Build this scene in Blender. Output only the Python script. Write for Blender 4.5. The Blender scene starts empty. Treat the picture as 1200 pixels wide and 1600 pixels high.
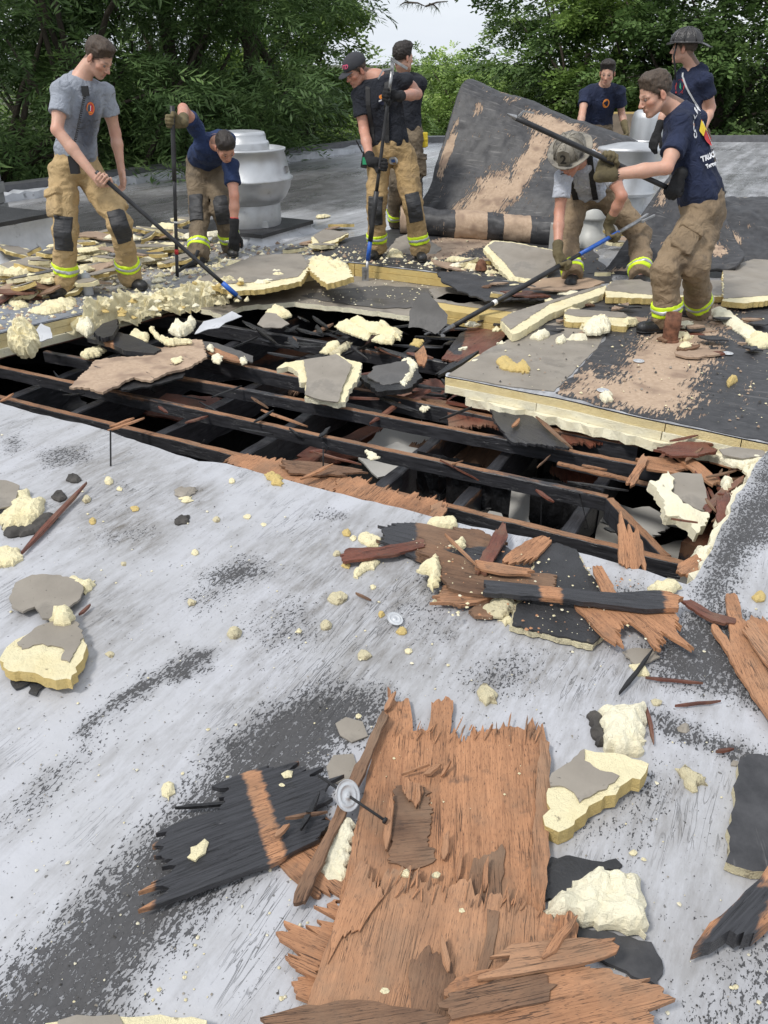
import bpy, bmesh, math, random, colorsys
import numpy as np
from mathutils import Vector, Matrix
from mathutils.geometry import delaunay_2d_cdt
random.seed(7)
rng = np.random.default_rng(11)
scene = bpy.context.scene
COL = scene.collection
# ---------------------------------------------------------------- camera
EYE = 1.65
FPX = 1295.0                       # focal length in pixels of a 1200x1600 frame
PITCH = math.atan(710 / FPX)
cam_d = bpy.data.cameras.new("camera")
cam_d.sensor_fit = 'AUTO'
cam_d.sensor_width = 36
cam_d.lens = 36 * FPX / 1600
cam_d.clip_start = 0.05
cam_d.clip_end = 2000
cam = bpy.data.objects.new("camera", cam_d)
cam.location = (0, 0, EYE)
cam.rotation_euler = (math.pi / 2 - PITCH, 0, 0)
COL.objects.link(cam)
scene.camera = cam
# ---------------------------------------------------------------- sky and sun
SUN_EL, SUN_AZ = math.radians(56), math.radians(-128)      # azimuth from +y towards +x
world = bpy.data.worlds.new("World")
scene.world = world
world.use_nodes = True
wn = world.node_tree
wn.nodes.clear()
w_out = wn.nodes.new('ShaderNodeOutputWorld')
w_bg = wn.nodes.new('ShaderNodeBackground')
w_sky = wn.nodes.new('ShaderNodeTexSky')
w_sky.sky_type = 'NISHITA'
w_sky.sun_disc = False
w_sky.sun_elevation = SUN_EL
w_sky.sun_rotation = SUN_AZ
w_sky.air_density = 1.2
w_sky.dust_density = 2.0
w_tc = wn.nodes.new('ShaderNodeTexCoord')
w_n = wn.nodes.new('ShaderNodeTexNoise')
w_n.inputs['Scale'].default_value = 2.2
w_n.inputs['Detail'].default_value = 6
w_map = wn.nodes.new('ShaderNodeMapping')
w_map.inputs['Scale'].default_value = (1, 1, 4)
w_ramp = wn.nodes.new('ShaderNodeValToRGB')
w_ramp.color_ramp.elements[0].position = 0.3
w_ramp.color_ramp.elements[0].color = (6.0, 6.5, 7.2, 1)
w_ramp.color_ramp.elements[1].position = 0.7
w_ramp.color_ramp.elements[1].color = (8.3, 8.6, 9.1, 1)
w_mix = wn.nodes.new('ShaderNodeMix')
w_mix.data_type = 'RGBA'
w_mix.inputs[0].default_value = 0.88
w_bg.inputs['Strength'].default_value = 0.078
wn.links.new(w_tc.outputs['Generated'], w_map.inputs['Vector'])
wn.links.new(w_map.outputs['Vector'], w_n.inputs['Vector'])
wn.links.new(w_n.outputs['Fac'], w_ramp.inputs['Fac'])
wn.links.new(w_sky.outputs['Color'], w_mix.inputs[6])
wn.links.new(w_ramp.outputs['Color'], w_mix.inputs[7])
wn.links.new(w_mix.outputs[2], w_bg.inputs['Color'])
wn.links.new(w_bg.outputs['Background'], w_out.inputs['Surface'])
sun_d = bpy.data.lights.new("sun", 'SUN')
sun_d.energy = 1.5
sun_d.angle = math.radians(10)
sun_d.color = (1.0, 0.965, 0.91)
sun = bpy.data.objects.new("sun", sun_d)
sun.rotation_euler = (math.pi / 2 - SUN_EL, 0, -SUN_AZ + math.pi)
sun.rotation_euler = Vector((math.sin(SUN_AZ) * math.cos(SUN_EL), math.cos(SUN_AZ) * math.cos(SUN_EL), math.sin(SUN_EL))).to_track_quat('Z', 'Y').to_euler()
COL.objects.link(sun)
scene.view_settings.view_transform = 'Standard'
scene.view_settings.look = 'None'
scene.view_settings.gamma = 1
scene.view_settings.exposure = 0.8
scene.view_settings.use_curve_mapping = False
scene.cycles.max_bounces = 6
scene.cycles.use_denoising = True
# ---------------------------------------------------------------- measuring helpers
CP, SP = math.cos(PITCH), math.sin(PITCH)
def ray(px, py):
 a = (px - 600) / FPX; b = -(py - 800) / FPX
 return Vector((a, CP + b * SP, -SP + b * CP))
def P(px, py, z=0.0):
 """where the sight line through a pixel of the photo meets the level z"""
 d = ray(px, py); t = (z - EYE) / d.z
 return Vector((d.x * t, d.y * t, z))
def W(px, py, Y):
 """where the sight line meets the vertical plane y = Y"""
 d = ray(px, py); t = Y / d.y
 return Vector((d.x * t, Y, EYE + d.z * t))
def on_plane(px, py, o, n):
 d = ray(px, py); c = Vector((0, 0, EYE))
 t = (o - c).dot(n) / d.dot(n)
 return c + d * t
# ---------------------------------------------------------------- object helpers
def tag(o, label=None, cat=None, group=None, kind=None):
 if label: o['label'] = label
 if cat: o['category'] = cat
 if group: o['group'] = group
 if kind: o['kind'] = kind
 return o
def link(o, parent=None):
 COL.objects.link(o)
 if parent is not None:
  o.parent = parent
  o.matrix_parent_inverse = Matrix.Identity(4)
 return o
def empty(name, loc, label=None, cat=None, group=None, rz=0):
 o = bpy.data.objects.new(name, None)
 o.location = loc; o.rotation_euler = (0, 0, rz)
 o.empty_display_size = 0.1
 link(o)
 return tag(o, label, cat, group)
def mesh_obj(name, V, F, mats, parent=None, smooth=False, mi=None, attrs=None, loc=None):
 me = bpy.data.meshes.new(name)
 V = np.asarray(V, dtype=np.float32).reshape(-1, 3)
 if parent is not None and loc is None:
  off = np.array(world_loc(parent), dtype=np.float32)
  V = V - off
 elif loc is not None:
  V = V - np.array(loc, dtype=np.float32)
 if isinstance(F, np.ndarray):
  n, k = F.shape
  me.vertices.add(len(V)); me.vertices.foreach_set('co', V.ravel())
  me.loops.add(n * k); me.loops.foreach_set('vertex_index', F.astype(np.int32).ravel())
  me.polygons.add(n)
  me.polygons.foreach_set('loop_start', np.arange(0, n * k, k, dtype=np.int32))
  me.polygons.foreach_set('loop_total', np.full(n, k, dtype=np.int32))
  me.update(calc_edges=True)
 else:
  me.from_pydata(V.tolist(), [], F)
 if not isinstance(mats, (list, tuple)): mats = [mats]
 for m in mats: me.materials.append(m)
 if mi is not None: me.polygons.foreach_set('material_index', np.asarray(mi, dtype=np.int32))
 if smooth: me.polygons.foreach_set('use_smooth', np.ones(len(me.polygons), dtype=bool))
 if attrs:
  for k, a in attrs.items():
   a = np.asarray(a, dtype=np.float32)
   if a.ndim == 1:
    t = me.attributes.new(k, 'FLOAT', 'POINT'); t.data.foreach_set('value', a)
   else:
    t = me.attributes.new(k, 'FLOAT_VECTOR', 'POINT'); t.data.foreach_set('vector', a.ravel())
 me.validate()
 me.update()
 o = bpy.data.objects.new(name, me)
 if loc is not None and parent is None: o.location = loc
 elif loc is not None: o.location = Vector(loc) - world_loc(parent)
 return link(o, parent)
def world_loc(o):
 v = Vector(o.location)
 while o.parent is not None:
  o = o.parent; v = v + o.location
 return v
class MB:
 """collects simple solids into one mesh, in world space"""
 def __init__(s): s.V = []; s.F = []; s.M = []
 def add(s, V, F, m=0):
  b = len(s.V); s.V += [tuple(v) for v in V]
  s.F += [tuple(i + b for i in f) for f in F]; s.M += [m] * len(F)
 def box(s, c, half, rot=None, m=0):
  R = rot if rot is not None else Matrix.Identity(3)
  c = Vector(c)
  V = [c + R @ Vector((sx * half[0], sy * half[1], sz * half[2])) for sx in (-1, 1) for sy in (-1, 1) for sz in (-1, 1)]
  s.add(V, [(0, 1, 3, 2), (4, 6, 7, 5), (0, 4, 5, 1), (2, 3, 7, 6), (0, 2, 6, 4), (1, 5, 7, 3)], m)
 def beam(s, a, b, w, h, m=0, up=Vector((0, 0, 1)), wob=0.0, n=1):
  """a bar from a to b, w wide, h deep, top on the line"""
  a = Vector(a); b = Vector(b); d = (b - a)
  x = d.normalized(); y = up.cross(x).normalized(); z = x.cross(y)
  V = []; F = []
  for i in range(n + 1):
   c = a + d * (i / n)
   ww = w * (1 + random.uniform(-wob, wob)); j = y * random.uniform(-wob, wob) * w * .5
   hh = h * (1 + random.uniform(-wob, wob) * .5); t = z * random.uniform(-wob, wob) * w * .3
   V += [c + j - y * ww / 2 - z * hh, c + j + y * ww / 2 - z * hh, c + j + t + y * ww / 2, c + j + t - y * ww / 2]
  for i in range(n):
   k = i * 4
   for q in range(4):
    F.append((k + q, k + 4 + q, k + 4 + (q + 1) % 4, k + (q + 1) % 4))
  F.append((0, 1, 2, 3)); F.append((n * 4 + 3, n * 4 + 2, n * 4 + 1, n * 4))
  s.add(V, F, m)
 def tube(s, pts, r, n=8, m=0, cap=True):
  pts = [Vector(p) for p in pts]
  rs = r if isinstance(r, (list, tuple)) else [r] * len(pts)
  V = []; F = []
  ref = Vector((0, 0, 1))
  for i, p in enumerate(pts):
   d = (pts[min(i + 1, len(pts) - 1)] - pts[max(i - 1, 0)]).normalized()
   if abs(d.dot(ref)) > .95: ref = Vector((1, 0, 0))
   u = d.cross(ref).normalized(); v = d.cross(u)
   for k in range(n):
    a = 2 * math.pi * k / n
    V.append(p + (u * math.cos(a) + v * math.sin(a)) * rs[i])
  for i in range(len(pts) - 1):
   for k in range(n):
    F.append((i * n + k, i * n + (k + 1) % n, (i + 1) * n + (k + 1) % n, (i + 1) * n + k))
  if cap:
   F.append(tuple(range(n - 1, -1, -1))); F.append(tuple((len(pts) - 1) * n + k for k in range(n)))
  s.add(V, F, m)
 def lathe(s, c, prof, n=40, m=0, axis=None):
  c = Vector(c); V = []; F = []
  R = axis if axis is not None else Matrix.Identity(3)
  for (r, z) in prof:
   for k in range(n):
    a = 2 * math.pi * k / n
    V.append(c + R @ Vector((r * math.cos(a), r * math.sin(a), z)))
  for i in range(len(prof) - 1):
   for k in range(n):
    F.append((i * n + k, i * n + (k + 1) % n, (i + 1) * n + (k + 1) % n, (i + 1) * n + k))
  s.add(V, F, m)
 def obj(s, name, mats, parent=None, smooth=False, loc=None, attrs=None):
  if parent is None and loc is None:
   A = np.array([tuple(v) for v in s.V]); loc = ((A[:, 0].min() + A[:, 0].max()) / 2, (A[:, 1].min() + A[:, 1].max()) / 2, A[:, 2].min())
  o = mesh_obj(name, np.array([tuple(v) for v in s.V]), s.F, mats, parent, smooth, s.M, attrs, loc=loc)
  return o
# ---------------------------------------------------------------- value noise in numpy
_perm = np.random.default_rng(5).random((64, 64, 64)).astype(np.float32)
def vnoise(X, s=1.0, seed=0):
 X = np.asarray(X, dtype=np.float32) * s + seed * 7.31
 i = np.floor(X).astype(int); f = X - i; f = f * f * (3 - 2 * f)
 r = 0
 for dx in (0, 1):
  for dy in (0, 1):
   for dz in (0, 1):
    w = (f[..., 0] if dx else 1 - f[..., 0]) * (f[..., 1] if dy else 1 - f[..., 1]) * (f[..., 2] if dz else 1 - f[..., 2])
    r = r + w * _perm[(i[..., 0] + dx) & 63, (i[..., 1] + dy) & 63, (i[..., 2] + dz) & 63]
 return r * 2 - 1
def fbm(X, s=1.0, seed=0, o=3):
 r = 0; a = 1; t = 0
 for k in range(o):
  r = r + a * vnoise(X, s * 2 ** k, seed + k); t += a; a *= .5
 return r / t
# ---------------------------------------------------------------- materials
class NT:
 def __init__(s, name):
  s.m = bpy.data.materials.new(name); s.m.use_nodes = True
  s.t = s.m.node_tree; s.t.nodes.clear()
  s.out = s.t.nodes.new('ShaderNodeOutputMaterial')
  s.b = s.t.nodes.new('ShaderNodeBsdfPrincipled')
  s.t.links.new(s.b.outputs[0], s.out.inputs[0])
 def n(s, typ, **kw):
  nd = s.t.nodes.new(typ)
  for k, v in kw.items(): setattr(nd, k, v)
  return nd
 def l(s, a, b): s.t.links.new(a, b)
 def coord(s, attr=None, scale=(1, 1, 1), obj=True):
  if attr:
   a = s.n('ShaderNodeAttribute'); a.attribute_name = attr; src = a.outputs['Vector']
  else:
   src = s.n('ShaderNodeTexCoord').outputs['Object']
  mp = s.n('ShaderNodeMapping'); mp.inputs['Scale'].default_value = scale
  s.l(src, mp.inputs['Vector']); return mp.outputs['Vector']
 def noise(s, vec, scale=5, detail=4, rough=.55, dist=0):
  nd = s.n('ShaderNodeTexNoise'); nd.inputs['Scale'].default_value = scale
  nd.inputs['Detail'].default_value = detail; nd.inputs['Roughness'].default_value = rough
  nd.inputs['Distortion'].default_value = dist
  s.l(vec, nd.inputs['Vector']); return nd.outputs['Fac']
 def ramp(s, fac, stops):
  r = s.n('ShaderNodeValToRGB'); e = r.color_ramp.elements
  while len(e) < len(stops): e.new(.5)
  for k, (p, c) in enumerate(stops):
   e[k].position = p
   e[k].color = (c, c, c, 1) if not isinstance(c, (tuple, list)) else (*c[:3], 1)
  s.l(fac, r.inputs['Fac']); return r.outputs['Color']
 def mix(s, fac, a, b, mode='MIX'):
  m = s.n('ShaderNodeMix', data_type='RGBA', blend_type=mode)
  for sock, v in ((m.inputs[0], fac), (m.inputs[6], a), (m.inputs[7], b)):
   if isinstance(v, (int, float)): sock.default_value = v
   elif isinstance(v, (tuple, list)): sock.default_value = (*v[:3], 1)
   else: s.l(v, sock)
  return m.outputs[2]
 def math(s, op, a, b=0.0, clamp=False):
  m = s.n('ShaderNodeMath', operation=op, use_clamp=clamp)
  for sock, v in ((m.inputs[0], a), (m.inputs[1], b)):
   if isinstance(v, (int, float)): sock.default_value = v
   else: s.l(v, sock)
  return m.outputs[0]
 def attr(s, name):
  a = s.n('ShaderNodeAttribute'); a.attribute_name = name; return a.outputs['Fac']
 def col(s, c):
  if isinstance(c, (tuple, list)): s.b.inputs['Base Color'].default_value = (*c[:3], 1)
  else: s.l(c, s.b.inputs['Base Color'])
 def rough(s, v):
  if isinstance(v, (int, float)): s.b.inputs['Roughness'].default_value = v
  else: s.l(v, s.b.inputs['Roughness'])
 def bump(s, h, dist=.01, strength=1.0):
  b = s.n('ShaderNodeBump'); b.inputs['Distance'].default_value = dist; b.inputs['Strength'].default_value = strength
  s.l(h, b.inputs['Height']); s.l(b.outputs[0], s.b.inputs['Normal'])
def simple(name, c, rough=.7, metal=0, nscale=8, namp=.25, bump=0, bscale=60, detail=4, dirt=None):
 t = NT(name); v = t.coord()
 f = t.noise(v, nscale, detail)
 lo = tuple(x * (1 - namp) for x in c); hi = tuple(min(1, x * (1 + namp)) for x in c)
 cc = t.ramp(f, [(.3, lo), (.7, hi)])
 if dirt:
  g = t.noise(v, dirt[1], 6, .65)
  cc = t.mix(t.ramp(g, [(dirt[2], 0), (dirt[2] + .12, 1)]), cc, dirt[0])
 t.col(cc); t.rough(rough); t.b.inputs['Metallic'].default_value = metal
 if bump: t.bump(t.noise(v, bscale, 5, .6), bump)
 return t.m
def wood_mat(name, light, dark, fleck, rough=.78, charc=(.016, .016, .018)):
 t = NT(name)
 g3 = t.coord('gc', (1, 1, 1)); g = t.coord('gc', (7, 150, 60))
 f = t.noise(g, 1, 6, .65, .3)
 hi = tuple(min(1, x * 1.28) for x in light)
 c = t.ramp(f, [(.28, dark), (.46, light), (.72, hi)])
 c = t.mix(t.ramp(t.noise(t.coord('gc', (1.6, 14, 6)), 1, 5, .6), [(.42, 0), (.66, .55)]), c, tuple(x * .58 for x in light))
 fib = t.noise(t.coord('gc', (26, 900, 300)), 1, 2, .5)
 c = t.mix(t.ramp(fib, [(.3, .45), (.5, 0)]), c, dark)
 c = t.mix(t.ramp(fib, [(.56, 0), (.72, .5)]), c, hi)
 fl = t.noise(t.coord('gc', (55, 520, 200)), 1, 2, .5)
 c = t.mix(t.ramp(fl, [(.61, 0), (.66, .85)]), c, fleck)
 c = t.mix(t.ramp(t.noise(g3, 13, 5, .65), [(.60, 0), (.70, .55)]), c, (.07, .05, .04))
 crk = t.noise(t.coord('gc', (2.2, 60, 30)), 1, 3, .6, .5)
 crl = t.ramp(crk, [(.488, 0), (.496, .85), (.504, .85), (.512, 0)])
 crl = t.math('MULTIPLY', crl, t.ramp(t.noise(g3, 6, 3), [(.45, 0), (.58, 1)]))
 c = t.mix(crl, c, fleck)
 wet = t.noise(g3, 2.6, 6, .62)
 c = t.mix(t.ramp(wet, [(.52, 0), (.66, .6)]), c, tuple(x * .6 for x in dark))
 c = t.mix(t.ramp(t.noise(g3, 4.7, 6, .65), [(.50, 0), (.66, .55)]), c, (.18, .115, .072))
 c = t.mix(t.ramp(t.noise(g3, 1.7, 5, .6), [(.5, 0), (.7, .4)]), c, (.34, .24, .16))
 ch = t.math('ADD', t.attr('char'), t.math('MULTIPLY', t.math('SUBTRACT', t.noise(t.coord('gc', (14, 60, 40)), 1, 5, .65), .5), .75))
 chm = t.ramp(ch, [(.40, 0), (.60, 1)])
 cn = t.ramp(t.noise(g, 1, 3), [(.3, charc), (.7, tuple(x * 2.8 for x in charc))])
 c = t.mix(chm, c, cn)
 t.col(c); t.rough(t.ramp(chm, [(0, rough), (1, .36)]))
 h = t.math('ADD', t.math('MULTIPLY', f, 1.2), t.math('ADD', t.math('MULTIPLY', fib, .4), t.math('MULTIPLY', crl, -1.2)))
 t.bump(h, .0018)
 return t.m
M = {}
M['ply'] = wood_mat('plywood_veneer', (.405, .20, .10), (.225, .10, .05), (.05, .024, .016))
M['ply_dark'] = wood_mat('weathered_plywood', (.20, .11, .062), (.10, .052, .032), (.03, .018, .014))
M['ply_red'] = wood_mat('wet_red_plywood', (.16, .052, .03), (.07, .02, .014), (.02, .01, .008), .5)
M['joist'] = wood_mat('scorched_lumber', (.30, .15, .075), (.13, .06, .035), (.03, .015, .01))
M['beam_red'] = wood_mat('wet_brown_lumber', (.16, .06, .035), (.07, .024, .015), (.02, .01, .008), .45)
def foam_mat(name, c, dirtamt=.66):
 t = NT(name); v = t.coord()
 f = t.noise(v, 9, 5)
 cc = t.ramp(f, [(.3, tuple(x * .86 for x in c)), (.7, c)])
 d = t.noise(v, 26, 6, .7)
 cc = t.mix(t.ramp(d, [(dirtamt, 0), (dirtamt + .06, .75)]), cc, (.16, .13, .09))
 cc = t.mix(t.ramp(t.noise(v, 5, 4), [(.52, 0), (.7, .35)]), cc, (c[0] * .72, c[1] * .62, c[2] * .4))
 t.col(cc); t.rough(.9)
 h = t.math('ADD', t.noise(v, 70, 7, .72), t.math('MULTIPLY', t.noise(v, 300, 3), .4))
 t.bump(h, .009)
 return t.m
M['foam'] = foam_mat('cream_foam', (.88, .79, .51), .63)
M['foam_pale'] = foam_mat('pale_foam', (.92, .86, .65), .645)
M['foam_dirty'] = foam_mat('dirty_foam', (.66, .59, .39), .54)
M['foam_yellow'] = foam_mat('aged_yellow_foam', (.66, .50, .20), .7)
M['foam_layer'] = foam_mat('board_edge_foam', (.80, .66, .36), .74)
def facer_mat(name, c, tan=None):
 t = NT(name); v = t.coord()
 cc = t.ramp(t.noise(v, 4, 5), [(.3, tuple(x * .8 for x in c)), (.7, tuple(x * 1.15 for x in c))])
 cc = t.mix(t.ramp(t.noise(v, 60, 3, .6), [(.68, 0), (.74, .7)]), cc, (.05, .045, .04))
 cc = t.mix(t.ramp(t.noise(v, 3.1, 6, .6), [(.55, 0), (.62, .45)]), cc, tuple(x * .45 for x in c))
 t.col(cc); t.rough(t.ramp(t.noise(v, 2.5, 4), [(.4, .75), (.65, .38)])); t.bump(t.noise(v, 40, 4), .002)
 return t.m
M['facer'] = facer_mat('grey_facer', (.265, .235, .195))
M['facer_dark'] = facer_mat('dark_facer', (.10, .095, .09))
M['tar'] = simple('black_tar_sheet', (.028, .028, .03), .5, 0, 6, .5, .004, 90, dirt=((.24, .19, .14), 14, .66))
M['char'] = simple('charred_wood', (.012, .012, .013), .38, 0, 20, .6, .006, 60)
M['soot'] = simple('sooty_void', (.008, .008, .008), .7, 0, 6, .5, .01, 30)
M['crumb_dark'] = simple('dark_crumbs', (.05, .045, .04), .8, 0, 20, .5)
M['alu'] = simple('spun_aluminium', (.52, .53, .54), .42, .7, 3, .18, .001, 90, dirt=((.30, .30, .29), 5, .6))
M['alu_dull'] = simple('dull_aluminium', (.50, .51, .52), .5, .45, 5, .2, .001, 100, dirt=((.25, .25, .24), 6, .62))
M['steel'] = simple('worn_steel', (.33, .33, .33), .42, .8, 20, .4, .001, 150)
M['dark_pole'] = simple('grimy_black_pole', (.022, .022, .024), .5, 0, 12, .5, .001, 100, dirt=((.16, .14, .12), 25, .66))
M['blue'] = simple('blue_paint', (.02, .10, .42), .45, 0, 20, .3)
M['red'] = simple('red_band', (.55, .03, .03), .5)
M['white_band'] = simple('white_band', (.75, .75, .73), .5)
M['rust'] = simple('rusty_iron', (.16, .07, .04), .8, .2, 25, .6, .003, 80)
M['silver_flash'] = simple('silver_flashing', (.46, .47, .49), .6, .0, 4, .2, .004, 40, dirt=((.06, .06, .06), 6, .60))
M['drywall'] = simple('grey_drywall', (.42, .41, .385), .8, 0, 4, .12)
M['black_rubber'] = simple('black_rubber', (.014, .014, .015), .55, 0, 20, .3, .002, 60)
M['yellow_hook'] = simple('yellow_plastic', (.6, .45, .03), .5)
# ---------------------------------------------------------------- broken sheets, boards and lumps
def poly_sd(pts, poly):
 """signed distance of points (N,2) to a polygon (negative inside)"""
 pts = np.asarray(pts, dtype=np.float64); poly = np.asarray(poly, dtype=np.float64)
 d = np.full(len(pts), 1e9); ins = np.zeros(len(pts), dtype=bool)
 n = len(poly)
 for i in range(n):
  a = poly[i]; b = poly[(i + 1) % n]; e = b - a
  w = pts - a
  h = np.clip((w @ e) / max(e @ e, 1e-12), 0, 1)
  q = w - h[:, None] * e
  d = np.minimum(d, (q * q).sum(1))
  c = ((a[1] <= pts[:, 1]) & (b[1] > pts[:, 1])) | ((b[1] <= pts[:, 1]) & (a[1] > pts[:, 1]))
  xi = a[0] + (pts[:, 1] - a[1]) / (e[1] if abs(e[1]) > 1e-12 else 1e-12) * e[0]
  ins ^= c & (pts[:, 0] < xi)
 d = np.sqrt(d)
 return np.where(ins, -d, d)
def ragged(poly, rough=.01, step=.03, grain=None, teeth=0.0, R=random):
 """break up the edges of an outline: rough = ragged all round, teeth = splinters on edges that cut the grain"""
 out = []
 n = len(poly)
 for i in range(n):
  a = Vector(poly[i]); b = Vector(poly[(i + 1) % n]); d = b - a; L = d.length
  if L < 1e-6: continue
  u = d / L; nrm = Vector((u.y, -u.x))
  cross = abs(grain.x * u.y - grain.y * u.x) if grain is not None else 0
  st = step
  cut = grain is not None and cross > .35 and teeth > 0
  if cut: st = .0065 if L < 1.2 else .02
  k = max(1, int(L / st)); lv = R.random() * teeth * .5; left = 0
  for j in range(k):
   t = (j + (R.uniform(-.3, .3) if j else 0)) / k
   p = a + d * t
   if cut:
    if left <= 0: left = R.choice((1, 1, 2, 3, 5, 8)); lv = teeth * (R.random() ** 2.0 * 1.1 - .2)
    left -= 1
    m = lv + R.uniform(-1, 1) * min(.012, teeth * .22) + (teeth * R.uniform(.2, .7) if R.random() < .07 else 0)
    g = grain if grain.dot(nrm) > 0 else -grain
    if j: p = p + g * m
   elif j: p = p + nrm * R.uniform(-rough, rough)
   else: p = p + nrm * R.uniform(-rough, rough) * .4
   out.append((p.x, p.y))
 return out
def tri_fill(poly, res, R=None):
 """triangulated polygon with inner points: returns pts (N,2), tris, boundary order"""
 poly = np.asarray(poly)
 mn = poly.min(0); mx = poly.max(0)
 nx = max(1, int((mx[0] - mn[0]) / res)); ny = max(1, int((mx[1] - mn[1]) / res))
 inner = np.zeros((0, 2))
 if nx * ny > 1:
  gx, gy = np.meshgrid(mn[0] + (np.arange(nx) + .5) * res, mn[1] + (np.arange(ny) + .5) * res)
  g = np.stack([gx.ravel(), gy.ravel()], 1)
  g = g + np.random.default_rng(3).uniform(-.3, .3, g.shape) * res
  if len(g):
   sd = poly_sd(g, poly); inner = g[sd < -res * .45]
 pts = [Vector(p) for p in poly.tolist()] + [Vector(p) for p in inner.tolist()]
 nb = len(poly)
 face = [list(range(nb))]
 v, e, f, ov, oe, of = delaunay_2d_cdt(pts, [], face, 2, 1e-7)
 v = np.array([(p.x, p.y) for p in v])
 f = [t for t in f if len(t) >= 3]
 # boundary edges
 cnt = {}
 for t in f:
  for q in range(len(t)):
   a, b = t[q], t[(q + 1) % len(t)]
   cnt[(a, b)] = cnt.get((a, b), 0) + 1
 bnd = [(a, b) for (a, b) in cnt if (b, a) not in cnt]
 return v, f, bnd
def slab(name, px, z=0.0, th=.02, mats=None, parent=None, label=None, cat=None, group=None, grain=None, rough=.006, step=.03,
  teeth=0.0, res=.05, tilt=None, bump=0.0, bscale=12, lump=0.0, char=None, curl=None, seed=None, world=None, hang=0.0,
  smooth=False, attrs=None, paint=None):
 """A solid piece whose outline was measured on the photo. px: outline pixels on the plane through its middle at level z
 (z = top). tilt=(azimuth_deg, angle_deg) leans that plane. grain: angle in degrees of the wood grain on the plane.
 mats: (top, side). lump: height of a rounded rough top. char: (pixel polygon(s)) charred areas or a number."""
 seed = seed if seed is not None else (sum(ord(c) for c in name) + int(px[0][0] * 3 + px[0][1]))
 R = random.Random(seed)
 if isinstance(px[0], Vector): o = sum(px, Vector()) / len(px); cx = cy = 0
 else:
  cx = sum(p[0] for p in px) / len(px); cy = sum(p[1] for p in px) / len(px)
  o = P(cx, cy, z)
 n = Vector((0, 0, 1))
 if tilt:
  az, an = math.radians(tilt[0]), math.radians(tilt[1])
  n = Vector((math.sin(an) * math.cos(az), math.sin(an) * math.sin(az), math.cos(an)))
 ex = (Vector((1, 0, 0)) - n * n.x).normalized(); ey = n.cross(ex)
 Rm = Matrix((ex, ey, n)).transposed()
 def to2(q):
  w = (q if isinstance(q, Vector) else on_plane(q[0], q[1], o, n)) - o
  return (w.dot(ex), w.dot(ey))
 poly = [to2(q) for q in px]
 area = sum(poly[i][0] * poly[(i + 1) % len(poly)][1] - poly[(i + 1) % len(poly)][0] * poly[i][1] for i in range(len(poly)))
 if area < 0: poly = poly[::-1]
 gv = None
 if grain is not None:
  if isinstance(grain, tuple):      # two pixels along the grain
   a = to2(grain[:2]); b = to2(grain[2:]); gv = Vector((b[0] - a[0], b[1] - a[1])).normalized()
  else: gv = Vector((math.cos(math.radians(grain)), math.sin(math.radians(grain))))
 rp = ragged(poly, rough, step, gv, teeth, R)
 v, f, bnd = tri_fill(rp, res)
 N = len(v)
 X3 = np.c_[v, np.zeros(N)]
 h = np.zeros(N)
 if bump: h = h + bump * fbm(X3, bscale, seed % 50)
 sd = -poly_sd(v, rp)
 if lump:
  mxd = max(sd.max(), 1e-4)
  dome = np.clip(sd / (mxd * .45 + .002), 0, 1) ** .45
  X3[:, 2] = seed % 41 * 1.7
  h = h - th * .55 + lump * dome * (.75 + .75 * fbm(X3, bscale * .55, 3, 2)) + lump * .42 * (np.abs(fbm(X3, bscale * 1.3, 5, 3)) - .2) * (sd > .001) + lump * .10 * vnoise(X3, bscale * 4) * (sd > .001)
 if lump:
  h = h * .45 + np.round(h / .006 + vnoise(X3, 22) * .7) * .006 * .55
 if curl:                              # (azimuth, radius of bend, start) lift along a direction
  az, amt = curl; az = math.radians(az)
  s_ = v[:, 0] * math.cos(az) + v[:, 1] * math.sin(az)
  s_ = s_ - s_.min(); s_ = s_ / max(s_.max(), 1e-6)
  h = h + amt * s_ ** 2
 top = np.c_[v, h]
 edge_in = .0
 bot = np.c_[v, np.minimum(h - .002, (h if not lump else np.zeros(N)) - th)] if curl or bump else np.c_[v, np.full(N, -th)]
 if lump: bot = np.c_[v * .985, np.full(N, -th)]
 V = np.vstack([top, bot])
 F = [tuple(t) for t in f] + [tuple(i + N for i in reversed(t)) for t in f]
 F += [(b, a, a + N, b + N) for a, b in bnd]
 mi = [0] * len(f) + [1] * (len(f) + len(bnd))
 if not isinstance(mats, (list, tuple)): mats = (mats, mats)
 g = gv if gv is not None else Vector((1, 0))
 a2 = {}
 off = R.uniform(0, 40)
 gc = np.c_[v[:, 0] * g.x + v[:, 1] * g.y + off, -v[:, 0] * g.y + v[:, 1] * g.x + off]
 a2['gc'] = np.vstack([np.c_[gc, np.zeros(N)], np.c_[gc, np.full(N, -th * 3)]])
 ch = np.zeros(N)
 if char is not None:
  if isinstance(char, (int, float)): ch += char
  else:
   for cp in char:
    amt = 1.0
    pl = [to2(q) for q in cp]
    ch = np.maximum(ch, np.clip(.5 - poly_sd(v, pl) / .05, 0, 1) * amt)
 a2['char'] = np.r_[ch, ch]
 if paint:
  for key, polys in paint.items():
   m = np.zeros(N)
   for (pp, wdt, amt) in polys:
    pl = [to2(q) for q in pp]
    m = np.maximum(m, np.clip(.5 - poly_sd(v, pl) / wdt, 0, 1) * amt)
   a2[key] = np.r_[m, m]
 V = V @ np.array(Rm).T + np.array(o)
 if th > .004 and tilt is None: base = (o.x, o.y, z - th)
 else: base = tuple(o)
 ob = mesh_obj(name, V, F, mats, parent, smooth, mi, a2, loc=base)
 return tag(ob, label, cat, group)
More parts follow.
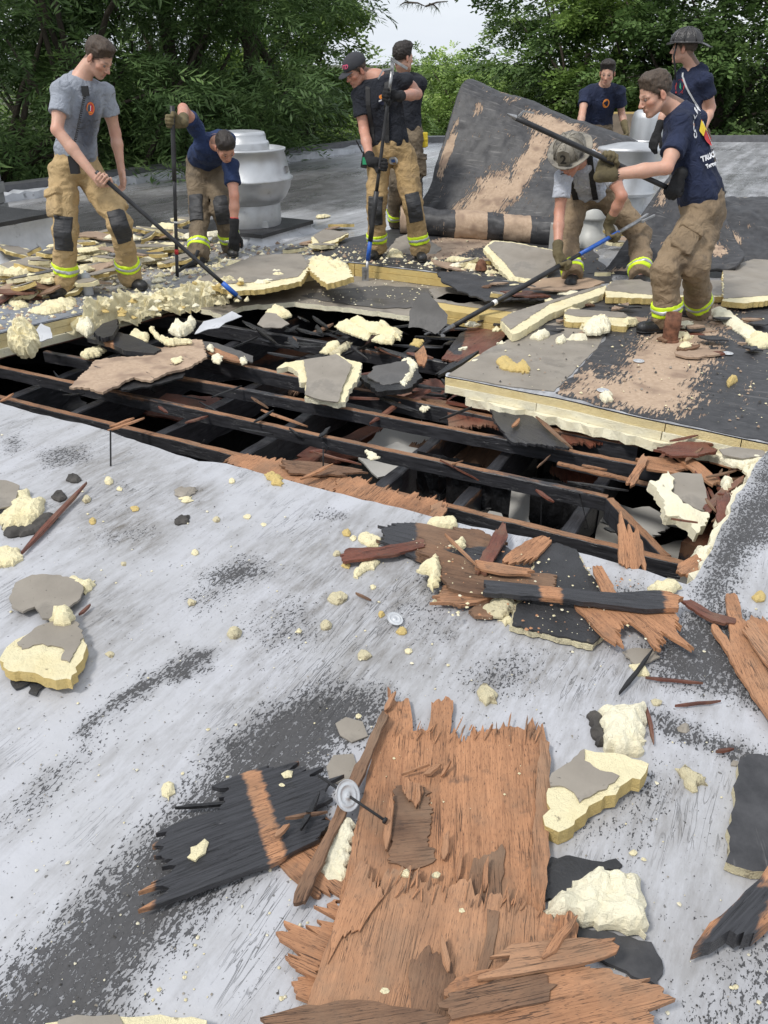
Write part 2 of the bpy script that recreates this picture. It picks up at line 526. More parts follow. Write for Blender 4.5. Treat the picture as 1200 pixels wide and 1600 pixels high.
def foam_lump(px, z0=0.0, h=.03, mat='foam', label=None, cat='foam chunk', group=None, parent=None, name='foam_chunk', rough=.009, res=.0075, tilt=None, bscale=22):
 if not isinstance(px[0], Vector):
  a_, b_ = P(min(p[0] for p in px), px[0][1], z0), P(max(p[0] for p in px), px[0][1], z0); res = max(res, (b_ - a_).length / 22)
 return slab(name, px, z0 + h * .5, h * .5, M[mat], parent, label, cat, group, rough=rough, step=.012, res=res, lump=h * .6, bscale=bscale, tilt=tilt)
def board(px, facer_px, z=0.0, th=.04, label=None, cat='insulation board', name='insulation_board', tilt=None, top='facer', core='foam', side='foam_yellow',
  curl=None, grp=None, rough=.009, frough=.005, bump=0.003, group=None):
 """insulation board: foam core, grey paper facer over part of it"""
 cx = sum(p[0] for p in px) / len(px); cy = sum(p[1] for p in px) / len(px)
 o = P(cx, cy, z)
 t = empty(name, (o.x, o.y, z - th), label, cat, group)
 slab('foam_core', px, z, th, (M[core], M[side]), t, rough=rough, step=.02, res=.02, bump=bump * 2, bscale=25, tilt=tilt, curl=curl, seed=5)
 if facer_px:
  # same plane, 2 mm proud
  slab('facer', facer_px, z + .004, .003, (M[top], M[top]), t, rough=frough, step=.015, res=.03, tilt=tilt_fix(px, facer_px, z, tilt), curl=curl, seed=6) if tilt is None else \
   slab_on('facer', facer_px, px, z, .005, .004, M[top], t, tilt, frough)
 return t
def tilt_fix(a, b, z, t): return t
def slab_on(name, px, base_px, z, lift, th, mat, parent, tilt, rough):
 """a thin sheet lying on the tilted plane of another piece"""
 cx = sum(p[0] for p in base_px) / len(base_px); cy = sum(p[1] for p in base_px) / len(base_px)
 o = P(cx, cy, z)
 az, an = math.radians(tilt[0]), math.radians(tilt[1])
 n = Vector((math.sin(an) * math.cos(az), math.sin(an) * math.sin(az), math.cos(an)))
 o = o + n * lift
 ex = (Vector((1, 0, 0)) - n * n.x).normalized(); ey = n.cross(ex)
 Rm = Matrix((ex, ey, n)).transposed()
 poly = []
 for q in px:
  w = on_plane(q[0], q[1], o, n) - o
  poly.append((w.dot(ex), w.dot(ey)))
 area = sum(poly[i][0] * poly[(i + 1) % len(poly)][1] - poly[(i + 1) % len(poly)][0] * poly[i][1] for i in range(len(poly)))
 if area < 0: poly = poly[::-1]
 v, f, bnd = tri_fill(ragged(poly, rough, .015), .05)
 N = len(v)
 V = np.vstack([np.c_[v, np.zeros(N)], np.c_[v, np.full(N, -th)]])
 F = [tuple(t) for t in f] + [tuple(i + N for i in reversed(t)) for t in f] + [(b, a, a + N, b + N) for a, b in bnd]
 V = V @ np.array(Rm).T + np.array(o)
 return mesh_obj(name, V, F, mat, parent, loc=tuple(o))
# ================================================================ THE SETTING
GRAIN = 62.2                                     # direction of the cracks and the rafters, degrees from +x
DV = Vector((math.cos(math.radians(GRAIN - 90)), math.sin(math.radians(GRAIN - 90)), 0))   # along the joists
EV = Vector((math.cos(math.radians(GRAIN)), math.sin(math.radians(GRAIN)), 0))             # along the rafters
def roof_mat(name, base, blue, dark=(.030, .030, .032), worn_scale=1.0, crack=.8, wet=False):
 t = NT(name)
 g1 = t.coord('gc', (1, 1, 1)); gs = t.coord('gc', (48, 95, 1)); gf = t.coord('gc', (120, 210, 1)); gl = t.coord('gc', (.35, 5, 1))
 c = t.ramp(t.noise(g1, 1.7, 5, .6), [(.3, base), (.7, blue)])
 c = t.mix(t.ramp(t.noise(gl, 1, 5, .65), [(.45, 0), (.66, .9 if wet else .3)]), c, tuple(x * (1.35 if wet else 1.12) for x in blue))
 # grime film
 g4 = t.coord('gc', (3, 11, 1)); gr = t.math('MULTIPLY', t.ramp(t.noise(g4, 1, 7, .72), [(.48, 0), (.64, 1)]), .34)
 gr = t.math('ADD', gr, t.math('MULTIPLY', t.attr('grime'), t.ramp(t.noise(g4, 3, 7, .75), [(.36, .05), (.62, .9)])), True)
 c = t.mix(gr, c, (.155, .14, .122))
 # worn black showing through, in short flecks along the grain
 fleck = t.noise(gs, 1, 3, .62, .6)
 fleck2 = t.noise(gf, 1, 2, .6, .3)
 fl = t.math('ADD', t.math('MULTIPLY', fleck, .62), t.math('MULTIPLY', fleck2, .38))
 stain = t.math('ADD', t.attr('stain'), t.math('MULTIPLY', t.math('SUBTRACT', t.noise(g1, 4, 5, .6), .5), .7))
 stain = t.math('MULTIPLY', stain, t.ramp(t.attr('stain'), [(.0, 0), (.25, 1)]))
 thr = t.math('SUBTRACT', t.math('MULTIPLY', stain, .30), t.math('MULTIPLY', t.math('SUBTRACT', fl, .36), 1.35))
 w = t.ramp(thr, [(.0, 0), (.045, .92)])
 c = t.mix(w, c, t.ramp(t.noise(gf, .5, 2), [(.3, dark), (.7, tuple(x * 2.2 for x in dark))]))
 smear = t.math('MULTIPLY', t.ramp(stain, [(.2, 0), (1.1, .75)]), t.ramp(t.noise(t.coord('gc', (1.2, 7, 1)), 1, 5, .65), [(.3, .35), (.65, 1)]))
 c = t.mix(smear, c, (.062, .059, .058))
 # sparse flecks everywhere
 sp = t.noise(gs, 1.4, 3, .55)
 c = t.mix(t.ramp(sp, [(.255, .8), (.285, 0)]), c, (.06, .06, .06))
 # long hairline cracks
 ck = t.noise(t.coord('gc', (2.6, 34, 1)), 1, 3, .6, 1.2)
 line = t.math('MULTIPLY', t.ramp(ck, [(.485, 0), (.497, 1), (.503, 1), (.515, 0)]), t.ramp(t.noise(g1, 2.2, 4), [(.54, 0), (.68, 1)]))
 line = t.math('MULTIPLY', line, .75 * crack)
 c = t.mix(line, c, (.05, .05, .052))
 dots = t.noise(g1, 60, 2, .5)
 c = t.mix(t.ramp(dots, [(.69, 0), (.72, .8)]), c, (.10, .095, .085))
 t.col(c)
 t.rough(t.ramp(w, [(0, .5), (1, .72)]) if not wet else t.ramp(t.noise(t.coord('gc', (.5, 1.6, 1)), 1, 5, .6), [(.38, .55), (.6, .16)]))
 t.b.inputs['Metallic'].default_value = .12
 h = t.math('SUBTRACT', t.math('MULTIPLY', t.noise(g1, 9, 6), 1.6), t.math('ADD', w, line))
 t.bump(h, .004)
 return t.m
M['roof'] = roof_mat('silver_coated_roof', (.40, .40, .408), (.49, .495, .525))
M['roof_far'] = roof_mat('weathered_dark_roof', (.19, .19, .195), (.40, .405, .42), (.025, .025, .025), wet=True)
def stripped_mat():
 """black sheet with tan fibreboard where the sheet tore away"""
 t = NT('stripped_sheet')
 g = t.coord('gc', (1, 1, 1)); gs = t.coord('gc', (60, 9, 1))
 n = t.math('ADD', t.math('MULTIPLY', t.noise(gs, 1, 6, .7), .95), t.math('MULTIPLY', t.noise(g, 4.5, 7, .7), .6))
 m = t.math('ADD', t.math('MULTIPLY', t.attr('tan'), .44), t.math('SUBTRACT', n, .90))
 m = t.ramp(m, [(.15, 0), (.165, 1)])
 v = t.noise(g, 40, 4)
 tan = t.ramp(v, [(.3, (.36, .255, .175)), (.7, (.47, .35, .25))])
 brown = t.mix(t.ramp(t.noise(g, 5, 5, .6), [(.5, 0), (.62, .6)]), tan, (.17, .11, .08))
 blk = t.ramp(t.noise(g, 14, 6, .65), [(.3, (.020, .020, .022)), (.72, (.062, .061, .064))])
 blk = t.mix(t.ramp(t.noise(t.coord('gc', (4, 40, 1)), 1, 4), [(.6, 0), (.68, .35)]), blk, (.25, .24, .23))
 c = t.mix(m, blk, brown)
 t.col(c); t.rough(t.ramp(m, [(0, .56), (1, .85)]))
 t.bump(t.math('ADD', t.math('MULTIPLY', m, -1.0), t.math('MULTIPLY', v, .5)), .004)
 return t.m
M['stripped'] = stripped_mat()
def ground_mat():
 t = NT('yard_ground'); v = t.coord()
 c = t.ramp(t.noise(v, .15, 6), [(.35, (.045, .06, .025)), (.65, (.08, .08, .05))])
 t.col(c); t.rough(.95); return t.m
M['ground'] = ground_mat()
GZ = -4.6
m = MB(); m.add([(-600, -600, GZ), (600, -600, GZ), (600, 900, GZ), (-600, 900, GZ)], [(0, 1, 2, 3)])
tag(m.obj('ground', M['ground'], loc=(0, 0, GZ)), kind='structure')
def sheet_world(name, poly, z, th, mats, res, grain=GRAIN, stains=None, kind='structure', label=None, cat=None, bump=0.0, rough=0.0, step=.5, bscale=4):
 rp = ragged(poly, rough, step) if rough else [tuple(p) for p in poly]
 area = sum(rp[i][0] * rp[(i + 1) % len(rp)][1] - rp[(i + 1) % len(rp)][0] * rp[i][1] for i in range(len(rp)))
 if area < 0: rp = rp[::-1]
 v, f, bnd = tri_fill(rp, res)
 N = len(v)
 h = np.full(N, float(z))
 if bump: h = h + bump * fbm(np.c_[v, np.zeros(N)], bscale, 4)
 V = np.vstack([np.c_[v, h], np.c_[v, h - th]])
 F = [tuple(t) for t in f] + [tuple(i + N for i in reversed(t)) for t in f] + [(b, a, a + N, b + N) for a, b in bnd]
 mi = [0] * len(f) + [1] * (len(f) + len(bnd))
 a = math.radians(grain)
 gx = v[:, 0] * math.cos(a) + v[:, 1] * math.sin(a); gy = -v[:, 0] * math.sin(a) + v[:, 1] * math.cos(a)
 at = {'gc': np.vstack([np.c_[gx + 20, gy + 20, np.zeros(N)]] * 2)}
 for key, L in (stains or {}).items():
  s = np.zeros(N)
  for (pp, wdt, amt) in L:
   pl = [tuple(P(*q, z))[:2] for q in pp]
   s = np.maximum(s, np.clip(.5 - poly_sd(v, pl) / wdt, 0, 1) * amt)
  at[key] = np.r_[s, s]
 o = mesh_obj(name, V, F, mats, None, False, mi, at, loc=(0, 0, z))
 return tag(o, label, cat, kind=kind)
near_edge = [(-260, 562), (-100, 600), (0, 629), (50, 645), (100, 657), (138, 664), (177, 676), (233, 695), (262, 705), (310, 720), (355, 724), (400, 737),
   (443, 748), (517, 768), (600, 788), (650, 800), (700, 813), (760, 826), (830, 840), (880, 856), (950, 876), (1010, 892), (1073, 913)]
right_edge = [(1085, 905), (1100, 878), (1112, 860), (1128, 820), (1142, 800), (1150, 772), (1165, 757), (1178, 730), (1200, 703)]
poly = [tuple(P(*q))[:2] for q in near_edge + right_edge] + [(2.35, 4.4), (4.6, 3.0), (4.6, -1.8), (-4.2, -1.8), (-4.6, 3.5)]
def _dens(pts, st=.05):
 out = []
 for i in range(len(pts)):
  a = Vector(pts[i]); b = Vector(pts[(i + 1) % len(pts)]); L = (b - a).length
  k = max(1, int(L / st)) if L < 1.2 else max(1, int(L / .4))
  for j in range(k):
   p = a + (b - a) * j / k
   if L < 1.2 and j: p = p + Vector((random.uniform(-1, 1), random.uniform(-1, 1))) * .006
   out.append((p.x, p.y))
 return out
stain = [
 ([(-80, 1680), (-40, 1560), (60, 1470), (150, 1395), (230, 1300), (290, 1230), (350, 1150), (420, 1110), (520, 1070), (610, 1075), (620, 1120), (520, 1180), (470, 1300), (380, 1370), (300, 1440), (220, 1530), (150, 1640)], .17, 1.0),
 ([(262, 1062), (300, 1012), (345, 1010), (330, 1040), (285, 1070)], .05, .9),
 ([(105, 1152), (200, 1075), (302, 1012), (306, 1022), (215, 1090), (120, 1165)], .035, .9),
 ([(-10, 1290), (60, 1200), (190, 1120), (200, 1140), (80, 1250), (0, 1330)], .09, .5),
 ([(0, 690), (30, 675), (40, 700), (10, 715)], .1, .75),
 ([(60, 705), (140, 690), (145, 720), (70, 735)], .12, .6),
 ([(150, 830), (240, 815), (255, 835), (160, 855)], .12, .5),
 ([(310, 900), (380, 870), (420, 900), (340, 930)], .12, .8),
 ([(290, 930), (400, 870), (430, 890), (310, 960)], .15, .6),
 ([(480, 800), (540, 790), (550, 812), (490, 815)], .05, .55),
 ([(380, 960), (470, 930), (520, 1000), (430, 1020)], .2, .55),
 ([(640, 880), (690, 880), (690, 930), (650, 930)], .1, .5),
 ([(720, 1060), (790, 1010), (850, 1030), (820, 1090), (740, 1090)], .15, .6),
 ([(600, 940), (700, 900), (720, 1000), (640, 1010)], .15, .42),
 ([(1085, 930), (1110, 870), (1150, 780), (1200, 700), (1300, 660), (1300, 820), (1180, 860), (1130, 960)], .10, .85),
 ([(1000, 1010), (1090, 940), (1180, 960), (1260, 1060), (1240, 1130), (1130, 1090), (1040, 1070)], .12, .85),
 ([(1010, 1110), (1060, 1120), (1200, 1180), (1300, 1240), (1290, 1260), (1150, 1190), (1030, 1150)], .05, .8),
 ([(860, 930), (1010, 900), (1040, 960), (900, 1000)], .1, .4),
 ([(1130, 1500), (1250, 1400), (1300, 1600), (1160, 1660), (1060, 1640)], .18, .62),
 ([(950, 1230), (1040, 1150), (1060, 1240), (990, 1380), (930, 1450)], .09, .42),
 ([(860, 1290), (960, 1240), (980, 1290), (880, 1330)], .06, .4),
 ([(520, 1240), (700, 1240), (860, 1400), (860, 1640), (520, 1640)], .1, .4),
]
grime = [
 ([(60, 690), (250, 690), (300, 830), (180, 880), (60, 850)], .3, .55),
 ([(270, 745), (345, 760), (340, 800), (270, 795)], .1, .8),
 ([(150, 790), (250, 800), (260, 860), (160, 870)], .15, .9),
 ([(400, 850), (620, 800), (780, 900), (800, 1050), (560, 1080), (380, 1000)], .3, .6),
 ([(100, 870), (250, 920), (230, 1010), (90, 1000)], .2, .55),
 ([(620, 960), (1000, 960), (1050, 1100), (900, 1120), (700, 1100)], .25, .55),
 ([(860, 1120), (1200, 1150), (1200, 1400), (1050, 1500), (880, 1500)], .3, .35),
 ([(320, 1060), (600, 1020), (640, 1140), (350, 1180)], .2, .6),
]
sheet_world('near_roof', _dens(poly), 0.0, .006, (M['roof'], M['tar']), .055, stains={'stain': stain, 'grime': grime}, bump=.004, bscale=2.5)
# thickness under the near roof: foam boards and a plywood deck, seen only along the cut
def strip_under(name, pxs, back, z0, th, mat, over=0.0, label=None, cat=None, group=None, kind=None, jag=.01, R=random.Random(4), parent=None, face=None):
 """a layer whose face follows a cut edge drawn on the photo at level z=0, running back from it"""
 pts = [P(*q) for q in pxs]
 dense = []
 for a, b in zip(pts[:-1], pts[1:]):
  k = max(1, int((b - a).length / .045))
  for j in range(k): dense.append(a + (b - a) * j / k)
 dense.append(pts[-1])
 back = Vector((back[0], back[1], 0))
 bn = back.normalized()
 V = []; F = []
 for i, p in enumerate(dense):
  o = -bn * over + bn * R.uniform(-jag, jag)
  o2 = o + bn * R.uniform(-jag, jag) * .6
  V += [p + o + Vector((0, 0, z0)), p + o2 + Vector((0, 0, z0 - th)), p + back + Vector((0, 0, z0 - th)), p + back + Vector((0, 0, z0))]
 for i in range(len(dense) - 1):
  for q in range(4): F.append((i * 4 + q, i * 4 + (q + 1) % 4, (i + 1) * 4 + (q + 1) % 4, (i + 1) * 4 + q))
 n = len(dense) - 1
 F.append((3, 2, 1, 0)); F.append((n * 4, n * 4 + 1, n * 4 + 2, n * 4 + 3))
 c = dense[len(dense) // 2]
 A = np.array([tuple(v) for v in V])
 gx = A @ np.array(DV); gy = A @ np.array(EV)
 o = mesh_obj(name, A, F, mat, parent, attrs={'gc': np.c_[gx, gy, A[:, 2] * 3], 'char': np.zeros(len(A))}, loc=(c.x, c.y, z0 - th))
 return tag(o, label, cat, group, kind)
strip_under('roof_core', near_edge, (-EV.x * .5, -EV.y * .5), -.008, .145, M['foam_layer'], over=-.02, kind='structure', jag=.008)
strip_under('roof_core', right_edge, (.35, -.15), -.008, .145, M['foam_pale'], over=.015, kind='structure', jag=.02)
strip_under('roof_deck', near_edge, (-EV.x * .5, -EV.y * .5), -.156, .014, M['ply_dark'], over=-.01, kind='structure', jag=.01)
strip_under('roof_deck', right_edge, (.35, -.15), -.156, .014, M['ply_red'], over=.03, kind='structure', jag=.03)
# ---- the void below
HZ = -.175                       # top of the joists
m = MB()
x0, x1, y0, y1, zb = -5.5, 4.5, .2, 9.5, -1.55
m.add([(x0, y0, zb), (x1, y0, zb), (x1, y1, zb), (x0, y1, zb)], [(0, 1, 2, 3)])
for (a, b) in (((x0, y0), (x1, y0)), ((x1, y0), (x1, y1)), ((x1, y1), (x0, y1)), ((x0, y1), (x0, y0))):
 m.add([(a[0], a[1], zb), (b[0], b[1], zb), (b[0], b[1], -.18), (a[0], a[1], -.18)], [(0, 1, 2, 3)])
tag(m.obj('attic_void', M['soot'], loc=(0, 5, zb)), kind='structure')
# joists (slender, top edge scorched orange, flanks charred) and the deeper rafters they cross
def lumber(a, b, w, h, name, label, cat, mats, group=None, n=26, wob=.10, char_top=.25, char_side=1.0, burn=None, seed=1):
 R = random.Random(seed)
 a = Vector(a); b = Vector(b); x = (b - a).normalized(); y = Vector((0, 0, 1)).cross(x).normalized(); zz = x.cross(y)
 V = []; F = []; ch = []; gc = []
 L = (b - a).length
 for i in range(n + 1):
  c = a + (b - a) * i / n
  ww = w * (1 + R.uniform(-wob, wob)); sh = y * R.uniform(-wob, wob) * w * .4; t = zz * R.uniform(-1, .4) * wob * w * .6
  hh = h * (1 + R.uniform(-wob, wob) * .4)
  s = i / n
  ct = char_top + (burn(s) if burn else 0); cs_ = char_side - .55 * max(0, math.sin(s * 7 + seed)) ** 4
  ring = [(-1, -hh, 1), (1, -hh, 1), (1, -.006, cs_), (.82, 0, ct), (0, 0.001, ct), (-.82, 0, ct), (-1, -.006, cs_)]
  for (sy, dz, cc) in ring:
   V.append(c + sh + y * sy * ww / 2 + zz * dz + (t if dz > -.01 else Vector()))
   ch.append(min(1.2, cc)); gc.append((s * L, sy * ww / 2 + seed, dz + seed))
 k = 7
 for i in range(n):
  for q in range(k): F.append((i * k + q, i * k + (q + 1) % k, (i + 1) * k + (q + 1) % k, (i + 1) * k + q))
 F.append(tuple(range(k))[::-1]); F.append(tuple(n * k + q for q in range(k)))
 A = np.array([tuple(v) for v in V])
 c = (a + b) / 2
 o = mesh_obj(name, A, F, mats, attrs={'char': np.array(ch), 'gc': np.array(gc)}, loc=(c.x, c.y, c.z - h))
 return tag(o, label, cat, group)
def ext(p, q, t0, t1):
 p = Vector(p); q = Vector(q); return p + (q - p) * t0, p + (q - p) * t1
def jn(px0, px1, z=HZ): return P(*px0, z), P(*px1, z)
G1 = 'scorched joists across the hole'
a, b = jn((0, 619), (1068, 878)); a, b = ext(a, b, -.35, 1.0)
lumber(a, b, .040, .075, 'roof_joist', 'nearest joist with bright orange top running along the cut silver edge of the hole', 'joist', M['joist'], G1, n=90, char_top=.02, seed=3, burn=lambda s: .35 * max(0, math.sin(s * 20)) ** 3)
a, b = jn((13, 575), (950, 775)); a, b = ext(a, b, -.25, 1.0)
lumber(a, b, .038, .075, 'roof_joist', 'second joist from the near edge, brown top, ending at a crossing beside the angled brace', 'joist', M['joist'], G1, n=80, char_top=.10, seed=5, burn=lambda s: .5 * max(0, math.sin(s * 13 + 2)) ** 2)
a, b = jn((90, 552), (1010, 726)); a, b = ext(a, b, -.03, 1.02)
lumber(a, b, .038, .075, 'roof_joist', 'third joist from the near edge, running under the flat grey board piece', 'joist', M['joist'], G1, n=80, char_top=.16, seed=6, burn=lambda s: .5 * max(0, math.sin(s * 16 + 1)) ** 2)
a, b = jn((60, 505), (560, 607)); a, b = ext(a, b, 0, 1.6)
lumber(a, b, .042, .10, 'roof_joist', 'fourth joist, charred black, passing behind the tan fibreboard plank', 'joist', M['joist'], G1, n=60, char_top=.38, seed=8)
a, b = jn((180, 480), (760, 575)); lumber(a, b, .042, .10, 'roof_joist', 'farthest joist, charred black, in the deep back of the hole', 'joist', M['joist'], G1, n=60, char_top=.85, seed=9)
a, b = jn((872, 722), (1025, 757), HZ - .005); lumber(a, b, .03, .022, 'splintered_batten', 'orange split batten between two joists on the right of the hole', 'batten', M['joist'], n=26, char_top=.0, char_side=.2, seed=11)
a, b = jn((953, 778), (1042, 868)); lumber(a, b, .042, .11, 'corner_brace', 'angled short brace joining two joists near the right corner of the hole', 'brace', M['joist'], n=20, char_top=.12, seed=12)
G2 = 'black rafters crossing under the joists'
raf = [((-40, 640), (130, 560)), ((80, 660), (275, 565)), ((225, 690), (420, 590)), ((375, 712), (560, 612)), ((575, 775), (800, 640)), ((690, 815), (880, 690)), ((860, 872), (1010, 730))]
rlab = ['black rafter showing at the far left end of the hole', 'black rafter crossing under the joists left of the tan plank', 'black rafter under the joists below the tan plank',
  'black rafter above the upturned bolt and washer', 'wide black rafter in the middle right of the hole', 'wide black rafter beside the pale ceiling panels', 'wide greyish rafter crossing near the right corner of the hole']
for i, ((p, q), lb) in enumerate(zip(raf, rlab)):
 a = P(*p, HZ - .11); b = a + EV * 3.3; a = a - EV * .7
 lumber(a, b, .07, .20, 'charred_rafter', lb, 'rafter', M['joist'] if i < 4 else M['joist'], G2, n=40, wob=.12, char_top=.75, seed=20 + i)
# lower reddish beams seen through the gaps
for i, (p, q, lb) in enumerate([((600, 835), (800, 700), 'wet reddish beam low under the middle of the hole'), ((1080, 850), (1210, 770), 'wet reddish beam low by the right corner'),
       ((440, 735), (620, 650), 'wet reddish beam low beside the upturned washer')]):
 a = P(*p, -.62); b = P(*q, -.62)
 lumber(a, b, .12, .16, 'lower_beam', lb, 'beam', M['beam_red'], n=10, char_top=0, char_side=.1, seed=40 + i)
a = P(330, 560, -.5); b = P(560, 520, -.5)
lumber(a, b, .1, .2, 'lower_beam', 'reddish beam end deep behind the tan plank', 'beam', M['beam_red'], n=10, char_top=.3, char_side=.1, seed=47)
# pale ceiling panels of the room below
def panel(px, z, lb, mat='drywall', tilt=None):
 slab('ceiling_panel', px, z, .014, M[mat], None, lb, 'ceiling panel', 'pale ceiling panels fallen below the hole', rough=.012, step=.06, res=.3, tilt=tilt)
panel([(735, 800), (800, 765), (862, 775), (866, 840), (800, 860), (720, 850)], -.72, 'pale ceiling panel lying below the middle right bay of the hole', tilt=(-90, 8))
panel([(868, 800), (950, 790), (970, 850), (900, 880)], -.85, 'pale ceiling panel half hidden below the nearest joist', tilt=(-60, 10))
panel([(1000, 860), (1080, 840), (1110, 900), (1040, 960)], -1.0, 'dim ceiling panel below the right corner of the hole')
panel([(560, 715), (620, 690), (670, 705), (640, 735), (590, 745)], -.55, 'small broken ceiling panel low in the middle of the hole', tilt=(-90, 15))
panel([(600, 800), (680, 775), (720, 800), (690, 840)], -.95, 'pale ceiling scrap under the broken orange sheathing')
m = MB(); a = P(815, 850, -1.4)
for k, (px, w_) in enumerate([((838, 790), .02), ((868, 800), .035)]):
 q = P(*px, -1.0); m = MB(); m.box(q + Vector((0, 0, .35)), (w_, w_, .36)); tag(m.obj('hanging_stud', M['char']), ['thin charred stud hanging over the pale panel', 'thicker charred stud hanging by the rafter'][k], 'stud')
# hanging rags of burnt felt and wiring
R_ = random.Random(12)
for k, (px, z, ln, lb) in enumerate([((700, 715), -.2, .35, 'burnt rag hanging from the middle joist'), ((748, 735), -.2, .32, 'burnt rag hanging beside the wide rafter'), ((885, 755), -.25, .4, 'burnt rag hanging near the angled brace')]):
 q = P(*px, z)
 V = []; F = []; n = 9
 for i in range(n):
  t = i / (n - 1)
  for j in range(4):
   V.append(q + DV * (t - .5) * .36 + EV * R_.uniform(-.015, .015) + Vector((0, 0, -ln * (j / 3) * (R_.uniform(.45, 1) if j == 3 else 1))))
 for i in range(n - 1):
  for j in range(3): F.append((i * 4 + j, i * 4 + j + 1, i * 4 + j + 5, i * 4 + j + 4))
 b0 = len(V); V2 = [v + EV * .006 for v in V]; F2 = [tuple(x + b0 for x in reversed(f)) for f in F]
 mesh = MB(); mesh.add(V, F); mesh.add(V2, [tuple(reversed([x for x in f])) for f in F])
 tag(mesh.obj('burnt_rag', M['char']), lb, 'burnt rag')
# ---- the far roof: one sheet behind the hole, stepping down to a lower board in the middle
far_edge = [(-260, 590), (0, 521), (60, 507), (107, 496), (165, 482), (200, 474), (255, 462), (350, 447), (430, 428), (545, 410), (640, 421), (700, 428), (800, 440), (880, 448), (942, 448)]
side_edge = [(942, 448), (880, 485), (835, 512), (760, 550), (697, 588)]
front_edge = [(697, 588), (800, 608), (900, 628), (1000, 652), (1100, 672), (1200, 693), (1310, 715)]
world_far = [tuple(P(*q))[:2] for q in far_edge + side_edge[1:] + front_edge[1:]]
# parapet line on the left follows (0,312)-(560,235)
EL0, EL1 = P(-40, 318), P(655, 222)
poly = world_far + [(4.6, 3.1), (10.5, 6), (10.5, 20.3), tuple(EL1)[:2], tuple(EL0)[:2], (-6.2, 9.6), (-6.2, 6.5)]
fstain = [([(0, 330), (600, 255), (640, 300), (500, 330), (200, 340), (0, 380)], 1.2, .75), ([(400, 280), (700, 250), (700, 330), (450, 330)], 1.0, .7),
  ([(0, 340), (260, 320), (300, 380), (0, 420)], .6, .9), ([(1100, 250), (1300, 250), (1300, 330), (1130, 320)], 1.0, .35), ([(870, 300), (1300, 290), (1300, 340), (900, 360)], .8, .5)]
fg = [([(0, 300), (500, 250), (600, 300), (0, 400)], 2, .8)]
sheet_world('far_roof', _dens(poly, .12), 0.0, .006, (M['roof_far'], M['tar']), .22, stains={'stain': fstain, 'grime': fg}, bump=.006, bscale=1.2)
# building body below the roof so it stands on the ground
m = MB()
ww = [(-6.4, 9.4), tuple(EL0)[:2], tuple(EL1)[:2], (10.7, 20.4), (10.7, -2.2), (-6.4, -2.2)]
n = len(ww)
V = [(x, y, -.22) for x, y in ww] + [(x, y, GZ - .3) for x, y in ww]
m.add(V, [(i, (i + 1) % n, n + (i + 1) % n, n + i) for i in range(n)])
tag(m.obj('building_wall', simple('painted_block_wall', (.30, .28, .25), .9, bump=.004), loc=(0, 8, GZ)), 'pale block wall of the building under the roof edge', 'building')
# lower exposed board surface in the middle
low = [(270, 478), (330, 455), (430, 426), (545, 410), (700, 428), (800, 442), (800, 462), (720, 480), (640, 490), (560, 483), (500, 477), (440, 470), (370, 478)]
LZ = -.115
mid_px = [(345, 492), (380, 478), (450, 472), (520, 478), (600, 488), (655, 497), (720, 487), (800, 470), (960, 465), (960, 440), (800, 425), (700, 412), (545, 395), (420, 408), (300, 440), (280, 470)]
slab('lower_board', mid_px, LZ, .04, (M['facer'], M['foam_pale']), None, None, None, rough=.015, step=.05, res=.12, bump=.006)['kind'] = 'structure'
slab('wet_patch', [(470, 462), (520, 452), (600, 446), (690, 452), (690, 478), (600, 482), (520, 472)], LZ + .008, .003, M['facer_dark'], rough=.02, step=.05, res=.1)['kind'] = 'structure'
# decking under the boards left and right of the hole
for nm, pxs, bk in (('roof_deck', far_edge, (EV.x * .6, EV.y * .6)), ('roof_deck', front_edge, (EV.x * .6, EV.y * .6)), ('roof_deck', side_edge, (DV.x * .6, DV.y * .6))):
 strip_under(nm, pxs, bk, -.158, .014, M['ply_red'], over=-.015, kind='structure', jag=.02)
# stacked foam boards seen along the cuts: each layer a piece
def layered(label, pieces, cat='insulation stack', group=None, origin=None):
 t = empty('insulation_stack', origin, label, cat, group)
 for (pxs, bk, z0, th, mat, over, jag) in pieces:
  strip_under('board_layer', pxs, bk, z0, th, M[mat], over=over, jag=jag, parent=t)
 return t
bkE = (EV.x * .5, EV.y * .5); bkD = (DV.x * .5, DV.y * .5)
def seg(pts, x0, x1):
 out = []
 for (a, b) in zip(pts[:-1], pts[1:]):
  lo, hi = max(x0, a[0]), min(x1, b[0])
  if hi > lo:
   for x in (lo, hi):
    y = a[1] + (b[1] - a[1]) * (x - a[0]) / (b[0] - a[0])
    if not out or out[-1][0] < x - .1: out.append((x, y))
 return out
pl = []
for (x0_, x1_) in ((-260, 106), (107.5, 136), (137.5, 220)):
 pl.append((seg(far_edge, x0_, x1_), bkE, -.007, .045, 'foam_layer', .004, .002))
 pl.append((seg(far_edge, x0_ - 20, x1_ + 6), bkE, -.054, .045, 'foam_layer', .012, .002))
pl.append((seg(far_edge, -260, 230), bkE, -.101, .055, 'foam_pale', .10, .02))
layered('cream board edges stacked under the blue grey sheet at the left of the hole', pl, origin=tuple(P(100, 500)))
pl = []
for (x0_, x1_) in ((545, 554), (555, 720), (722, 865)):
 pl.append((seg(far_edge, x0_, x1_), bkE, -.007, .048, 'foam_yellow', .006, .002))
 pl.append((seg(far_edge, x0_, x1_), bkE, -.058, .055, 'foam_yellow', .012, .002))
pl.append((seg(far_edge, 430, 544), bkE, -.03, .08, 'foam_layer', .012, .01))
layered('tan yellow board edges forming a low step in front of the man in the cap', pl, origin=tuple(P(600, 416)))
pl = []
for (x0_, x1_) in ((697, 1040), (1041.5, 1159), (1160.5, 1310)):
 pl.append((seg(front_edge, x0_, x1_), bkE, -.008, .042, 'foam_layer', .004, .0015))
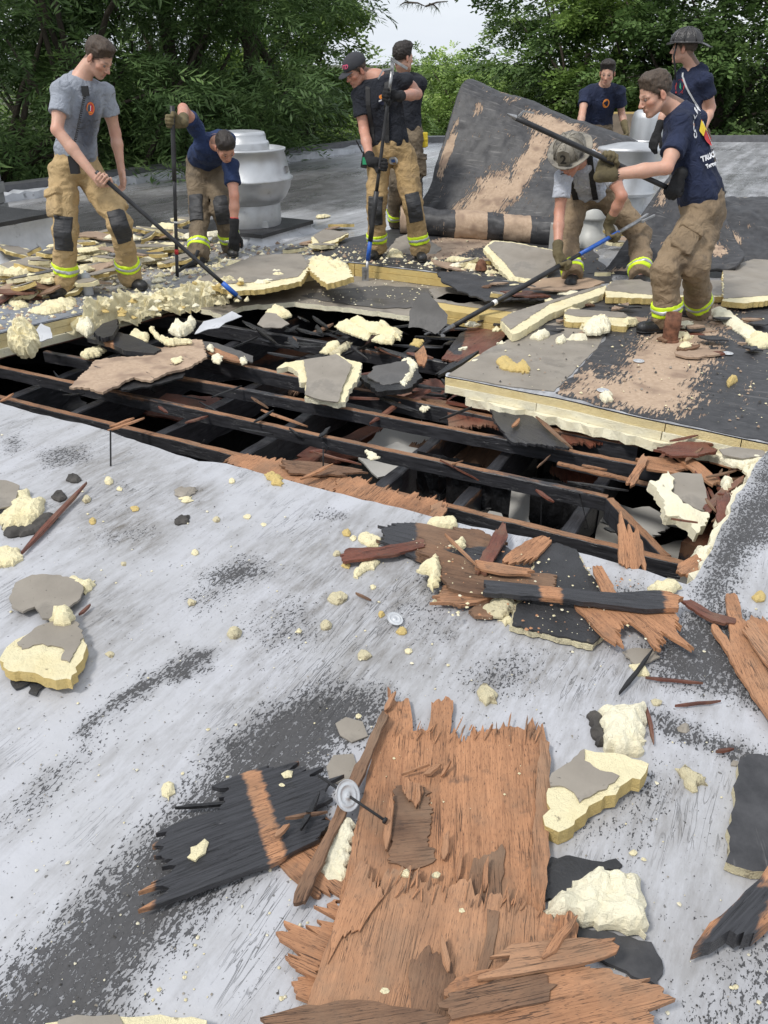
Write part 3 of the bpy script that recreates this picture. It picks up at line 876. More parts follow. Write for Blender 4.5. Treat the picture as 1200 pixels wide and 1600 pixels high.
for (x0_, x1_) in ((697, 840), (841, 1037), (1038.5, 1310)):
 pl.append((seg(front_edge, x0_, x1_), bkE, -.052, .045, 'foam_pale', .012, .003))
pl.append((seg(front_edge, 730, 1310), bkE, -.099, .05, 'foam_pale', .035, .025))
pl.append((side_edge[1:], bkD, -.008, .088, 'foam_layer', .004, .004))
layered('big cream insulation stack with three layers at the right back edge of the hole', pl, origin=tuple(P(950, 640)))
# surfaces on top of the right hand stack
stz = .005
tan_r = [([(900, 600), (1010, 470), (1200, 470), (1200, 560), (1130, 660), (1060, 650), (960, 640)], .08, .9), ([(780, 560), (880, 585), (1000, 628), (960, 640), (870, 625)], .12, .75), ([(985, 430), (1200, 450), (1200, 480), (960, 475)], .25, .55)]
slab('stripped_roof_surface', [(868, 613), (905, 575), (935, 545), (950, 520), (880, 520), (835, 530), (860, 480), (950, 450), (1100, 455), (1320, 480), (1320, 712), (1200, 690), (1100, 669), (1000, 649), (930, 632)], stz, .004, M['stripped'], None, grain=GRAIN - 90, rough=.012, step=.05, res=.06, bump=.003,
     paint={'tan': [([(945, 590), (1030, 480), (1075, 455), (1150, 470), (1135, 520), (1120, 570), (1085, 640), (1060, 655), (990, 645), (960, 640), (880, 615), (915, 590)], .42, 1.05), ([(868, 613), (905, 575), (935, 560), (950, 600), (930, 632)], .2, .95), ([(960, 470), (1100, 445), (1150, 460), (1050, 490)], .2, .7), ([(1155, 585), (1190, 590), (1180, 640), (1140, 650)], .06, .5)]})['kind'] = 'structure'
slab('facer_surface', [(700, 586), (760, 547), (835, 512), (875, 500), (945, 520), (932, 545), (903, 573), (866, 611), (800, 604)], stz, .004, M['facer'], None, rough=.006, step=.05, res=.08)['kind'] = 'structure'
# stripped zone below the curled roofing and around the men
slab('stripped_roof_surface', [(480, 398), (530, 375), (640, 352), (900, 350), (960, 440), (880, 446), (800, 438), (700, 426), (640, 419), (547, 408)], stz, .004, M['stripped'], None, grain=GRAIN - 60, rough=.02, step=.1, res=.1, bump=.003,
     paint={'tan': [([(640, 380), (740, 362), (800, 372), (690, 410), (640, 400)], .25, 1.0), ([(720, 400), (790, 395), (800, 430), (740, 425)], .15, .7), ([(530, 385), (600, 375), (600, 400), (530, 400)], .2, .5)]})['kind'] = 'structure'
slab('blue_grey_sheet', [(-260, 588), (0, 519), (107, 494), (165, 480), (210, 471), (150, 455), (60, 440), (-40, 442), (-260, 500)], stz, .004, simple('blue_grey_sheet', (.20, .215, .245), .55, 0, 5, .3, .003, 40, dirt=((.09, .09, .095), 5, .55)), None, rough=.01, step=.08, res=.1, bump=.004)['kind'] = 'structure'
# low parapet strip at the far left edge of the roof
def edge_run(z0, off, w, h, mat, name, lab, cat, a=EL0, b=EL1, n=60, wob=.1):
 m = MB(); d = (b - a).normalized(); s = Vector((0, 0, 1)).cross(d)
 m.beam(a + s * off + Vector((0, 0, z0)), b + s * off + Vector((0, 0, z0)), w, h, wob=wob, n=n)
 return tag(m.obj(name, mat), lab, cat)
edge_run(.17, .12, .25, .5, simple('dark_edge_metal', (.10, .10, .105), .5), 'edge_coping', 'dark metal coping along the far left roof edge', 'coping', wob=.02)
edge_run(.10, -.12, .26, .12, M['silver_flash'], 'edge_flashing', 'lumpy silver flashing running along the foot of the left roof edge', 'flashing', wob=.25, n=110)
a = Vector((EL1.x, EL1.y, 0)); b = Vector((10.6, 20.35, 0))
edge_run(.12, .0, .3, .4, simple('grey_edge_metal', (.13, .13, .135), .5), 'edge_coping', 'dark coping along the far back edge of the roof', 'coping', a, b, wob=.02)
# wreckage lying below the joists
Rw = random.Random(17)
for k, (px, py, z_, mt, lb) in enumerate(((90, 640, -.5, 'char', 'burnt sheathing scrap low at the far left of the hole'), (300, 640, -.5, 'ply_red', 'wet brown scrap low below the tan plank'), (520, 700, -.6, 'ply_red', 'wet brown sheathing low left of the middle rafters'),
 (460, 600, -.4, 'ply_dark', 'brown scrap low behind the pale grey board piece'), (640, 690, -.55, 'drywall', 'pale wedge of drywall low in the middle of the hole'), (735, 700, -.5, 'ply_dark', 'brown wreckage low under the third joist'), (905, 735, -.5, 'ply_red', 'wet brown wreckage low behind the angled brace'),
 (1000, 810, -.6, 'drywall', 'grey drywall sheet low behind the angled brace'), (660, 610, -.3, 'ply_red', 'wet brown deck piece low at the cream stack corner'), (560, 640, -.35, 'char', 'burnt deck piece low in the middle of the hole'))):
 c = P(px, py, z_); m_ = Rw.randint(5, 7); L_ = Rw.uniform(.25, .5)
 slab('wreckage', [c + Vector((math.cos(6.283 * j / m_) * L_ * Rw.uniform(.5, 1), math.sin(6.283 * j / m_) * L_ * .6 * Rw.uniform(.5, 1), 0)) for j in range(m_)], z_, .014, M[mt], None, lb, 'wreckage', rough=.02, step=.05, res=.2, grain=Rw.uniform(0, 180), teeth=.06, tilt=(Rw.uniform(-140, -40), Rw.uniform(10, 35)), seed=k)
# ================================================================ TREES BEYOND THE ROOF
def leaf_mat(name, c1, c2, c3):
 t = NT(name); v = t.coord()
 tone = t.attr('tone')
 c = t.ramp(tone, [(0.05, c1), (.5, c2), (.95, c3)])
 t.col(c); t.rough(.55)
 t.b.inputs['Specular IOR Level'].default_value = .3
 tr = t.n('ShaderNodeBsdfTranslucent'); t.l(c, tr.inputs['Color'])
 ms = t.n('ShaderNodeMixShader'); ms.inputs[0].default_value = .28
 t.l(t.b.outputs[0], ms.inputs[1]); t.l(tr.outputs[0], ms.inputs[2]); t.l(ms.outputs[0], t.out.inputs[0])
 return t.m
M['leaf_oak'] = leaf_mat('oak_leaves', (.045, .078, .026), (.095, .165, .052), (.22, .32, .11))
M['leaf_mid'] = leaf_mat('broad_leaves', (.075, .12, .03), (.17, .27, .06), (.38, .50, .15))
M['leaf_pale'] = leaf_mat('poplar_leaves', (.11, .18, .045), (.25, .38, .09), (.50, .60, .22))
M['leaf_dark'] = leaf_mat('dark_green_leaves', (.05, .085, .025), (.095, .165, .048), (.21, .31, .10))  # deeper green leaf colour for the dark trees, bushes and twig needles
def bark_mat():
 t = NT('bark'); v = t.coord(None, (1, 1, .2))
 t.col(t.ramp(t.noise(v, 8, 6, .65), [(.3, (.03, .024, .018)), (.7, (.10, .08, .06))])); t.rough(.95); t.bump(t.noise(v, 12, 6, .7), .05); return t.m
M['bark'] = bark_mat()
def spray_template(kind, R):
 """leaves along one twig: (tri vertices (n,3,3))"""
 L = []
 n, tl, ll, lw = {'oak': (13, .42, .16, .034), 'broad': (9, .40, .15, .085), 'big': (7, .75, .30, .17)}[kind]
 for i in range(n):
  t = i / (n - 1); p = np.array([tl * t, 0, -.10 * t * t])
  a = (1 if i % 2 else -1) * R.uniform(.5, 1.1); b = R.uniform(-.45, .35)
  d = np.array([math.cos(a) * math.cos(b), math.sin(a) * math.cos(b), math.sin(b)])
  s = np.cross(d, np.array([R.uniform(-.4, .4), R.uniform(-.4, .4), 1])); s /= np.linalg.norm(s)
  if kind == 'oak': L.append([p, p + d * ll * .5 + s * lw / 2, p + d * ll]); L.append([p, p + d * ll, p + d * ll * .5 - s * lw / 2])
  else: L.append([p, p + d * ll * .55 + s * lw / 2, p + d * ll]); L.append([p, p + d * ll, p + d * ll * .55 - s * lw / 2])
 return np.array(L)
def tree(name, base, H, crown_c, crown_r, nclump, nspray, kind, mat, label, group, cat='tree', trunk=.18, seed=1, lo_cut=None, clump_r=(.45, .95)):
 r = np.random.default_rng(seed); R = random.Random(seed)
 nspray = int(nspray * .74); root = empty(name, base, label, cat, group)
 b = Vector(base); top = Vector(crown_c)
 mb = MB()
 pts = [b + (top - b) * t + Vector((R.uniform(-.12, .12), R.uniform(-.12, .12), 0)) * (1 if 0 < t < 1 else 0) for t in (0, .25, .5, .75, 1)]
 mb.tube(pts, [trunk * 1.3, trunk * 1.05, trunk, trunk * .75, trunk * .4], 9)
 mb.obj('trunk', M['bark'], root, True)
 mb = MB()
 cr = np.array(crown_r); cc = np.array(crown_c)
 # clumps on a lumpy shell
 u = r.normal(size=(nclump, 3)); u /= np.linalg.norm(u, axis=1)[:, None]
 rad = r.uniform(.45, 1.05, nclump) ** .6
 cl = cc + u * cr * rad[:, None] * (1 + .25 * vnoise(u * 2 + seed, 1.3))[:, None]
 crr = r.uniform(*clump_r, nclump) * (1.1 - .3 * rad)
 for i in range(min(nclump, 14)):
  p0 = b + (top - b) * R.uniform(.35, .95); mb.tube([p0, (p0 + Vector(cl[i])) / 2 + Vector((0, 0, .25)), Vector(cl[i])], [trunk * .35, trunk * .22, trunk * .07], 6)
 mb.obj('limbs', M['bark'], root, True)
 T = [spray_template(kind, R) for _ in range(5)]
 k = r.integers(0, nclump, nspray)
 v = r.normal(size=(nspray, 3)); v /= np.linalg.norm(v, axis=1)[:, None]
 v[:, 2] = np.where((v[:, 2] < -.2), v[:, 2] * .4, v[:, 2])
 rr = r.uniform(.35, 1.0, nspray) ** .5
 pos = cl[k] + v * (crr[k] * rr)[:, None] * np.array([1.25, 1.25, .75])
 out = (v + u[k] * .5); out[:, 2] *= .4; out[:, 2] -= r.uniform(0, .5, nspray)
 out /= np.linalg.norm(out, axis=1)[:, None]
 side = np.cross(out, np.array([0, 0, 1.0])); side /= np.linalg.norm(side, axis=1)[:, None] + 1e-9
 roll = r.uniform(-.7, .7, nspray)
 up = np.cross(side, out)
 s2 = side * np.cos(roll)[:, None] + up * np.sin(roll)[:, None]; up2 = np.cross(s2, out)
 B = np.stack([out, s2, up2], 1)            # rows
 sc = r.uniform(.7, 1.35, nspray)
 V = []; tone = []
 ctone = r.uniform(0, 1, nclump)
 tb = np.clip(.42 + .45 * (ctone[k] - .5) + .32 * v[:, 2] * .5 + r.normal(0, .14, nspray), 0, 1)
 for j, tp in enumerate(T):
  m = (np.arange(nspray) % 5) == j
  q = np.einsum('lvk,skj->slvj', tp, B[m]) * sc[m][:, None, None, None] + pos[m][:, None, None, :]
  V.append(q.reshape(-1, 3)); tn = np.clip(tb[m][:, None] + r.normal(0, .10, (m.sum(), tp.shape[0])), 0, 1)
  tone.append(np.repeat(tn.reshape(-1), 3))
 V = np.vstack(V); tone = np.concatenate(tone)
 if lo_cut is not None:
  keep = (V.reshape(-1, 3, 3)[:, 0, 2] > lo_cut)
  V = V.reshape(-1, 3, 3)[keep].reshape(-1, 3); tone = tone.reshape(-1, 3)[keep].reshape(-1)
 F = np.arange(len(V)).reshape(-1, 3)
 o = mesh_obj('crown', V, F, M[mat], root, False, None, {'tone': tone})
 return root
def at(px, Y): v = W(px, 100, Y); return v.x
GT = 'trees behind the roof'
specs = [
 # px, Y, crown z, rx, rz, clumps, sprays, kind, mat, label
 (60, 26.0, 1.6, 3.4, 4.0, 50, 3000, 'broad', 'leaf_dark', 'green tree filling the gap behind the far left oaks'),
 (240, 27.0, 1.8, 3.6, 4.0, 50, 3000, 'broad', 'leaf_mid', 'green tree showing between the trunks of the left oaks'),
 (-60, 14.5, 1.2, 3.4, 3.4, 60, 5200, 'oak', 'leaf_oak', 'dark fine leaved oak at the far left edge of the picture'),
 (120, 15.5, 1.8, 3.2, 3.8, 70, 6800, 'oak', 'leaf_oak', 'dark fine leaved oak behind the man in the grey shirt'),
 (285, 18.0, 2.4, 3.0, 4.2, 60, 5600, 'oak', 'leaf_dark', 'tall dark oak between the grey shirted man and the bending man'),
 (390, 20.0, 2.6, 2.0, 4.2, 60, 5200, 'oak', 'leaf_dark', 'dark oak with a bare trunk showing above the metal fan'),
 (470, 25.0, 1.3, 1.5, 3.2, 34, 2600, 'broad', 'leaf_mid', 'leafy tree with sky gaps just left of the man in the cap'),
 (420, 30.0, .2, 4.0, 2.8, 44, 3000, 'broad', 'leaf_mid', 'mid green tree low behind the metal fan'),
 (560, 36.0, -1.6, 2.4, 2.7, 40, 2600, 'broad', 'leaf_mid', 'rounded green tree behind the cap of the middle man'),
 (632, 46.0, -1.4, 2.6, 2.8, 40, 2400, 'broad', 'leaf_mid', 'distant green tree between the two middle men'),
 (690, 42.0, -1.2, 2.2, 3.1, 42, 2800, 'broad', 'leaf_pale', 'pale green tree right of the dark haired man'),
 (756, 38.0, -.7, 2.3, 2.9, 42, 2800, 'broad', 'leaf_mid', 'green pointed tree above the curled roofing sheet'),
 (878, 32.0, 1.3, 1.9, 3.4, 44, 3200, 'broad', 'leaf_mid', 'green tree at the right side of the sky gap'),
 (920, 29.0, 1.8, 2.8, 4.0, 50, 3800, 'broad', 'leaf_dark', 'dark green tree behind the leaning man'),
 (1030, 27.0, 2.2, 2.9, 4.2, 54, 4200, 'broad', 'leaf_mid', 'full green tree behind the black helmet'),
 (1140, 25.0, 1.9, 2.9, 4.2, 54, 4200, 'broad', 'leaf_dark', 'dark green tree right of the black helmet'),
 (1245, 23.5, 1.4, 2.8, 4.2, 50, 3800, 'broad', 'leaf_dark', 'dark green tree cut by the right edge of the picture'),
]
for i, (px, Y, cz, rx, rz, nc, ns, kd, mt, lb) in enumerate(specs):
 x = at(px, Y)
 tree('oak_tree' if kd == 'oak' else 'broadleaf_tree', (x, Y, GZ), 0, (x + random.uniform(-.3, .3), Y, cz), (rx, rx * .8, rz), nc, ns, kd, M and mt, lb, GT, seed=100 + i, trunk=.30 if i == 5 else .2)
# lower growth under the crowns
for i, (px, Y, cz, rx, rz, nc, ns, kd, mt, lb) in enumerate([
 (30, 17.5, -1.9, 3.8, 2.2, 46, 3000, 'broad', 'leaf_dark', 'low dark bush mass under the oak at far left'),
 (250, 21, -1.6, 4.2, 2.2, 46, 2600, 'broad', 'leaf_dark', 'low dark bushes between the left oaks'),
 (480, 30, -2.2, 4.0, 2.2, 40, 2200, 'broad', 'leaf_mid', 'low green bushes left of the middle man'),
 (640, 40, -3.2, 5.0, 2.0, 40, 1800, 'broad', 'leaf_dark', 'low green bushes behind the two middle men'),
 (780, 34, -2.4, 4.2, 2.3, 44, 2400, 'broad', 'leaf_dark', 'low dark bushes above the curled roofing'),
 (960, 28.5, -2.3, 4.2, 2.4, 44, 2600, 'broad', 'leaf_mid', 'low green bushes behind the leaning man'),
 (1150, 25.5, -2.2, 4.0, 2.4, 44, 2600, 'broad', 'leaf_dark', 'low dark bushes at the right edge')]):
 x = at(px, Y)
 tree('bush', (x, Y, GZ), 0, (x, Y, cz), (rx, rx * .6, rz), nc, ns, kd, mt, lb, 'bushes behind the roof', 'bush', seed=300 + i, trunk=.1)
# far wood closing the view
def wood_mass():
 r = np.random.default_rng(77); R = random.Random(77)
 T = spray_template('big', R); n = 6500
 x = r.uniform(-70, 75, n); y = 58 + r.uniform(-6, 8, n) + np.abs(x) * .05
 hgt = .9 + 1.6 * vnoise(np.c_[x, y * 0, x * 0], .14, 3) - 1.0 * ((x > -8) & (x < 22))
 z = GZ + r.uniform(0, 1, n) ** .7 * (hgt - GZ)
 a = r.uniform(0, 6.28, n); c, s = np.cos(a), np.sin(a)
 B = np.stack([np.c_[c, s, -.3 * np.ones(n)], np.c_[-s, c, 0 * s], np.c_[.2 * c, .2 * s, np.ones(n)]], 1)
 V = (np.einsum('lvk,skj->slvj', T, B) * 1.6 + np.c_[x, y, z][:, None, None, :]).reshape(-1, 3)
 tone = np.repeat(np.clip(r.normal(.4, .2, n * len(T)), 0, 1), 3)
 o = mesh_obj('distant_woods', V, np.arange(len(V)).reshape(-1, 3), M['leaf_mid'], None, False, None, {'tone': tone}, loc=(0, 60, GZ))
 tag(o, 'far green woods closing the view behind all the trees', 'woods', kind='stuff')
wood_mass()
# twig hanging in from above the frame
t = empty('hanging_branch', tuple(W(650, -10, 7.5)), 'thin needle twig hanging into the sky at the top edge', 'branch')
mb = MB(); nd = MB(); R = random.Random(9)
for (a, b) in (((560, -40), (640, 4)), ((640, 4), (665, 10)), ((665, 10), (700, 2)), ((640, 4), (625, 8)), ((670, 6), (685, 14)), ((600, -20), (700, -6))):
 p, q = W(*a, 7.5), W(*b, 7.5); mb.tube([p, (p + q) / 2 + Vector((0, 0, .01)), q], [.008, .006, .003], 5)
 for k in range(26):
  f = R.random(); c = p + (q - p) * f; d = Vector((R.uniform(-1, 1), R.uniform(-1, 1), R.uniform(-1, .2))).normalized() * R.uniform(.04, .09)
  s = Vector((0, 0, 1)).cross(d).normalized() * .0025; nd.add([c - s, c + s, c + d], [(0, 1, 2)])
mb.obj('twig', M['bark'], t); nd.obj('needles', M['leaf_dark'], t)
# ================================================================ FIGURES: fused implicit shapes turned into one skin each
class Sdf:
 """a smooth union of tapered capsules, ellipsoids and boxes"""
 def __init__(s): s.ops = []
 def cap(s, a, b, ra, rb, k=.02): s.ops.append(('cap', np.array(a, float), np.array(b, float), ra, rb, k)); return s
 def ell(s, c, r, R=None, k=.02, sub=False): s.ops.append(('ell', np.array(c, float), np.array(r, float), None if R is None else np.array(R, float), sub, k)); return s
 def box(s, c, h, R, rr=.01, k=.01): s.ops.append(('box', np.array(c, float), np.array(h, float), np.array(R, float), rr, k)); return s
 def bounds(s):
  lo = np.full(3, 1e9); hi = -lo
  for o in s.ops:
   if o[0] == 'cap':
    r = max(o[3], o[4])
    lo = np.minimum(lo, np.minimum(o[1], o[2]) - r); hi = np.maximum(hi, np.maximum(o[1], o[2]) + r)
   else:
    if o[0] == 'ell' and o[4]: continue
    r = np.linalg.norm(o[2]) if o[0] == 'box' else o[2].max()
    lo = np.minimum(lo, o[1] - r); hi = np.maximum(hi, o[1] + r)
  return lo - .05, hi + .05
 def ev(s, X):
  d = np.full(len(X), 1e3, dtype=np.float32)
  for o in s.ops:
   if o[0] == 'cap':
    _, a, b, ra, rb, k = o
    ba = (b - a).astype(np.float32); pa = X - a.astype(np.float32)
    h = np.clip(pa @ ba / max(ba @ ba, 1e-9), 0, 1)
    q = np.sqrt(((pa - h[:, None] * ba) ** 2).sum(1)) - (ra + (rb - ra) * h)
   elif o[0] == 'ell':
    _, c, r, R, sub, k = o
    p = X - c.astype(np.float32)
    if R is not None: p = p @ R.astype(np.float32)
    pr = p / r.astype(np.float32); k0 = np.sqrt((pr ** 2).sum(1)); k1 = np.sqrt(((pr / r.astype(np.float32)) ** 2).sum(1)) + 1e-6
    q = k0 * (k0 - 1) / k1
    if sub:
     h = np.clip(.5 - .5 * (d + q) / k, 0, 1); d = d * (1 - h) - q * h + k * h * (1 - h); continue
   else:
    _, c, h_, R, rr, k = o
    p = np.abs((X - c.astype(np.float32)) @ R.astype(np.float32)) - (h_ - rr).astype(np.float32)
    q = np.sqrt((np.maximum(p, 0) ** 2).sum(1)) + np.minimum(p.max(1), 0) - rr
   if k <= 0: d = np.minimum(d, q)
   else:
    h = np.clip(.5 + .5 * (d - q) / k, 0, 1); d = d * (1 - h) + q * h - k * h * (1 - h)
  return d
def polygonize(fn, lo, hi, h):
 """surface nets over a sparse narrow band"""
 lo = np.asarray(lo); hi = np.asarray(hi)
 C = 4
 nb = np.ceil((hi - lo) / (h * C)).astype(int) + 1
 gx, gy, gz = np.meshgrid(*[np.arange(n) for n in nb], indexing='ij')
 ctr = lo + (np.stack([gx, gy, gz], -1).reshape(-1, 3) + .5) * h * C
 dc = fn(ctr.astype(np.float32))
 act = np.abs(dc) < h * C * 1.25
 N = nb * C + 1
 D = np.repeat(np.repeat(np.repeat(np.where(dc < 0, -1., 1.).reshape(nb).astype(np.float32), C, 0), C, 1), C, 2)
 D = np.pad(D, ((0, 1), (0, 1), (0, 1)), constant_values=1.0)
 base = np.stack([gx, gy, gz], -1).reshape(-1, 3)[act] * C
 o = np.stack(np.meshgrid(*[np.arange(C + 1)] * 3, indexing='ij'), -1).reshape(-1, 3)
 idx = (base[:, None, :] + o[None]).reshape(-1, 3)
 lin = (idx[:, 0] * N[1] + idx[:, 1]) * N[2] + idx[:, 2]
 lin = np.unique(lin)
 iz = lin % N[2]; iy = (lin // N[2]) % N[1]; ix = lin // (N[1] * N[2])
 X = (lo + np.stack([ix, iy, iz], 1) * h).astype(np.float32)
 D.ravel()[lin] = fn(X)
 # cells
 S = D < 0
 c000 = S[:-1, :-1, :-1]
 cnt = np.zeros(c000.shape, dtype=np.int8)
 for a in (0, 1):
  for b in (0, 1):
   for c in (0, 1):
    cnt += S[a:a + N[0] - 1, b:b + N[1] - 1, c:c + N[2] - 1]
 cell = (cnt > 0) & (cnt < 8)
 ci = np.argwhere(cell)
 vid = np.full(cell.shape, -1, dtype=np.int64); vid[cell] = np.arange(len(ci))
 acc = np.zeros((len(ci), 3)); num = np.zeros(len(ci))
 cor = [(a, b, c) for a in (0, 1) for b in (0, 1) for c in (0, 1)]
 for p in cor:
  for ax in range(3):
   if p[ax] == 0:
    q = list(p); q[ax] = 1
    d0 = D[ci[:, 0] + p[0], ci[:, 1] + p[1], ci[:, 2] + p[2]]; d1 = D[ci[:, 0] + q[0], ci[:, 1] + q[1], ci[:, 2] + q[2]]
    m = (d0 < 0) != (d1 < 0)
    t = np.where(m, d0 / np.where(m, d0 - d1, 1), 0)
    pt = np.tile(np.array(p, float), (len(ci), 1)); pt[:, ax] += t
    acc += pt * m[:, None]; num += m
 V = lo + (ci + acc / np.maximum(num, 1)[:, None]) * h
 F = []
 for ax in range(3):
  u, w = (ax + 1) % 3, (ax + 2) % 3
  sl0 = [slice(None)] * 3; sl1 = [slice(None)] * 3
  sl0[ax] = slice(0, -1); sl1[ax] = slice(1, None)
  a = S[tuple(sl0)]; b = S[tuple(sl1)]
  e = np.argwhere(a != b)
  e = e[(e[:, u] > 0) & (e[:, w] > 0) & (e[:, u] < N[u] - 1) & (e[:, w] < N[w] - 1)]
  if not len(e): continue
  flip = a[e[:, 0], e[:, 1], e[:, 2]]
  def g(du, dw):
   k = e.copy(); k[:, u] -= du; k[:, w] -= dw
   return vid[k[:, 0], k[:, 1], k[:, 2]]
  q = np.stack([g(0, 0), g(1, 0), g(1, 1), g(0, 1)], 1)
  q[~flip] = q[~flip][:, ::-1]
  F.append(q)
 F = np.vstack(F)
 F = F[(F >= 0).all(1)]
 return V, F
def sdf_obj(name, fn, lo, hi, h, mat, parent=None, attrs=None, mats=None):
 V, F = polygonize(fn, lo, hi, h)
 at = attrs(V) if attrs else None
 return mesh_obj(name, V, F, mats or mat, parent, True, None, at)
def frame_from(fwd, up=Vector((0, 0, 1))):
 """columns: right, forward, up"""
 y = Vector(fwd).normalized(); x = y.cross(up)
 if x.length < 1e-3: x = Vector((1, 0, 0))
 x.normalize(); z = x.cross(y)
 return np.array(Matrix((x, y, z)).transposed())
# ---- materials of people
def skin_mat(name, c):
 t = NT(name); v = t.coord()
 cc = t.ramp(t.noise(v, 14, 4), [(.3, tuple(x * .88 for x in c)), (.7, tuple(min(1, x * 1.08) for x in c))])
 cc = t.mix(t.attr('lip'), cc, (c[0] * .78, c[1] * .42, c[2] * .42))
 cc = t.mix(t.attr('brow'), cc, (.07, .04, .025))
 cc = t.mix(t.attr('flush'), cc, (c[0] * 1.0, c[1] * .68, c[2] * .60))
 cc = t.mix(t.attr('stubble'), cc, (c[0] * .62, c[1] * .55, c[2] * .52))
 t.col(cc); t.rough(.5)
 t.b.inputs['Subsurface Weight'].default_value = .12
 t.b.inputs['Subsurface Radius'].default_value = (.02, .008, .004)
 t.bump(t.noise(v, 160, 3), .0006)
 return t.m
M['skin'] = skin_mat('light_skin', (.56, .325, .235))
M['skin_red'] = skin_mat('flushed_skin', (.50, .255, .18))
def cloth_mat(name, c, fold=.012, var=.22, heather=0, wear=None, rough=.9, sweat=None):
 t = NT(name); v = t.coord()
 cc = t.ramp(t.noise(v, 5, 5, .6), [(.3, tuple(x * (1 - var) for x in c)), (.7, tuple(x * (1 + var) for x in c))])
 if heather:
  cc = t.mix(t.ramp(t.noise(v, 220, 2), [(.35, 0), (.65, heather)]), cc, tuple(min(1, x * 1.5) for x in c))
 if wear:
  cc = t.mix(t.ramp(t.noise(v, wear[1], 6, .65), [(wear[2], 0), (wear[2] + .16, .75)]), cc, wear[0])
 if sweat is not None:
  cc = t.mix(t.math('MULTIPLY', t.attr('sweat'), 1.0), cc, sweat)
 cc = t.mix(t.attr('seam'), cc, tuple(x * .35 for x in c))
 t.col(cc); t.rough(rough)
 h = t.math('ADD', t.noise(v, 13, 3, .5, 1.6), t.math('MULTIPLY', t.noise(v, 420, 2), .05))
 t.bump(h, fold)
 return t.m
M['navy'] = cloth_mat('navy_cotton', (.0105, .017, .046), .024, .3)
M['navy_bright'] = cloth_mat('royal_navy_cotton', (.013, .028, .085), .024, .3)
M['blackish'] = cloth_mat('black_navy_cotton', (.0085, .0105, .017), .022, .3)
M['grey_tee'] = cloth_mat('heather_grey_cotton', (.27, .29, .33), .024, .12, .3, sweat=(.085, .092, .115))
M['light_grey_tee'] = cloth_mat('pale_grey_cotton', (.40, .42, .47), .022, .12, .3)
M['bunker'] = cloth_mat('tan_turnout_cloth', (.37, .25, .115), .02, .2, 0, ((.13, .095, .06), 4, .52), .85)
M['bunker_light'] = cloth_mat('golden_tan_turnout_cloth', (.42, .295, .145), .02, .18, 0, ((.15, .11, .07), 3, .56), .85)
M['bunker_dark'] = cloth_mat('sooty_turnout_cloth', (.165, .125, .08), .02, .25, 0, ((.07, .055, .04), 4, .46), .85)
M['bunker_brown'] = cloth_mat('dirty_brown_turnout_cloth', (.23, .165, .10), .022, .22, 0, ((.09, .065, .045), 4, .5), .85)
M['kneepad'] = simple('ribbed_black_kneepad', (.028, .028, .03), .6, 0, 12, .3, .004, 60)
M['lime'] = simple('lime_reflective_band', (.62, .82, .02), .6, 0, 15, .15)
M['silverband'] = simple('silver_reflective_band', (.42, .43, .42), .35, .3, 15, .15)
M['boot'] = simple('black_rubber_boot', (.016, .016, .017), .45, 0, 12, .4, .003, 70, dirt=((.12, .10, .08), 18, .6))
M['glove_tan'] = cloth_mat('olive_leather_glove', (.125, .10, .05), .012, .3, 0, ((.05, .04, .025), 12, .55))
M['glove_black'] = cloth_mat('black_work_glove', (.012, .012, .013), .010, .3)
M['strap'] = simple('black_webbing', (.012, .012, .013), .7)
def hair_mat(name, c):
 t = NT(name); v = t.coord(None, (1, 1, 1)); g = t.coord(None, (160, 160, 25))
 cc = t.ramp(t.noise(g, 1, 3), [(.3, tuple(x * .55 for x in c)), (.7, tuple(x * 1.5 for x in c))])
 t.col(cc); t.rough(.6); t.bump(t.noise(g, 1, 2), .004); return t.m
M['hair_brown'] = hair_mat('brown_hair', (.050, .031, .019))
M['hair_dark'] = hair_mat('dark_brown_hair', (.018, .012, .009))
M['hair_fair'] = hair_mat('short_fair_brown_hair', (.060, .040, .026))
M['eye'] = simple('eye_white', (.20, .15, .13), .4)
M['pupil'] = simple('eye_dark', (.02, .014, .01), .2)
M['leather_helm'] = simple('worn_pale_helmet', (.20, .18, .145), .55, 0, 9, .4, .003, 40, dirt=((.05, .045, .04), 11, .52))
M['black_helm'] = simple('black_leather_helmet', (.03, .028, .028), .4, 0, 12, .4, .002, 60)
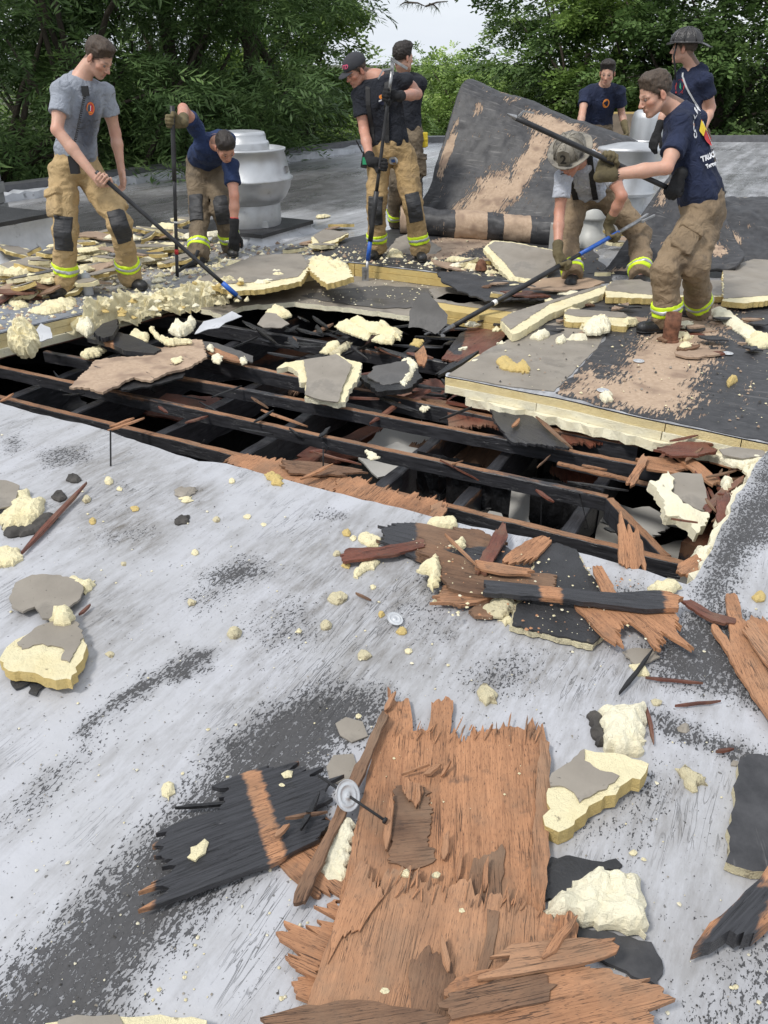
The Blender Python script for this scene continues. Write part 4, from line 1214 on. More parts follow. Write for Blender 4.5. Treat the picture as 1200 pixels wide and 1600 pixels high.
# ---- hands
def hand_ops(S, G, a, f, side, r, scale=1.0, fat=0.0, curl=1.0):
 """a fist closed round a bar through G along a; f = direction from the wrist to the knuckles; side +-1 = which way the palm faces.
 returns the wrist point. With r < 0 the hand hangs open and slightly curled."""
 a = Vector(a).normalized(); f = Vector(f); f = (f - a * f.dot(a)).normalized()
 n = a.cross(f) * side                      # palm normal
 u = scale
 if r >= 0:
  pc = Vector(G) - n * (r + .017 * u) - f * .010 * u
 else: pc = Vector(G)
 w = pc - f * .082 * u
 R = np.array(Matrix((a, f, n)).transposed())
 S.box(pc - f * .012 * u, (.041 * u + fat, .046 * u + fat, .0145 * u + fat), R, .013 + fat, .012)
 S.cap(w, pc - f * .04 * u, .026 * u + fat, .027 * u + fat, .015)
 thumb_side = 1 if r >= 0 else 1
 lens = [(.043, .027, .021), (.047, .031, .022), (.044, .029, .021), (.034, .022, .019)]
 for i, L in enumerate(lens):
  off = (1.5 - i) * .0215 * u * (1 + fat * 18)
  p = pc + a * off + f * (.036 - abs(i - 1.2) * .003) * u
  ang = 0.0
  bends = (62, 78, 55) if r >= 0 else (16 + 5 * i, 24 + 4 * i, 18)
  if r >= 0 and r > .022: bends = (48, 66, 52)
  rad = (.0098 - (.0012 if i == 3 else 0)) * u + fat
  for j, (l, bd) in enumerate(zip(L, bends)):
   ang += math.radians(bd * curl)
   d = f * math.cos(ang) + n * math.sin(ang)
   q = p + d * l * u
   S.cap(p, q, rad, rad * .9, .004)
   rad *= .93; p = q
 # thumb from the side of the palm near its base
 p = pc + a * .036 * u - f * .030 * u + n * .004 * u
 if r >= 0: seq = [(a * .55 + f * .55 + n * .45, .040), (f * .45 + n * .85 - a * .05, .032), (f * .1 + n * .55 - a * .75, .026)]
 else: seq = [(a * .6 + f * .7 + n * .25, .042), (f * .9 + n * .3 + a * .15, .032), (f * .95 + n * .25, .025)]
 rad = .0125 * u + fat
 for d, l in seq:
  q = p + d.normalized() * l * u
  S.cap(p, q, rad, rad * .88, .006); rad *= .9; p = q
 return w
def head_ops(S, c, R, sc):
 """c = middle of the head, R columns right/forward/up"""
 def T(x, y, z): return np.array(c) + R @ (np.array([x, y, z]) * sc)
 k = .018 * sc
 S.ell(T(0, -.012, .036), np.array((.076, .096, .083)) * sc, R, k)
 S.ell(T(0, .028, -.02), np.array((.060, .064, .078)) * sc, R, k)
 S.ell(T(0, .030, -.070), np.array((.049, .050, .040)) * sc, R, k)
 for s in (-1, 1):
  S.cap(T(s * .052, -.002, -.055), T(s * .022, .066, -.098), .017 * sc, .015 * sc, .02 * sc)
  S.ell(T(s * .041, .056, -.022), np.array((.022, .022, .018)) * sc, R, .018 * sc)
  S.cap(T(s * .012, .087, .017), T(s * .048, .068, .014), .010 * sc, .009 * sc, .010 * sc)
 S.ell(T(0, .070, -.100), np.array((.019, .017, .015)) * sc, R, .014 * sc)
 for s in (-1, 1):
  S.ell(T(s * .030, .096, -.001), np.array((.017, .016, .011)) * sc, R, .008 * sc, True)
 S.cap(T(0, .088, .008), T(0, .110, -.030), .0075 * sc, .0115 * sc, .008 * sc)
 for s in (-1, 1): S.ell(T(s * .0115, .099, -.035), np.array((.008, .010, .0075)) * sc, R, .005 * sc)
 S.cap(T(-.017, .086, -.060), T(.017, .086, -.060), .0075 * sc, .0075 * sc, .006 * sc)
 S.cap(T(-.014, .085, -.071), T(.014, .085, -.071), .0080 * sc, .0080 * sc, .006 * sc)
 for s in (-1, 1):
  S.ell(T(s * .026, .093, -.0655), np.array((.008, .006, .003)) * sc, R, .004 * sc, True)
  S.ell(T(s * .080, -.008, -.012), np.array((.009, .019, .032)) * sc, R, .006 * sc)
  S.ell(T(s * .088, -.003, -.010), np.array((.005, .010, .018)) * sc, R, .004 * sc, True)
def on_sphere(px, py, c, L, near=True):
 """point on the sight line at distance L from joint c (nearer or farther solution)"""
 d = ray(px, py).normalized(); o = Vector((0, 0, EYE)); c = Vector([float(x) for x in c])
 b = d.dot(c - o); q = (c - o).dot(c - o) - L * L; D = b * b - q
 t = b if D < 0 else (b - math.sqrt(D) if near else b + math.sqrt(D))
 return np.array(o + d * t)
def skeleton(spec, gz=0.0):
 """spec: name -> (px, py, parent joint, bone length, near?) | (px, py, 'Y', y) | (px, py, 'ground')"""
 J = {}
 for k, v in spec.items():
  if v[2] == 'Y': J[k] = np.array(W(v[0], v[1], v[3]))
  elif v[2] == 'ground': J[k] = np.array(P(v[0], v[1], gz)) + np.array([0, 0, .09])
  else: J[k] = on_sphere(v[0], v[1], J[v[2]], v[3], v[4])
 for a, b in (('shR', 'elR'), ('elR', 'wrR'), ('shL', 'elL'), ('elL', 'wrL'), ('hpR', 'knR'), ('knR', 'anR'), ('hpL', 'knL'), ('knL', 'anL'), ('pel', 'neck'), ('neck', 'head')):
  BONES.append((a + '-' + b, round(float(np.linalg.norm(J[a] - J[b])), 2)))
 return J
BONES = []
def person(d):
 J = d['J']
 sc = d.get('hs', 1.0)
 root = empty('person', (float(J['anR'][0] + J['anL'][0]) / 2, float(J['anR'][1] + J['anL'][1]) / 2, d.get('gz', 0)), d['label'], 'person', 'firefighters working on the roof')
 gz = d.get('gz', 0.0)
 face = Vector(d['face']).normalized()
 Rh = frame_from(face, Vector(d.get('headup', (0, 0, 1))))
 hc = J['head']
 def H(x, y, z): return hc + Rh @ (np.array([x, y, z]) * sc)
 chest = J['chest'] if 'chest' in J else J['neck'] * .62 + J['pel'] * .38
 fwd = Vector(d['front']).normalized()
 spine = Vector(J['neck'] - J['pel']).normalized()
 lat = fwd.cross(spine).normalized(); fw = spine.cross(lat).normalized()
 Rt = np.array(Matrix((lat, fw, spine)).transposed())
 Ls = np.linalg.norm(J['neck'] - J['pel'])
 shw = np.linalg.norm(J['shR'] - J['shL']) / 2
 # ---- hands
 hands = {}
 glove = d.get('glove', {})
 S = Sdf()
 head_ops(S, hc, Rh, sc)
 S.cap(H(0, -.028, -.05), J['neck'] + np.array(spine) * .0, .058, .064, .02)
 S.ell(J['neck'] - np.array(spine) * .12, (shw * .85, .095, .13), Rt, .05)
 S.ell(J['neck'] * .45 + J['pel'] * .55, (.135, .09, .2), Rt, .05)
 S.ell(J['pel'] - np.array(spine) * .0, (.15, .105, .12), Rt, .04)
 AR = d.get('arm', 1.0)
 for s in 'RL':
  hd = d['hand'][s]
  SG = Sdf()
  fa = Vector(J['wr' + s] - J['el' + s]).normalized()
  if hd['kind'] == 'grip':
   w = hand_ops(SG if glove.get(s) else S, hd['G'], hd['a'], hd.get('f', fa), hd.get('side', 1), hd.get('r', .018), 1.02, .006 if glove.get(s) else 0)
  else:
   nn = Vector(hd.get('n', (0, -1, 0)))
   aa = fa.cross(nn).normalized() * hd.get('ts', 1)
   G = Vector(J['wr' + s]) + fa * .082
   w = hand_ops(SG if glove.get(s) else S, G, aa, fa, 1 if aa.cross(fa).dot(nn) > 0 else -1, -1, 1.02, .006 if glove.get(s) else 0, curl=hd.get('curl', 1.0))
  J['wr' + s] = np.array(w)
  if glove.get(s):
   hand_ops(S, hd['G'] if hd['kind'] == 'grip' else G, hd['a'] if hd['kind'] == 'grip' else aa, hd.get('f', fa) if hd['kind'] == 'grip' else fa,
     hd.get('side', 1) if hd['kind'] == 'grip' else (1 if aa.cross(fa).dot(nn) > 0 else -1), hd.get('r', .018) if hd['kind'] == 'grip' else -1, .84, 0)
   e = J['el' + s]; v = e - J['wr' + s]; v = v / np.linalg.norm(v)
   SG.cap(J['wr' + s] - v * .01, J['wr' + s] + v * .075, .036, .044, .015)
   hands[s] = SG
  # arm
  sh, el, wr = J['sh' + s], J['el' + s], J['wr' + s]
  up = (el - sh); fo = (wr - el)
  S.ell(sh, (.054 * AR, .054 * AR, .052 * AR), None, .02)
  S.cap(sh, sh + up * .55, .051 * AR, .049 * AR, .02)
  S.cap(sh + up * .5, el, .049 * AR, .040 * AR, .02)
  S.cap(el, el + fo * .35, .040 * AR, .044 * AR, .02)
  S.cap(el + fo * .33, wr, .043 * AR, .0265 * AR, .015)
 for s in 'RL':
  hp, kn, an = J['hp' + s], J['kn' + s], J['an' + s]
  S.cap(hp, kn, .082, .055, .03); S.cap(kn, kn + (an - kn) * .4, .053, .056, .02); S.cap(kn + (an - kn) * .4, an, .055, .038, .02)
  S.cap(an, an + np.array([0, 0, -.04]), .038, .036, .02)
 lo, hi = S.bounds()
 hh = d.get('res', .0065) + .0014
 def skin_attr(V):
  L = (V - hc) @ Rh / sc
  def g(c, r): return np.clip(1.3 - np.sqrt((((L - np.array(c)) / np.array(r)) ** 2).sum(1)) * 1.0, 0, 1)
  lip = np.maximum(g((0, .095, -.0655), (.026, .02, .010)), 0)
  br = np.maximum(g((.031, .09, .024), (.022, .02, .006)), g((-.031, .09, .024), (.022, .02, .006)))
  fl = np.maximum(np.maximum(g((.045, .07, -.03), (.03, .03, .03)), g((-.045, .07, -.03), (.03, .03, .03))), np.maximum(g((0, .11, -.03), (.018, .02, .018)), np.maximum(g((.085, -.005, -.01), (.02, .03, .04)), g((-.085, -.005, -.01), (.02, .03, .04))))) * .6
  zc = (V - np.array(world_loc(root)))[:, 2]
  el_ = np.minimum(np.linalg.norm(V - J['elR'], axis=1), np.linalg.norm(V - J['elL'], axis=1))
  fl = np.maximum(fl, np.clip(1 - el_ / .07, 0, 1) * .6)
  st = np.maximum(g((0, .06, -.085), (.05, .05, .035)), g((0, .09, -.052), (.022, .02, .008))) * d.get('stubble', .35)
  hz = (L[:, 2] > np.where(L[:, 1] > .018, (L[:, 1] - .018) * 1.05 - .006, np.where(L[:, 1] > -.035, -.024, -.024 + (L[:, 1] + .035) * 1.1))) & (L[:, 2] < .13) & (np.abs(L[:, 0]) < .082)
  br = np.maximum(br, hz * (.85 if d.get('hair') else 0))
  return {'lip': lip * .8, 'brow': br * .9, 'flush': fl, 'stubble': st}
 body = sdf_obj('body', S.ev, lo, hi, hh, M[d.get('skin', 'skin')], root, skin_attr)
 for s in 'RL':
  if s in hands:
   l2, h2 = hands[s].bounds()
   Gs = hands[s]
   sdf_obj('glove', lambda X: Gs.ev(X) + .0015 * vnoise(X, 60), l2, h2, .0066, M[glove[s]], root)
 # ---- eyes
 for s in (-1, 1):
  mb = MB()
  c = H(s * .030, .0775, .0); nseg = 8
  prof = [(.0105 * math.sin(t), .0105 * math.cos(t)) for t in [math.pi * i / 6 for i in range(7)]]
  mb.lathe(c, [(r * sc, z * sc) for r, z in prof], 10)
  e = mb.obj('eye', M['eye'], root, True)
  mb = MB(); ax = Matrix(frame_from(face).tolist())
  q = H(s * .030, .0872, -.002); mb.lathe(q, [(0.0001, .0022 * sc), (.004 * sc, .0012 * sc), (.0052 * sc, -.001 * sc)], 8, axis=Matrix((Vector(Rh[:, 0]), Vector(Rh[:, 2]), Vector(Rh[:, 1]))).transposed())
  mb.obj('iris', M['pupil'], e)
 # ---- hair
 if d.get('hair'):
  Hs = Sdf(); L_ = d.get('hairlen', .012); cr = d.get('crown', 0)
  Hs.ell(H(0, -.012, .036), np.array((.077, .097, .084)) * sc, Rh, .02)
  fade = d.get('fade', False)
  Rn = np.array(Rh)
  def hf(X):
   q = Hs.ev(X)
   L = (X - hc.astype(np.float32)) @ Rn.astype(np.float32) / sc
   y = L[:, 1]; z = L[:, 2]
   lim = np.where(y > .018, (y - .018) * 1.05 + .004 * np.abs(L[:, 0]) / .05, np.where(y > -.035, -.014, -.014 + (y + .035) * 1.1))
   cut = lim + .007 * vnoise(L, 70, 1) - z
   e = np.clip(-cut / .05, 0, 1)
   top = np.clip((z - .06) / .05, 0, 1)
   T_ = .0015 + L_ * e * (.45 + .55 * top) + cr * top * (.7 + np.clip(y / .06, -.4, .8)) * e
   Ln = L.copy(); Ln[:, 1] *= .35
   return np.maximum(q - T_ + (.0035 * vnoise(Ln, 120, 3) + .0035 * vnoise(L, 45, 5)) * (.4 + e), cut)
  l2, h2 = Hs.bounds()
  sdf_obj('hair', hf, l2, h2, .0066, M[d['hair']], root)
 # ---- shirt
 T = Sdf()
 bul = d.get('bulk', 1.0)
 nk = J['neck']
 waist = J['pel'] + np.array(spine) * Ls * .13
 T.ell(nk - np.array(spine) * .055 - Rt[:, 1] * .01, (shw * .98, .098 * bul, .085), Rt, .05)
 T.ell(nk - np.array(spine) * Ls * .30 + Rt[:, 1] * .012, (shw * .92, .122 * bul, .17), Rt, .05)
 T.ell(nk - np.array(spine) * Ls * .58, (shw * .88, .120 * bul, .19), Rt, .06)
 T.ell(J['pel'] + np.array(spine) * Ls * .14, (shw * .93, .128 * bul, .16), Rt, .05)
 T.cap(nk - np.array(spine) * .02, nk + np.array(spine) * .012, .078, .070, .02)
 slv = d.get('sleeve', {'R': .62, 'L': .62}); sleeves = {}
 for s in 'RL':
  sh, el = J['sh' + s], J['el' + s]; up = el - sh
  T.ell(sh, (.067 * AR, .067 * AR, .064 * AR), None, .06)
  SL = Sdf()
  if slv[s] > 0:
   SL.ell(sh, (.064 * AR, .064 * AR, .062 * AR), None, .03); SL.cap(sh, sh + up * (slv[s] + .10), .063 * AR, .076 * AR, .03)
  sleeves[s] = SL
 hem = J['pel'] + np.array(spine) * d.get('hem', .02)
 nc = H(0, -.02, -.09); nd_ = nk - np.array(spine) * .01
 def tf(X):
  q = T.ev(X)
  q = q + .013 * vnoise(X * np.array([1, 1, .5], dtype=np.float32) + X[:, [2, 0, 1]] * .35, 13, 2) + .008 * vnoise(X * np.array([1, 1, .6], dtype=np.float32), 30, 9)
  # diagonal drag folds
  dd = (X - hem.astype(np.float32)) @ np.array(spine, dtype=np.float32)
  q = np.maximum(q, -dd - .008 * vnoise(X, 7, 7))
  for s in 'RL':
   if slv[s] <= 0: continue
   sh, el = J['sh' + s], J['el' + s]; up = (el - sh); Lu = np.linalg.norm(up); u_ = (up / Lu).astype(np.float32)
   t_ = (X - sh.astype(np.float32)) @ u_
   w = np.maximum(sleeves[s].ev(X) + .005 * vnoise(X, 22, 6), t_ - slv[s] * Lu + .006 * vnoise(X, 12, 3))
   w = np.maximum(w, -(t_ + .02))
   h_ = np.clip(.5 + .5 * (q - w) / .03, 0, 1)
   q = q * (1 - h_) + w * h_ - .03 * h_ * (1 - h_)
  # neck opening
  dn = (X - nk.astype(np.float32)) @ np.array(spine, dtype=np.float32)
  fr = (X - nk.astype(np.float32)) @ np.array(fw, dtype=np.float32)
  ln = (X - nk.astype(np.float32)) @ np.array(lat, dtype=np.float32)
  nearn = np.sqrt(ln ** 2 + fr ** 2) < .16
  q = np.where(nearn, np.maximum(q, dn - .022 + fr * .38), q)
  return q
 l2, h2 = T.bounds()
 for s in 'RL':
  if slv[s] > 0: l3, h3 = sleeves[s].bounds(); l2 = np.minimum(l2, l3); h2 = np.maximum(h2, h3)
 sweat_at = None
 def sh_attr(V):
  L = (V - J['neck']) @ Rt
  sw = np.clip(1.2 - np.sqrt((L[:, 0] / .11) ** 2 + ((L[:, 2] + .30) / .30) ** 2), 0, 1) * (L[:, 1] > -.05)
  return {'sweat': np.clip(sw * 1.2 + .4 * fbm(V, 9, 2) * (sw > .05), 0, 1), 'seam': np.zeros(len(V))}
 shirt = sdf_obj('shirt', tf, l2, h2, .0098, M[d['shirt']], root, sh_attr)
 # ---- trousers
 Q = Sdf(); pb = d.get('pbulk', 1.0)
 Q.ell(J['pel'] + np.array(spine) * .0, (.178 * pb, .132 * pb, .13), Rt, .05)
 pants_up = Vector((0, 0, 1)) if d.get('pants_up') is None else Vector(d['pants_up'])
 Q.ell(J['pel'] + np.array(spine) * .07, (.165 * pb, .125 * pb, .09), Rt, .04)
 for s in 'RL':
  hp, kn, an = J['hp' + s], J['kn' + s], J['an' + s]
  Q.cap(hp, kn, .112 * pb, .088 * pb, .045)
  Q.cap(kn, an + (kn - an) * .08, .088 * pb, .083 * pb, .03)
  Q.cap(an + (kn - an) * .3, an + np.array([0, 0, -.02]), .084 * pb, .088 * pb, .03)
  sgn = 1 if s == 'R' else -1
  if d.get('pocket', True):
   ax = Vector(kn - hp).normalized(); out = (Vector(lat) * sgn); out = (out - ax * out.dot(ax)).normalized(); sd = ax.cross(out)
   Q.box(hp * .45 + kn * .55 + np.array(out) * .095 * pb - np.array(ax) * .0, (.075, .024, .105), np.array(Matrix((sd, out, ax)).transposed()), .015, .012)
 wax = Vector((J['pel'] - (J['knR'] + J['knL']) / 2).tolist()).normalized() * .75 + spine * .45
 wax = np.array(wax.normalized(), dtype=np.float32)
 wcut = J['pel'] + wax * d.get('waist', .13)
 legs = {}
 for s in 'RL':
  hp, kn, an = J['hp' + s], J['kn' + s], J['an' + s]
  ax = (an - kn) / np.linalg.norm(an - kn)
  legs[s] = (kn.astype(np.float32), an.astype(np.float32), ax.astype(np.float32), np.linalg.norm(an - kn), hp.astype(np.float32))
 cuff = d.get('cuff', .035)
 def pf_raw(X):
  q = Q.ev(X)
  return q + .012 * vnoise(X * np.array([.8, .8, 1.4], dtype=np.float32) + X[:, [2, 0, 1]] * .4, 11, 4) + .0065 * vnoise(X * np.array([.8, .8, 1.8], dtype=np.float32), 26, 8)
 def pf(X):
  q = pf_raw(X)
  # crumples where the cloth stacks up over knee and boot
  for s in 'RL':
   kn, an, ax, L, hp = legs[s]
   t_ = (X - kn) @ ax
   near = np.linalg.norm(X - (kn + ax * np.clip(t_, 0, L)[:, None]), axis=1) < .17
   ring = np.sin(t_ * 95 + 3 * vnoise(X, 9, 3)) * .0035 * (np.exp(-((t_ - L * .78) / .09) ** 2) + .8 * np.exp(-((t_ + .06) / .07) ** 2))
   q = np.where(near, q + ring, q)
   q = np.where(near & (t_ > L * .5), np.maximum(q, t_ - (L + cuff)), q)
  q = np.maximum(q, ((X - wcut.astype(np.float32)) @ wax))
  return q
 l2, h2 = Q.bounds()
 def pa(V):
  seam = np.zeros(len(V))
  for s in 'RL':
   kn, an, ax, L, hp = legs[s]
   a = Vector(an - hp).normalized(); out = Vector(lat) - a * Vector(lat).dot(a)
   r = (V - hp) @ np.array(lat); f_ = (V - hp) @ np.array(fw)
   tt = ((V - hp) @ np.array(a))
  return {'seam': seam, 'sweat': seam}
 pants = sdf_obj('trousers', pf, l2, h2, .0106, M[d['pants']], root, pa)
 # knee pads and reflective bands: shells that hug the trouser leg
 for s in 'RL':
  kn, an, ax, L, hp = legs[s]
  th = Vector((kn - hp).tolist()).normalized()
  kf = Vector(d.get('knee', {}).get(s, tuple(fwd)))
  axv = Vector((ax * .6).tolist()) + th * .4; axv.normalize()
  kf = (kf - axv * kf.dot(axv)).normalized(); sd = axv.cross(kf)
  if d.get('pads', True):
   def kfn(X):
    q = pf_raw(X) - .010
    p = X - kn
    lo_ = p @ np.array(axv, dtype=np.float32); f_ = p @ np.array(kf, dtype=np.float32); s_ = p @ np.array(sd, dtype=np.float32)
    q = q + .0022 * np.sin(lo_ * 330)
    b = np.maximum(np.maximum(np.abs(lo_ - .01) - .125, np.abs(s_) - .066), .015 - f_)
    return np.maximum(np.maximum(q, b), -(pf_raw(X) + .012))
   c = kn + np.array(kf) * .05
   sdf_obj('knee_pad', kfn, c - .17, c + .17, .0085, M['kneepad'], pants)
  bz = L - d.get('band', .10)
  for nm, lo_t, hi_t, mt, ex in (('reflective_band', bz - .040, bz + .040, 'lime', .006), ('silver_strip', bz - .014, bz + .014, 'silverband', .010)):
   def bfn(X):
    t_ = (X - kn) @ ax + .006 * vnoise(X, 8, 3)
    r_ = np.linalg.norm((X - kn) - t_[:, None] * ax, axis=1)
    p_ = pf_raw(X)
    return np.maximum(np.maximum(np.maximum(p_ - ex, np.maximum(lo_t - t_, t_ - hi_t)), -(p_ + .012)), r_ - .16)
   c = kn + ax * bz
   bb = sdf_obj(nm, bfn, c - .17, c + .17, .0092, M[mt], pants)
   if False: pass
 if d.get('pocket', True):
  for s in 'RL':
   hp, kn = J['hp' + s], J['kn' + s]; sgn = 1 if s == 'R' else -1
   a_ = Vector(kn - hp).normalized(); out = Vector(lat) * sgn; out = (out - a_ * out.dot(a_)).normalized(); sd = a_.cross(out)
   c = hp * .45 + kn * .55 + np.array(out) * .10 * pb - np.array(a_) * .075
   def ff(X):
    p = X - c; u = p @ np.array(a_, dtype=np.float32); v = p @ np.array(sd, dtype=np.float32); w = p @ np.array(out, dtype=np.float32); r_ = pf_raw(X)
    return np.maximum(np.maximum(np.maximum(r_ - .011, -(r_ + .01)), np.maximum(np.abs(u) - .034 + .10 * np.abs(v), np.abs(v) - .082)), -w - .06)
   sdf_obj('pocket_flap', ff, c - .13, c + .13, .0075, M[d['pants']], pants)
 # ---- boots
 for s in 'RL':
  kn, an, ax, L, hp = legs[s]
  toe = Vector(d['toe'][s]); toe.z = 0; toe.normalize()
  z = gz
  B = Sdf(); A = Vector((float(an[0]), float(an[1]), z))
  up = Vector((0, 0, 1))
  B.cap(A + up * .07 - Vector(ax.tolist()) * .07 - toe * .01, A + up * .06 - toe * .01, .052, .052, .03)
  B.ell(np.array(A + up * .045 - toe * .025), (.046, .052, .047), None, .03)
  sdv = up.cross(toe)
  Rb = np.array(Matrix((sdv, toe, up)).transposed())
  B.ell(np.array(A + toe * .085 + up * .045), (.047, .085, .042), Rb, .03)
  B.ell(np.array(A + toe * .150 + up * .042), (.049, .055, .042), Rb, .02)
  def bf(X):
   q = B.ev(X) + .002 * vnoise(X, 30)
   return np.maximum(q, z + .004 - X[:, 2])
  l2, h2 = B.bounds()
  bt = sdf_obj('boot', bf, l2, h2, .008, M['boot'], root)
  def sf(X):
   q = B.ev(X) - .006
   return np.maximum(q, np.abs(X[:, 2] - z - .013) - .013)
  sdf_obj('sole', sf, l2 - .01, h2 + .01, .008, M['black_rubber'], bt)
 return root, J, dict(H=H, Rh=Rh, Rt=Rt, spine=spine, fw=fw, lat=lat, Ls=Ls, shw=shw, T=tf, P=pf, shirt=shirt, pants=pants, sc=sc, S=S)
def project(fn, p, d, start=.35, step=.004):
 """walk from outside towards the cloth along -d until the surface is met"""
 d = Vector(d).normalized(); q = Vector(p) + d * start
 for i in range(int(start * 1.6 / step)):
  if fn(np.array([tuple(q)], dtype=np.float32))[0] < 0.0: return q
  q = q - d * step
 return None
def strap_on(fn, pts, dirs, w, mat, name, parent, lift=.009, th=.006):
 """a band lying on the cloth through the given points"""
 Q = []; dirs2 = []
 for p, d in zip(pts, dirs):
  q = project(fn, p, d)
  if q is None: continue
  dirs2.append(d); Q.append(q + Vector(d).normalized() * lift)
 V = []; F = []; dirs = dirs2
 for i, q in enumerate(Q):
  t = (Q[min(i + 1, len(Q) - 1)] - Q[max(i - 1, 0)]).normalized(); n = Vector(dirs[i]).normalized(); s = t.cross(n).normalized()
  n2 = s.cross(t).normalized()
  if n2.dot(n) < 0: n2 = -n2
  V += [q - s * w / 2, q + s * w / 2, q + s * w / 2 + n2 * th, q - s * w / 2 + n2 * th]
 for i in range(len(Q) - 1):
  for k in range(4): F.append((i * 4 + k, i * 4 + (k + 1) % 4, i * 4 + 4 + (k + 1) % 4, i * 4 + 4 + k))
 F.append((3, 2, 1, 0)); n = (len(Q) - 1) * 4; F.append((n, n + 1, n + 2, n + 3))
 mb = MB(); mb.add(V, F)
 return mb.obj(name, mat, parent, False)
FONT_CACHE = {}
def text_geo(txt, size, bold=0.0):
 """flat mesh of a word (vertices, faces), centred"""
 cu = bpy.data.curves.new('word', 'FONT'); cu.body = txt; cu.size = size; cu.align_x = 'CENTER'; cu.align_y = 'CENTER'; cu.offset = bold; cu.resolution_u = 2
 o = bpy.data.objects.new('word', cu); COL.objects.link(o)
 dg = bpy.context.evaluated_depsgraph_get(); me = bpy.data.meshes.new_from_object(o.evaluated_get(dg))
 V = [tuple(v.co) for v in me.vertices]; F = [tuple(p.vertices) for p in me.polygons]
 bpy.data.objects.remove(o); bpy.data.curves.remove(cu); bpy.data.meshes.remove(me)
 return V, F
def decal_on(fn, origin, ex, ey, n, shapes, parent, name='shirt_print', lift=.0035):
 """lettering and marks pressed on to cloth: shapes = list of (V2, F, material)"""
 mats = []; V3 = []; F3 = []; mi = []
 ex = Vector(ex).normalized(); ey = Vector(ey).normalized(); n = Vector(n).normalized()
 P0 = []
 for li, (V, F, mt) in enumerate(shapes):
  if mt not in mats: mats.append(mt)
  b = len(V3)
  X = np.array([tuple(Vector(origin) + ex * v[0] + ey * v[1]) for v in V], dtype=np.float32)
  # march all points together
  t = np.full(len(X), .16); done = np.zeros(len(X), bool); dn = np.array(n, dtype=np.float32)
  for i in range(90):
   q = X + dn * t[:, None].astype(np.float32)
   dd = fn(q); done |= dd < 0.0005
   t = np.where(done, t, t - np.maximum(dd * .8, .002))
   if done.all(): break
  t = np.where(done, t, 0)
  layer = mats.index(mt)
  q = X + dn * (t[:, None] + lift+ .0011 * li).astype(np.float32)
  G_ = [f for f in F if all(done[x] for x in f)]
  V3 += [tuple(p) for p in q]; F3 += [tuple(x + b for x in f) for f in G_]; mi += [layer] * len(G_)
 V3 = np.array(V3)
 return mesh_obj(name, V3, F3, [M[k] for k in mats], parent, False, mi)
def disc(cx, cy, rx, ry, n=14): return [(cx + rx * math.cos(2 * math.pi * k / n), cy + ry * math.sin(2 * math.pi * k / n)) for k in range(n)], [tuple(range(n))]
def ringshape(cx, cy, rx, ry, w, n=16):
 V = [];
 for k in range(n):
  a = 2 * math.pi * k / n; V += [(cx + rx * math.cos(a), cy + ry * math.sin(a)), (cx + (rx - w) * math.cos(a), cy + (ry - w) * math.sin(a))]
 return V, [(2 * k, 2 * ((k + 1) % n), 2 * ((k + 1) % n) + 1, 2 * k + 1) for k in range(n)]
def polyshape(pts): return list(pts), [tuple(range(len(pts)))]
def moved(g, dx, dy, rot=0):
 c, s = math.cos(rot), math.sin(rot)
 return [(x * c - y * s + dx, x * s + y * c + dy) for x, y, *_ in g[0]], g[1]
for k, c in (('pr_white', (.75, .75, .76)), ('pr_red', (.55, .05, .05)), ('pr_orange', (.75, .25, .04)), ('pr_yellow', (.75, .55, .04)), ('pr_green', (.03, .30, .14)), ('pr_pink', (.62, .09, .18)), ('pr_navy', (.01, .014, .04)), ('pr_grey', (.45, .46, .47)), ('pr_blue', (.05, .12, .35))):
 M[k] = simple(k.replace('pr_', 'print_'), c, .8)
# ================================================================ THE CREW AND THEIR TOOLS
def pole_obj(a, b, r, segs, label, cat='pike pole', name='pike_pole', n=12):
 """a pole from a to b; segs = [(t0, t1, material, radius factor, part name)]"""
 a = Vector(a); b = Vector(b)
 t = empty(name, tuple(b if b.z < a.z else a), label, cat)
 for (t0, t1, mt, rf, nm) in segs:
  mb = MB(); k = max(2, int((t1 - t0) * 14))
  pts = [a + (b - a) * (t0 + (t1 - t0) * i / k) for i in range(k + 1)]
  mb.tube(pts, r * rf, n)
  mb.obj(nm, M[mt], t, True)
 return t
def on_line(a, b, px, py):
 """point of the line a-b that shows nearest to a pixel"""
 d = ray(px, py).normalized(); o = Vector((0, 0, EYE)); u = (b - a).normalized(); w = a - o
 B = u.dot(d); D = u.dot(w); E_ = d.dot(w)
 return a + u * ((B * E_ - D) / (1 - B * B))
# ---------------------------------------------------------------- 1: grey tee, far left
Y1 = 6.75
J = skeleton({
 'pel': (119, 258, 'Y', Y1), 'neck': (126, 122, 'pel', .53, True), 'head': (154, 90, 'neck', .20, True),
 'shR': (97, 141, 'neck', .20, True), 'shL': (163, 142, 'neck', .19, False),
 'elR': (89, 203, 'shR', .29, True), 'wrR': (143, 250, 'elR', .26, True),
 'elL': (180, 207, 'shL', .29, False), 'wrL': (189, 262, 'elL', .25, True),
 'hpR': (99, 272, 'pel', .11, True), 'hpL': (140, 272, 'pel', .11, False),
 'anR': (106, 462, 'ground'), 'anL': (206, 449, 'ground'),
 'knR': (102, 362, 'hpR', .43, True), 'knL': (188, 350, 'hpL', .45, True)})
tipA = P(377, 468, .02); backA = W(150, 268, Y1 - .42)
gA = on_line(backA, tipA, 158, 266) if False else None
ax1 = (tipA - backA)
pole_obj(backA, tipA, .016, [(0, .86, 'dark_pole', 1, 'shaft'), (.86, .965, 'blue', 1.25, 'head_sleeve'), (.965, 1, 'steel', .8, 'tip')], 'long black pike pole with blue end held by the man in the grey shirt')
GR = backA + ax1.normalized() * .06; GL = on_line(backA, tipA, 186, 291)
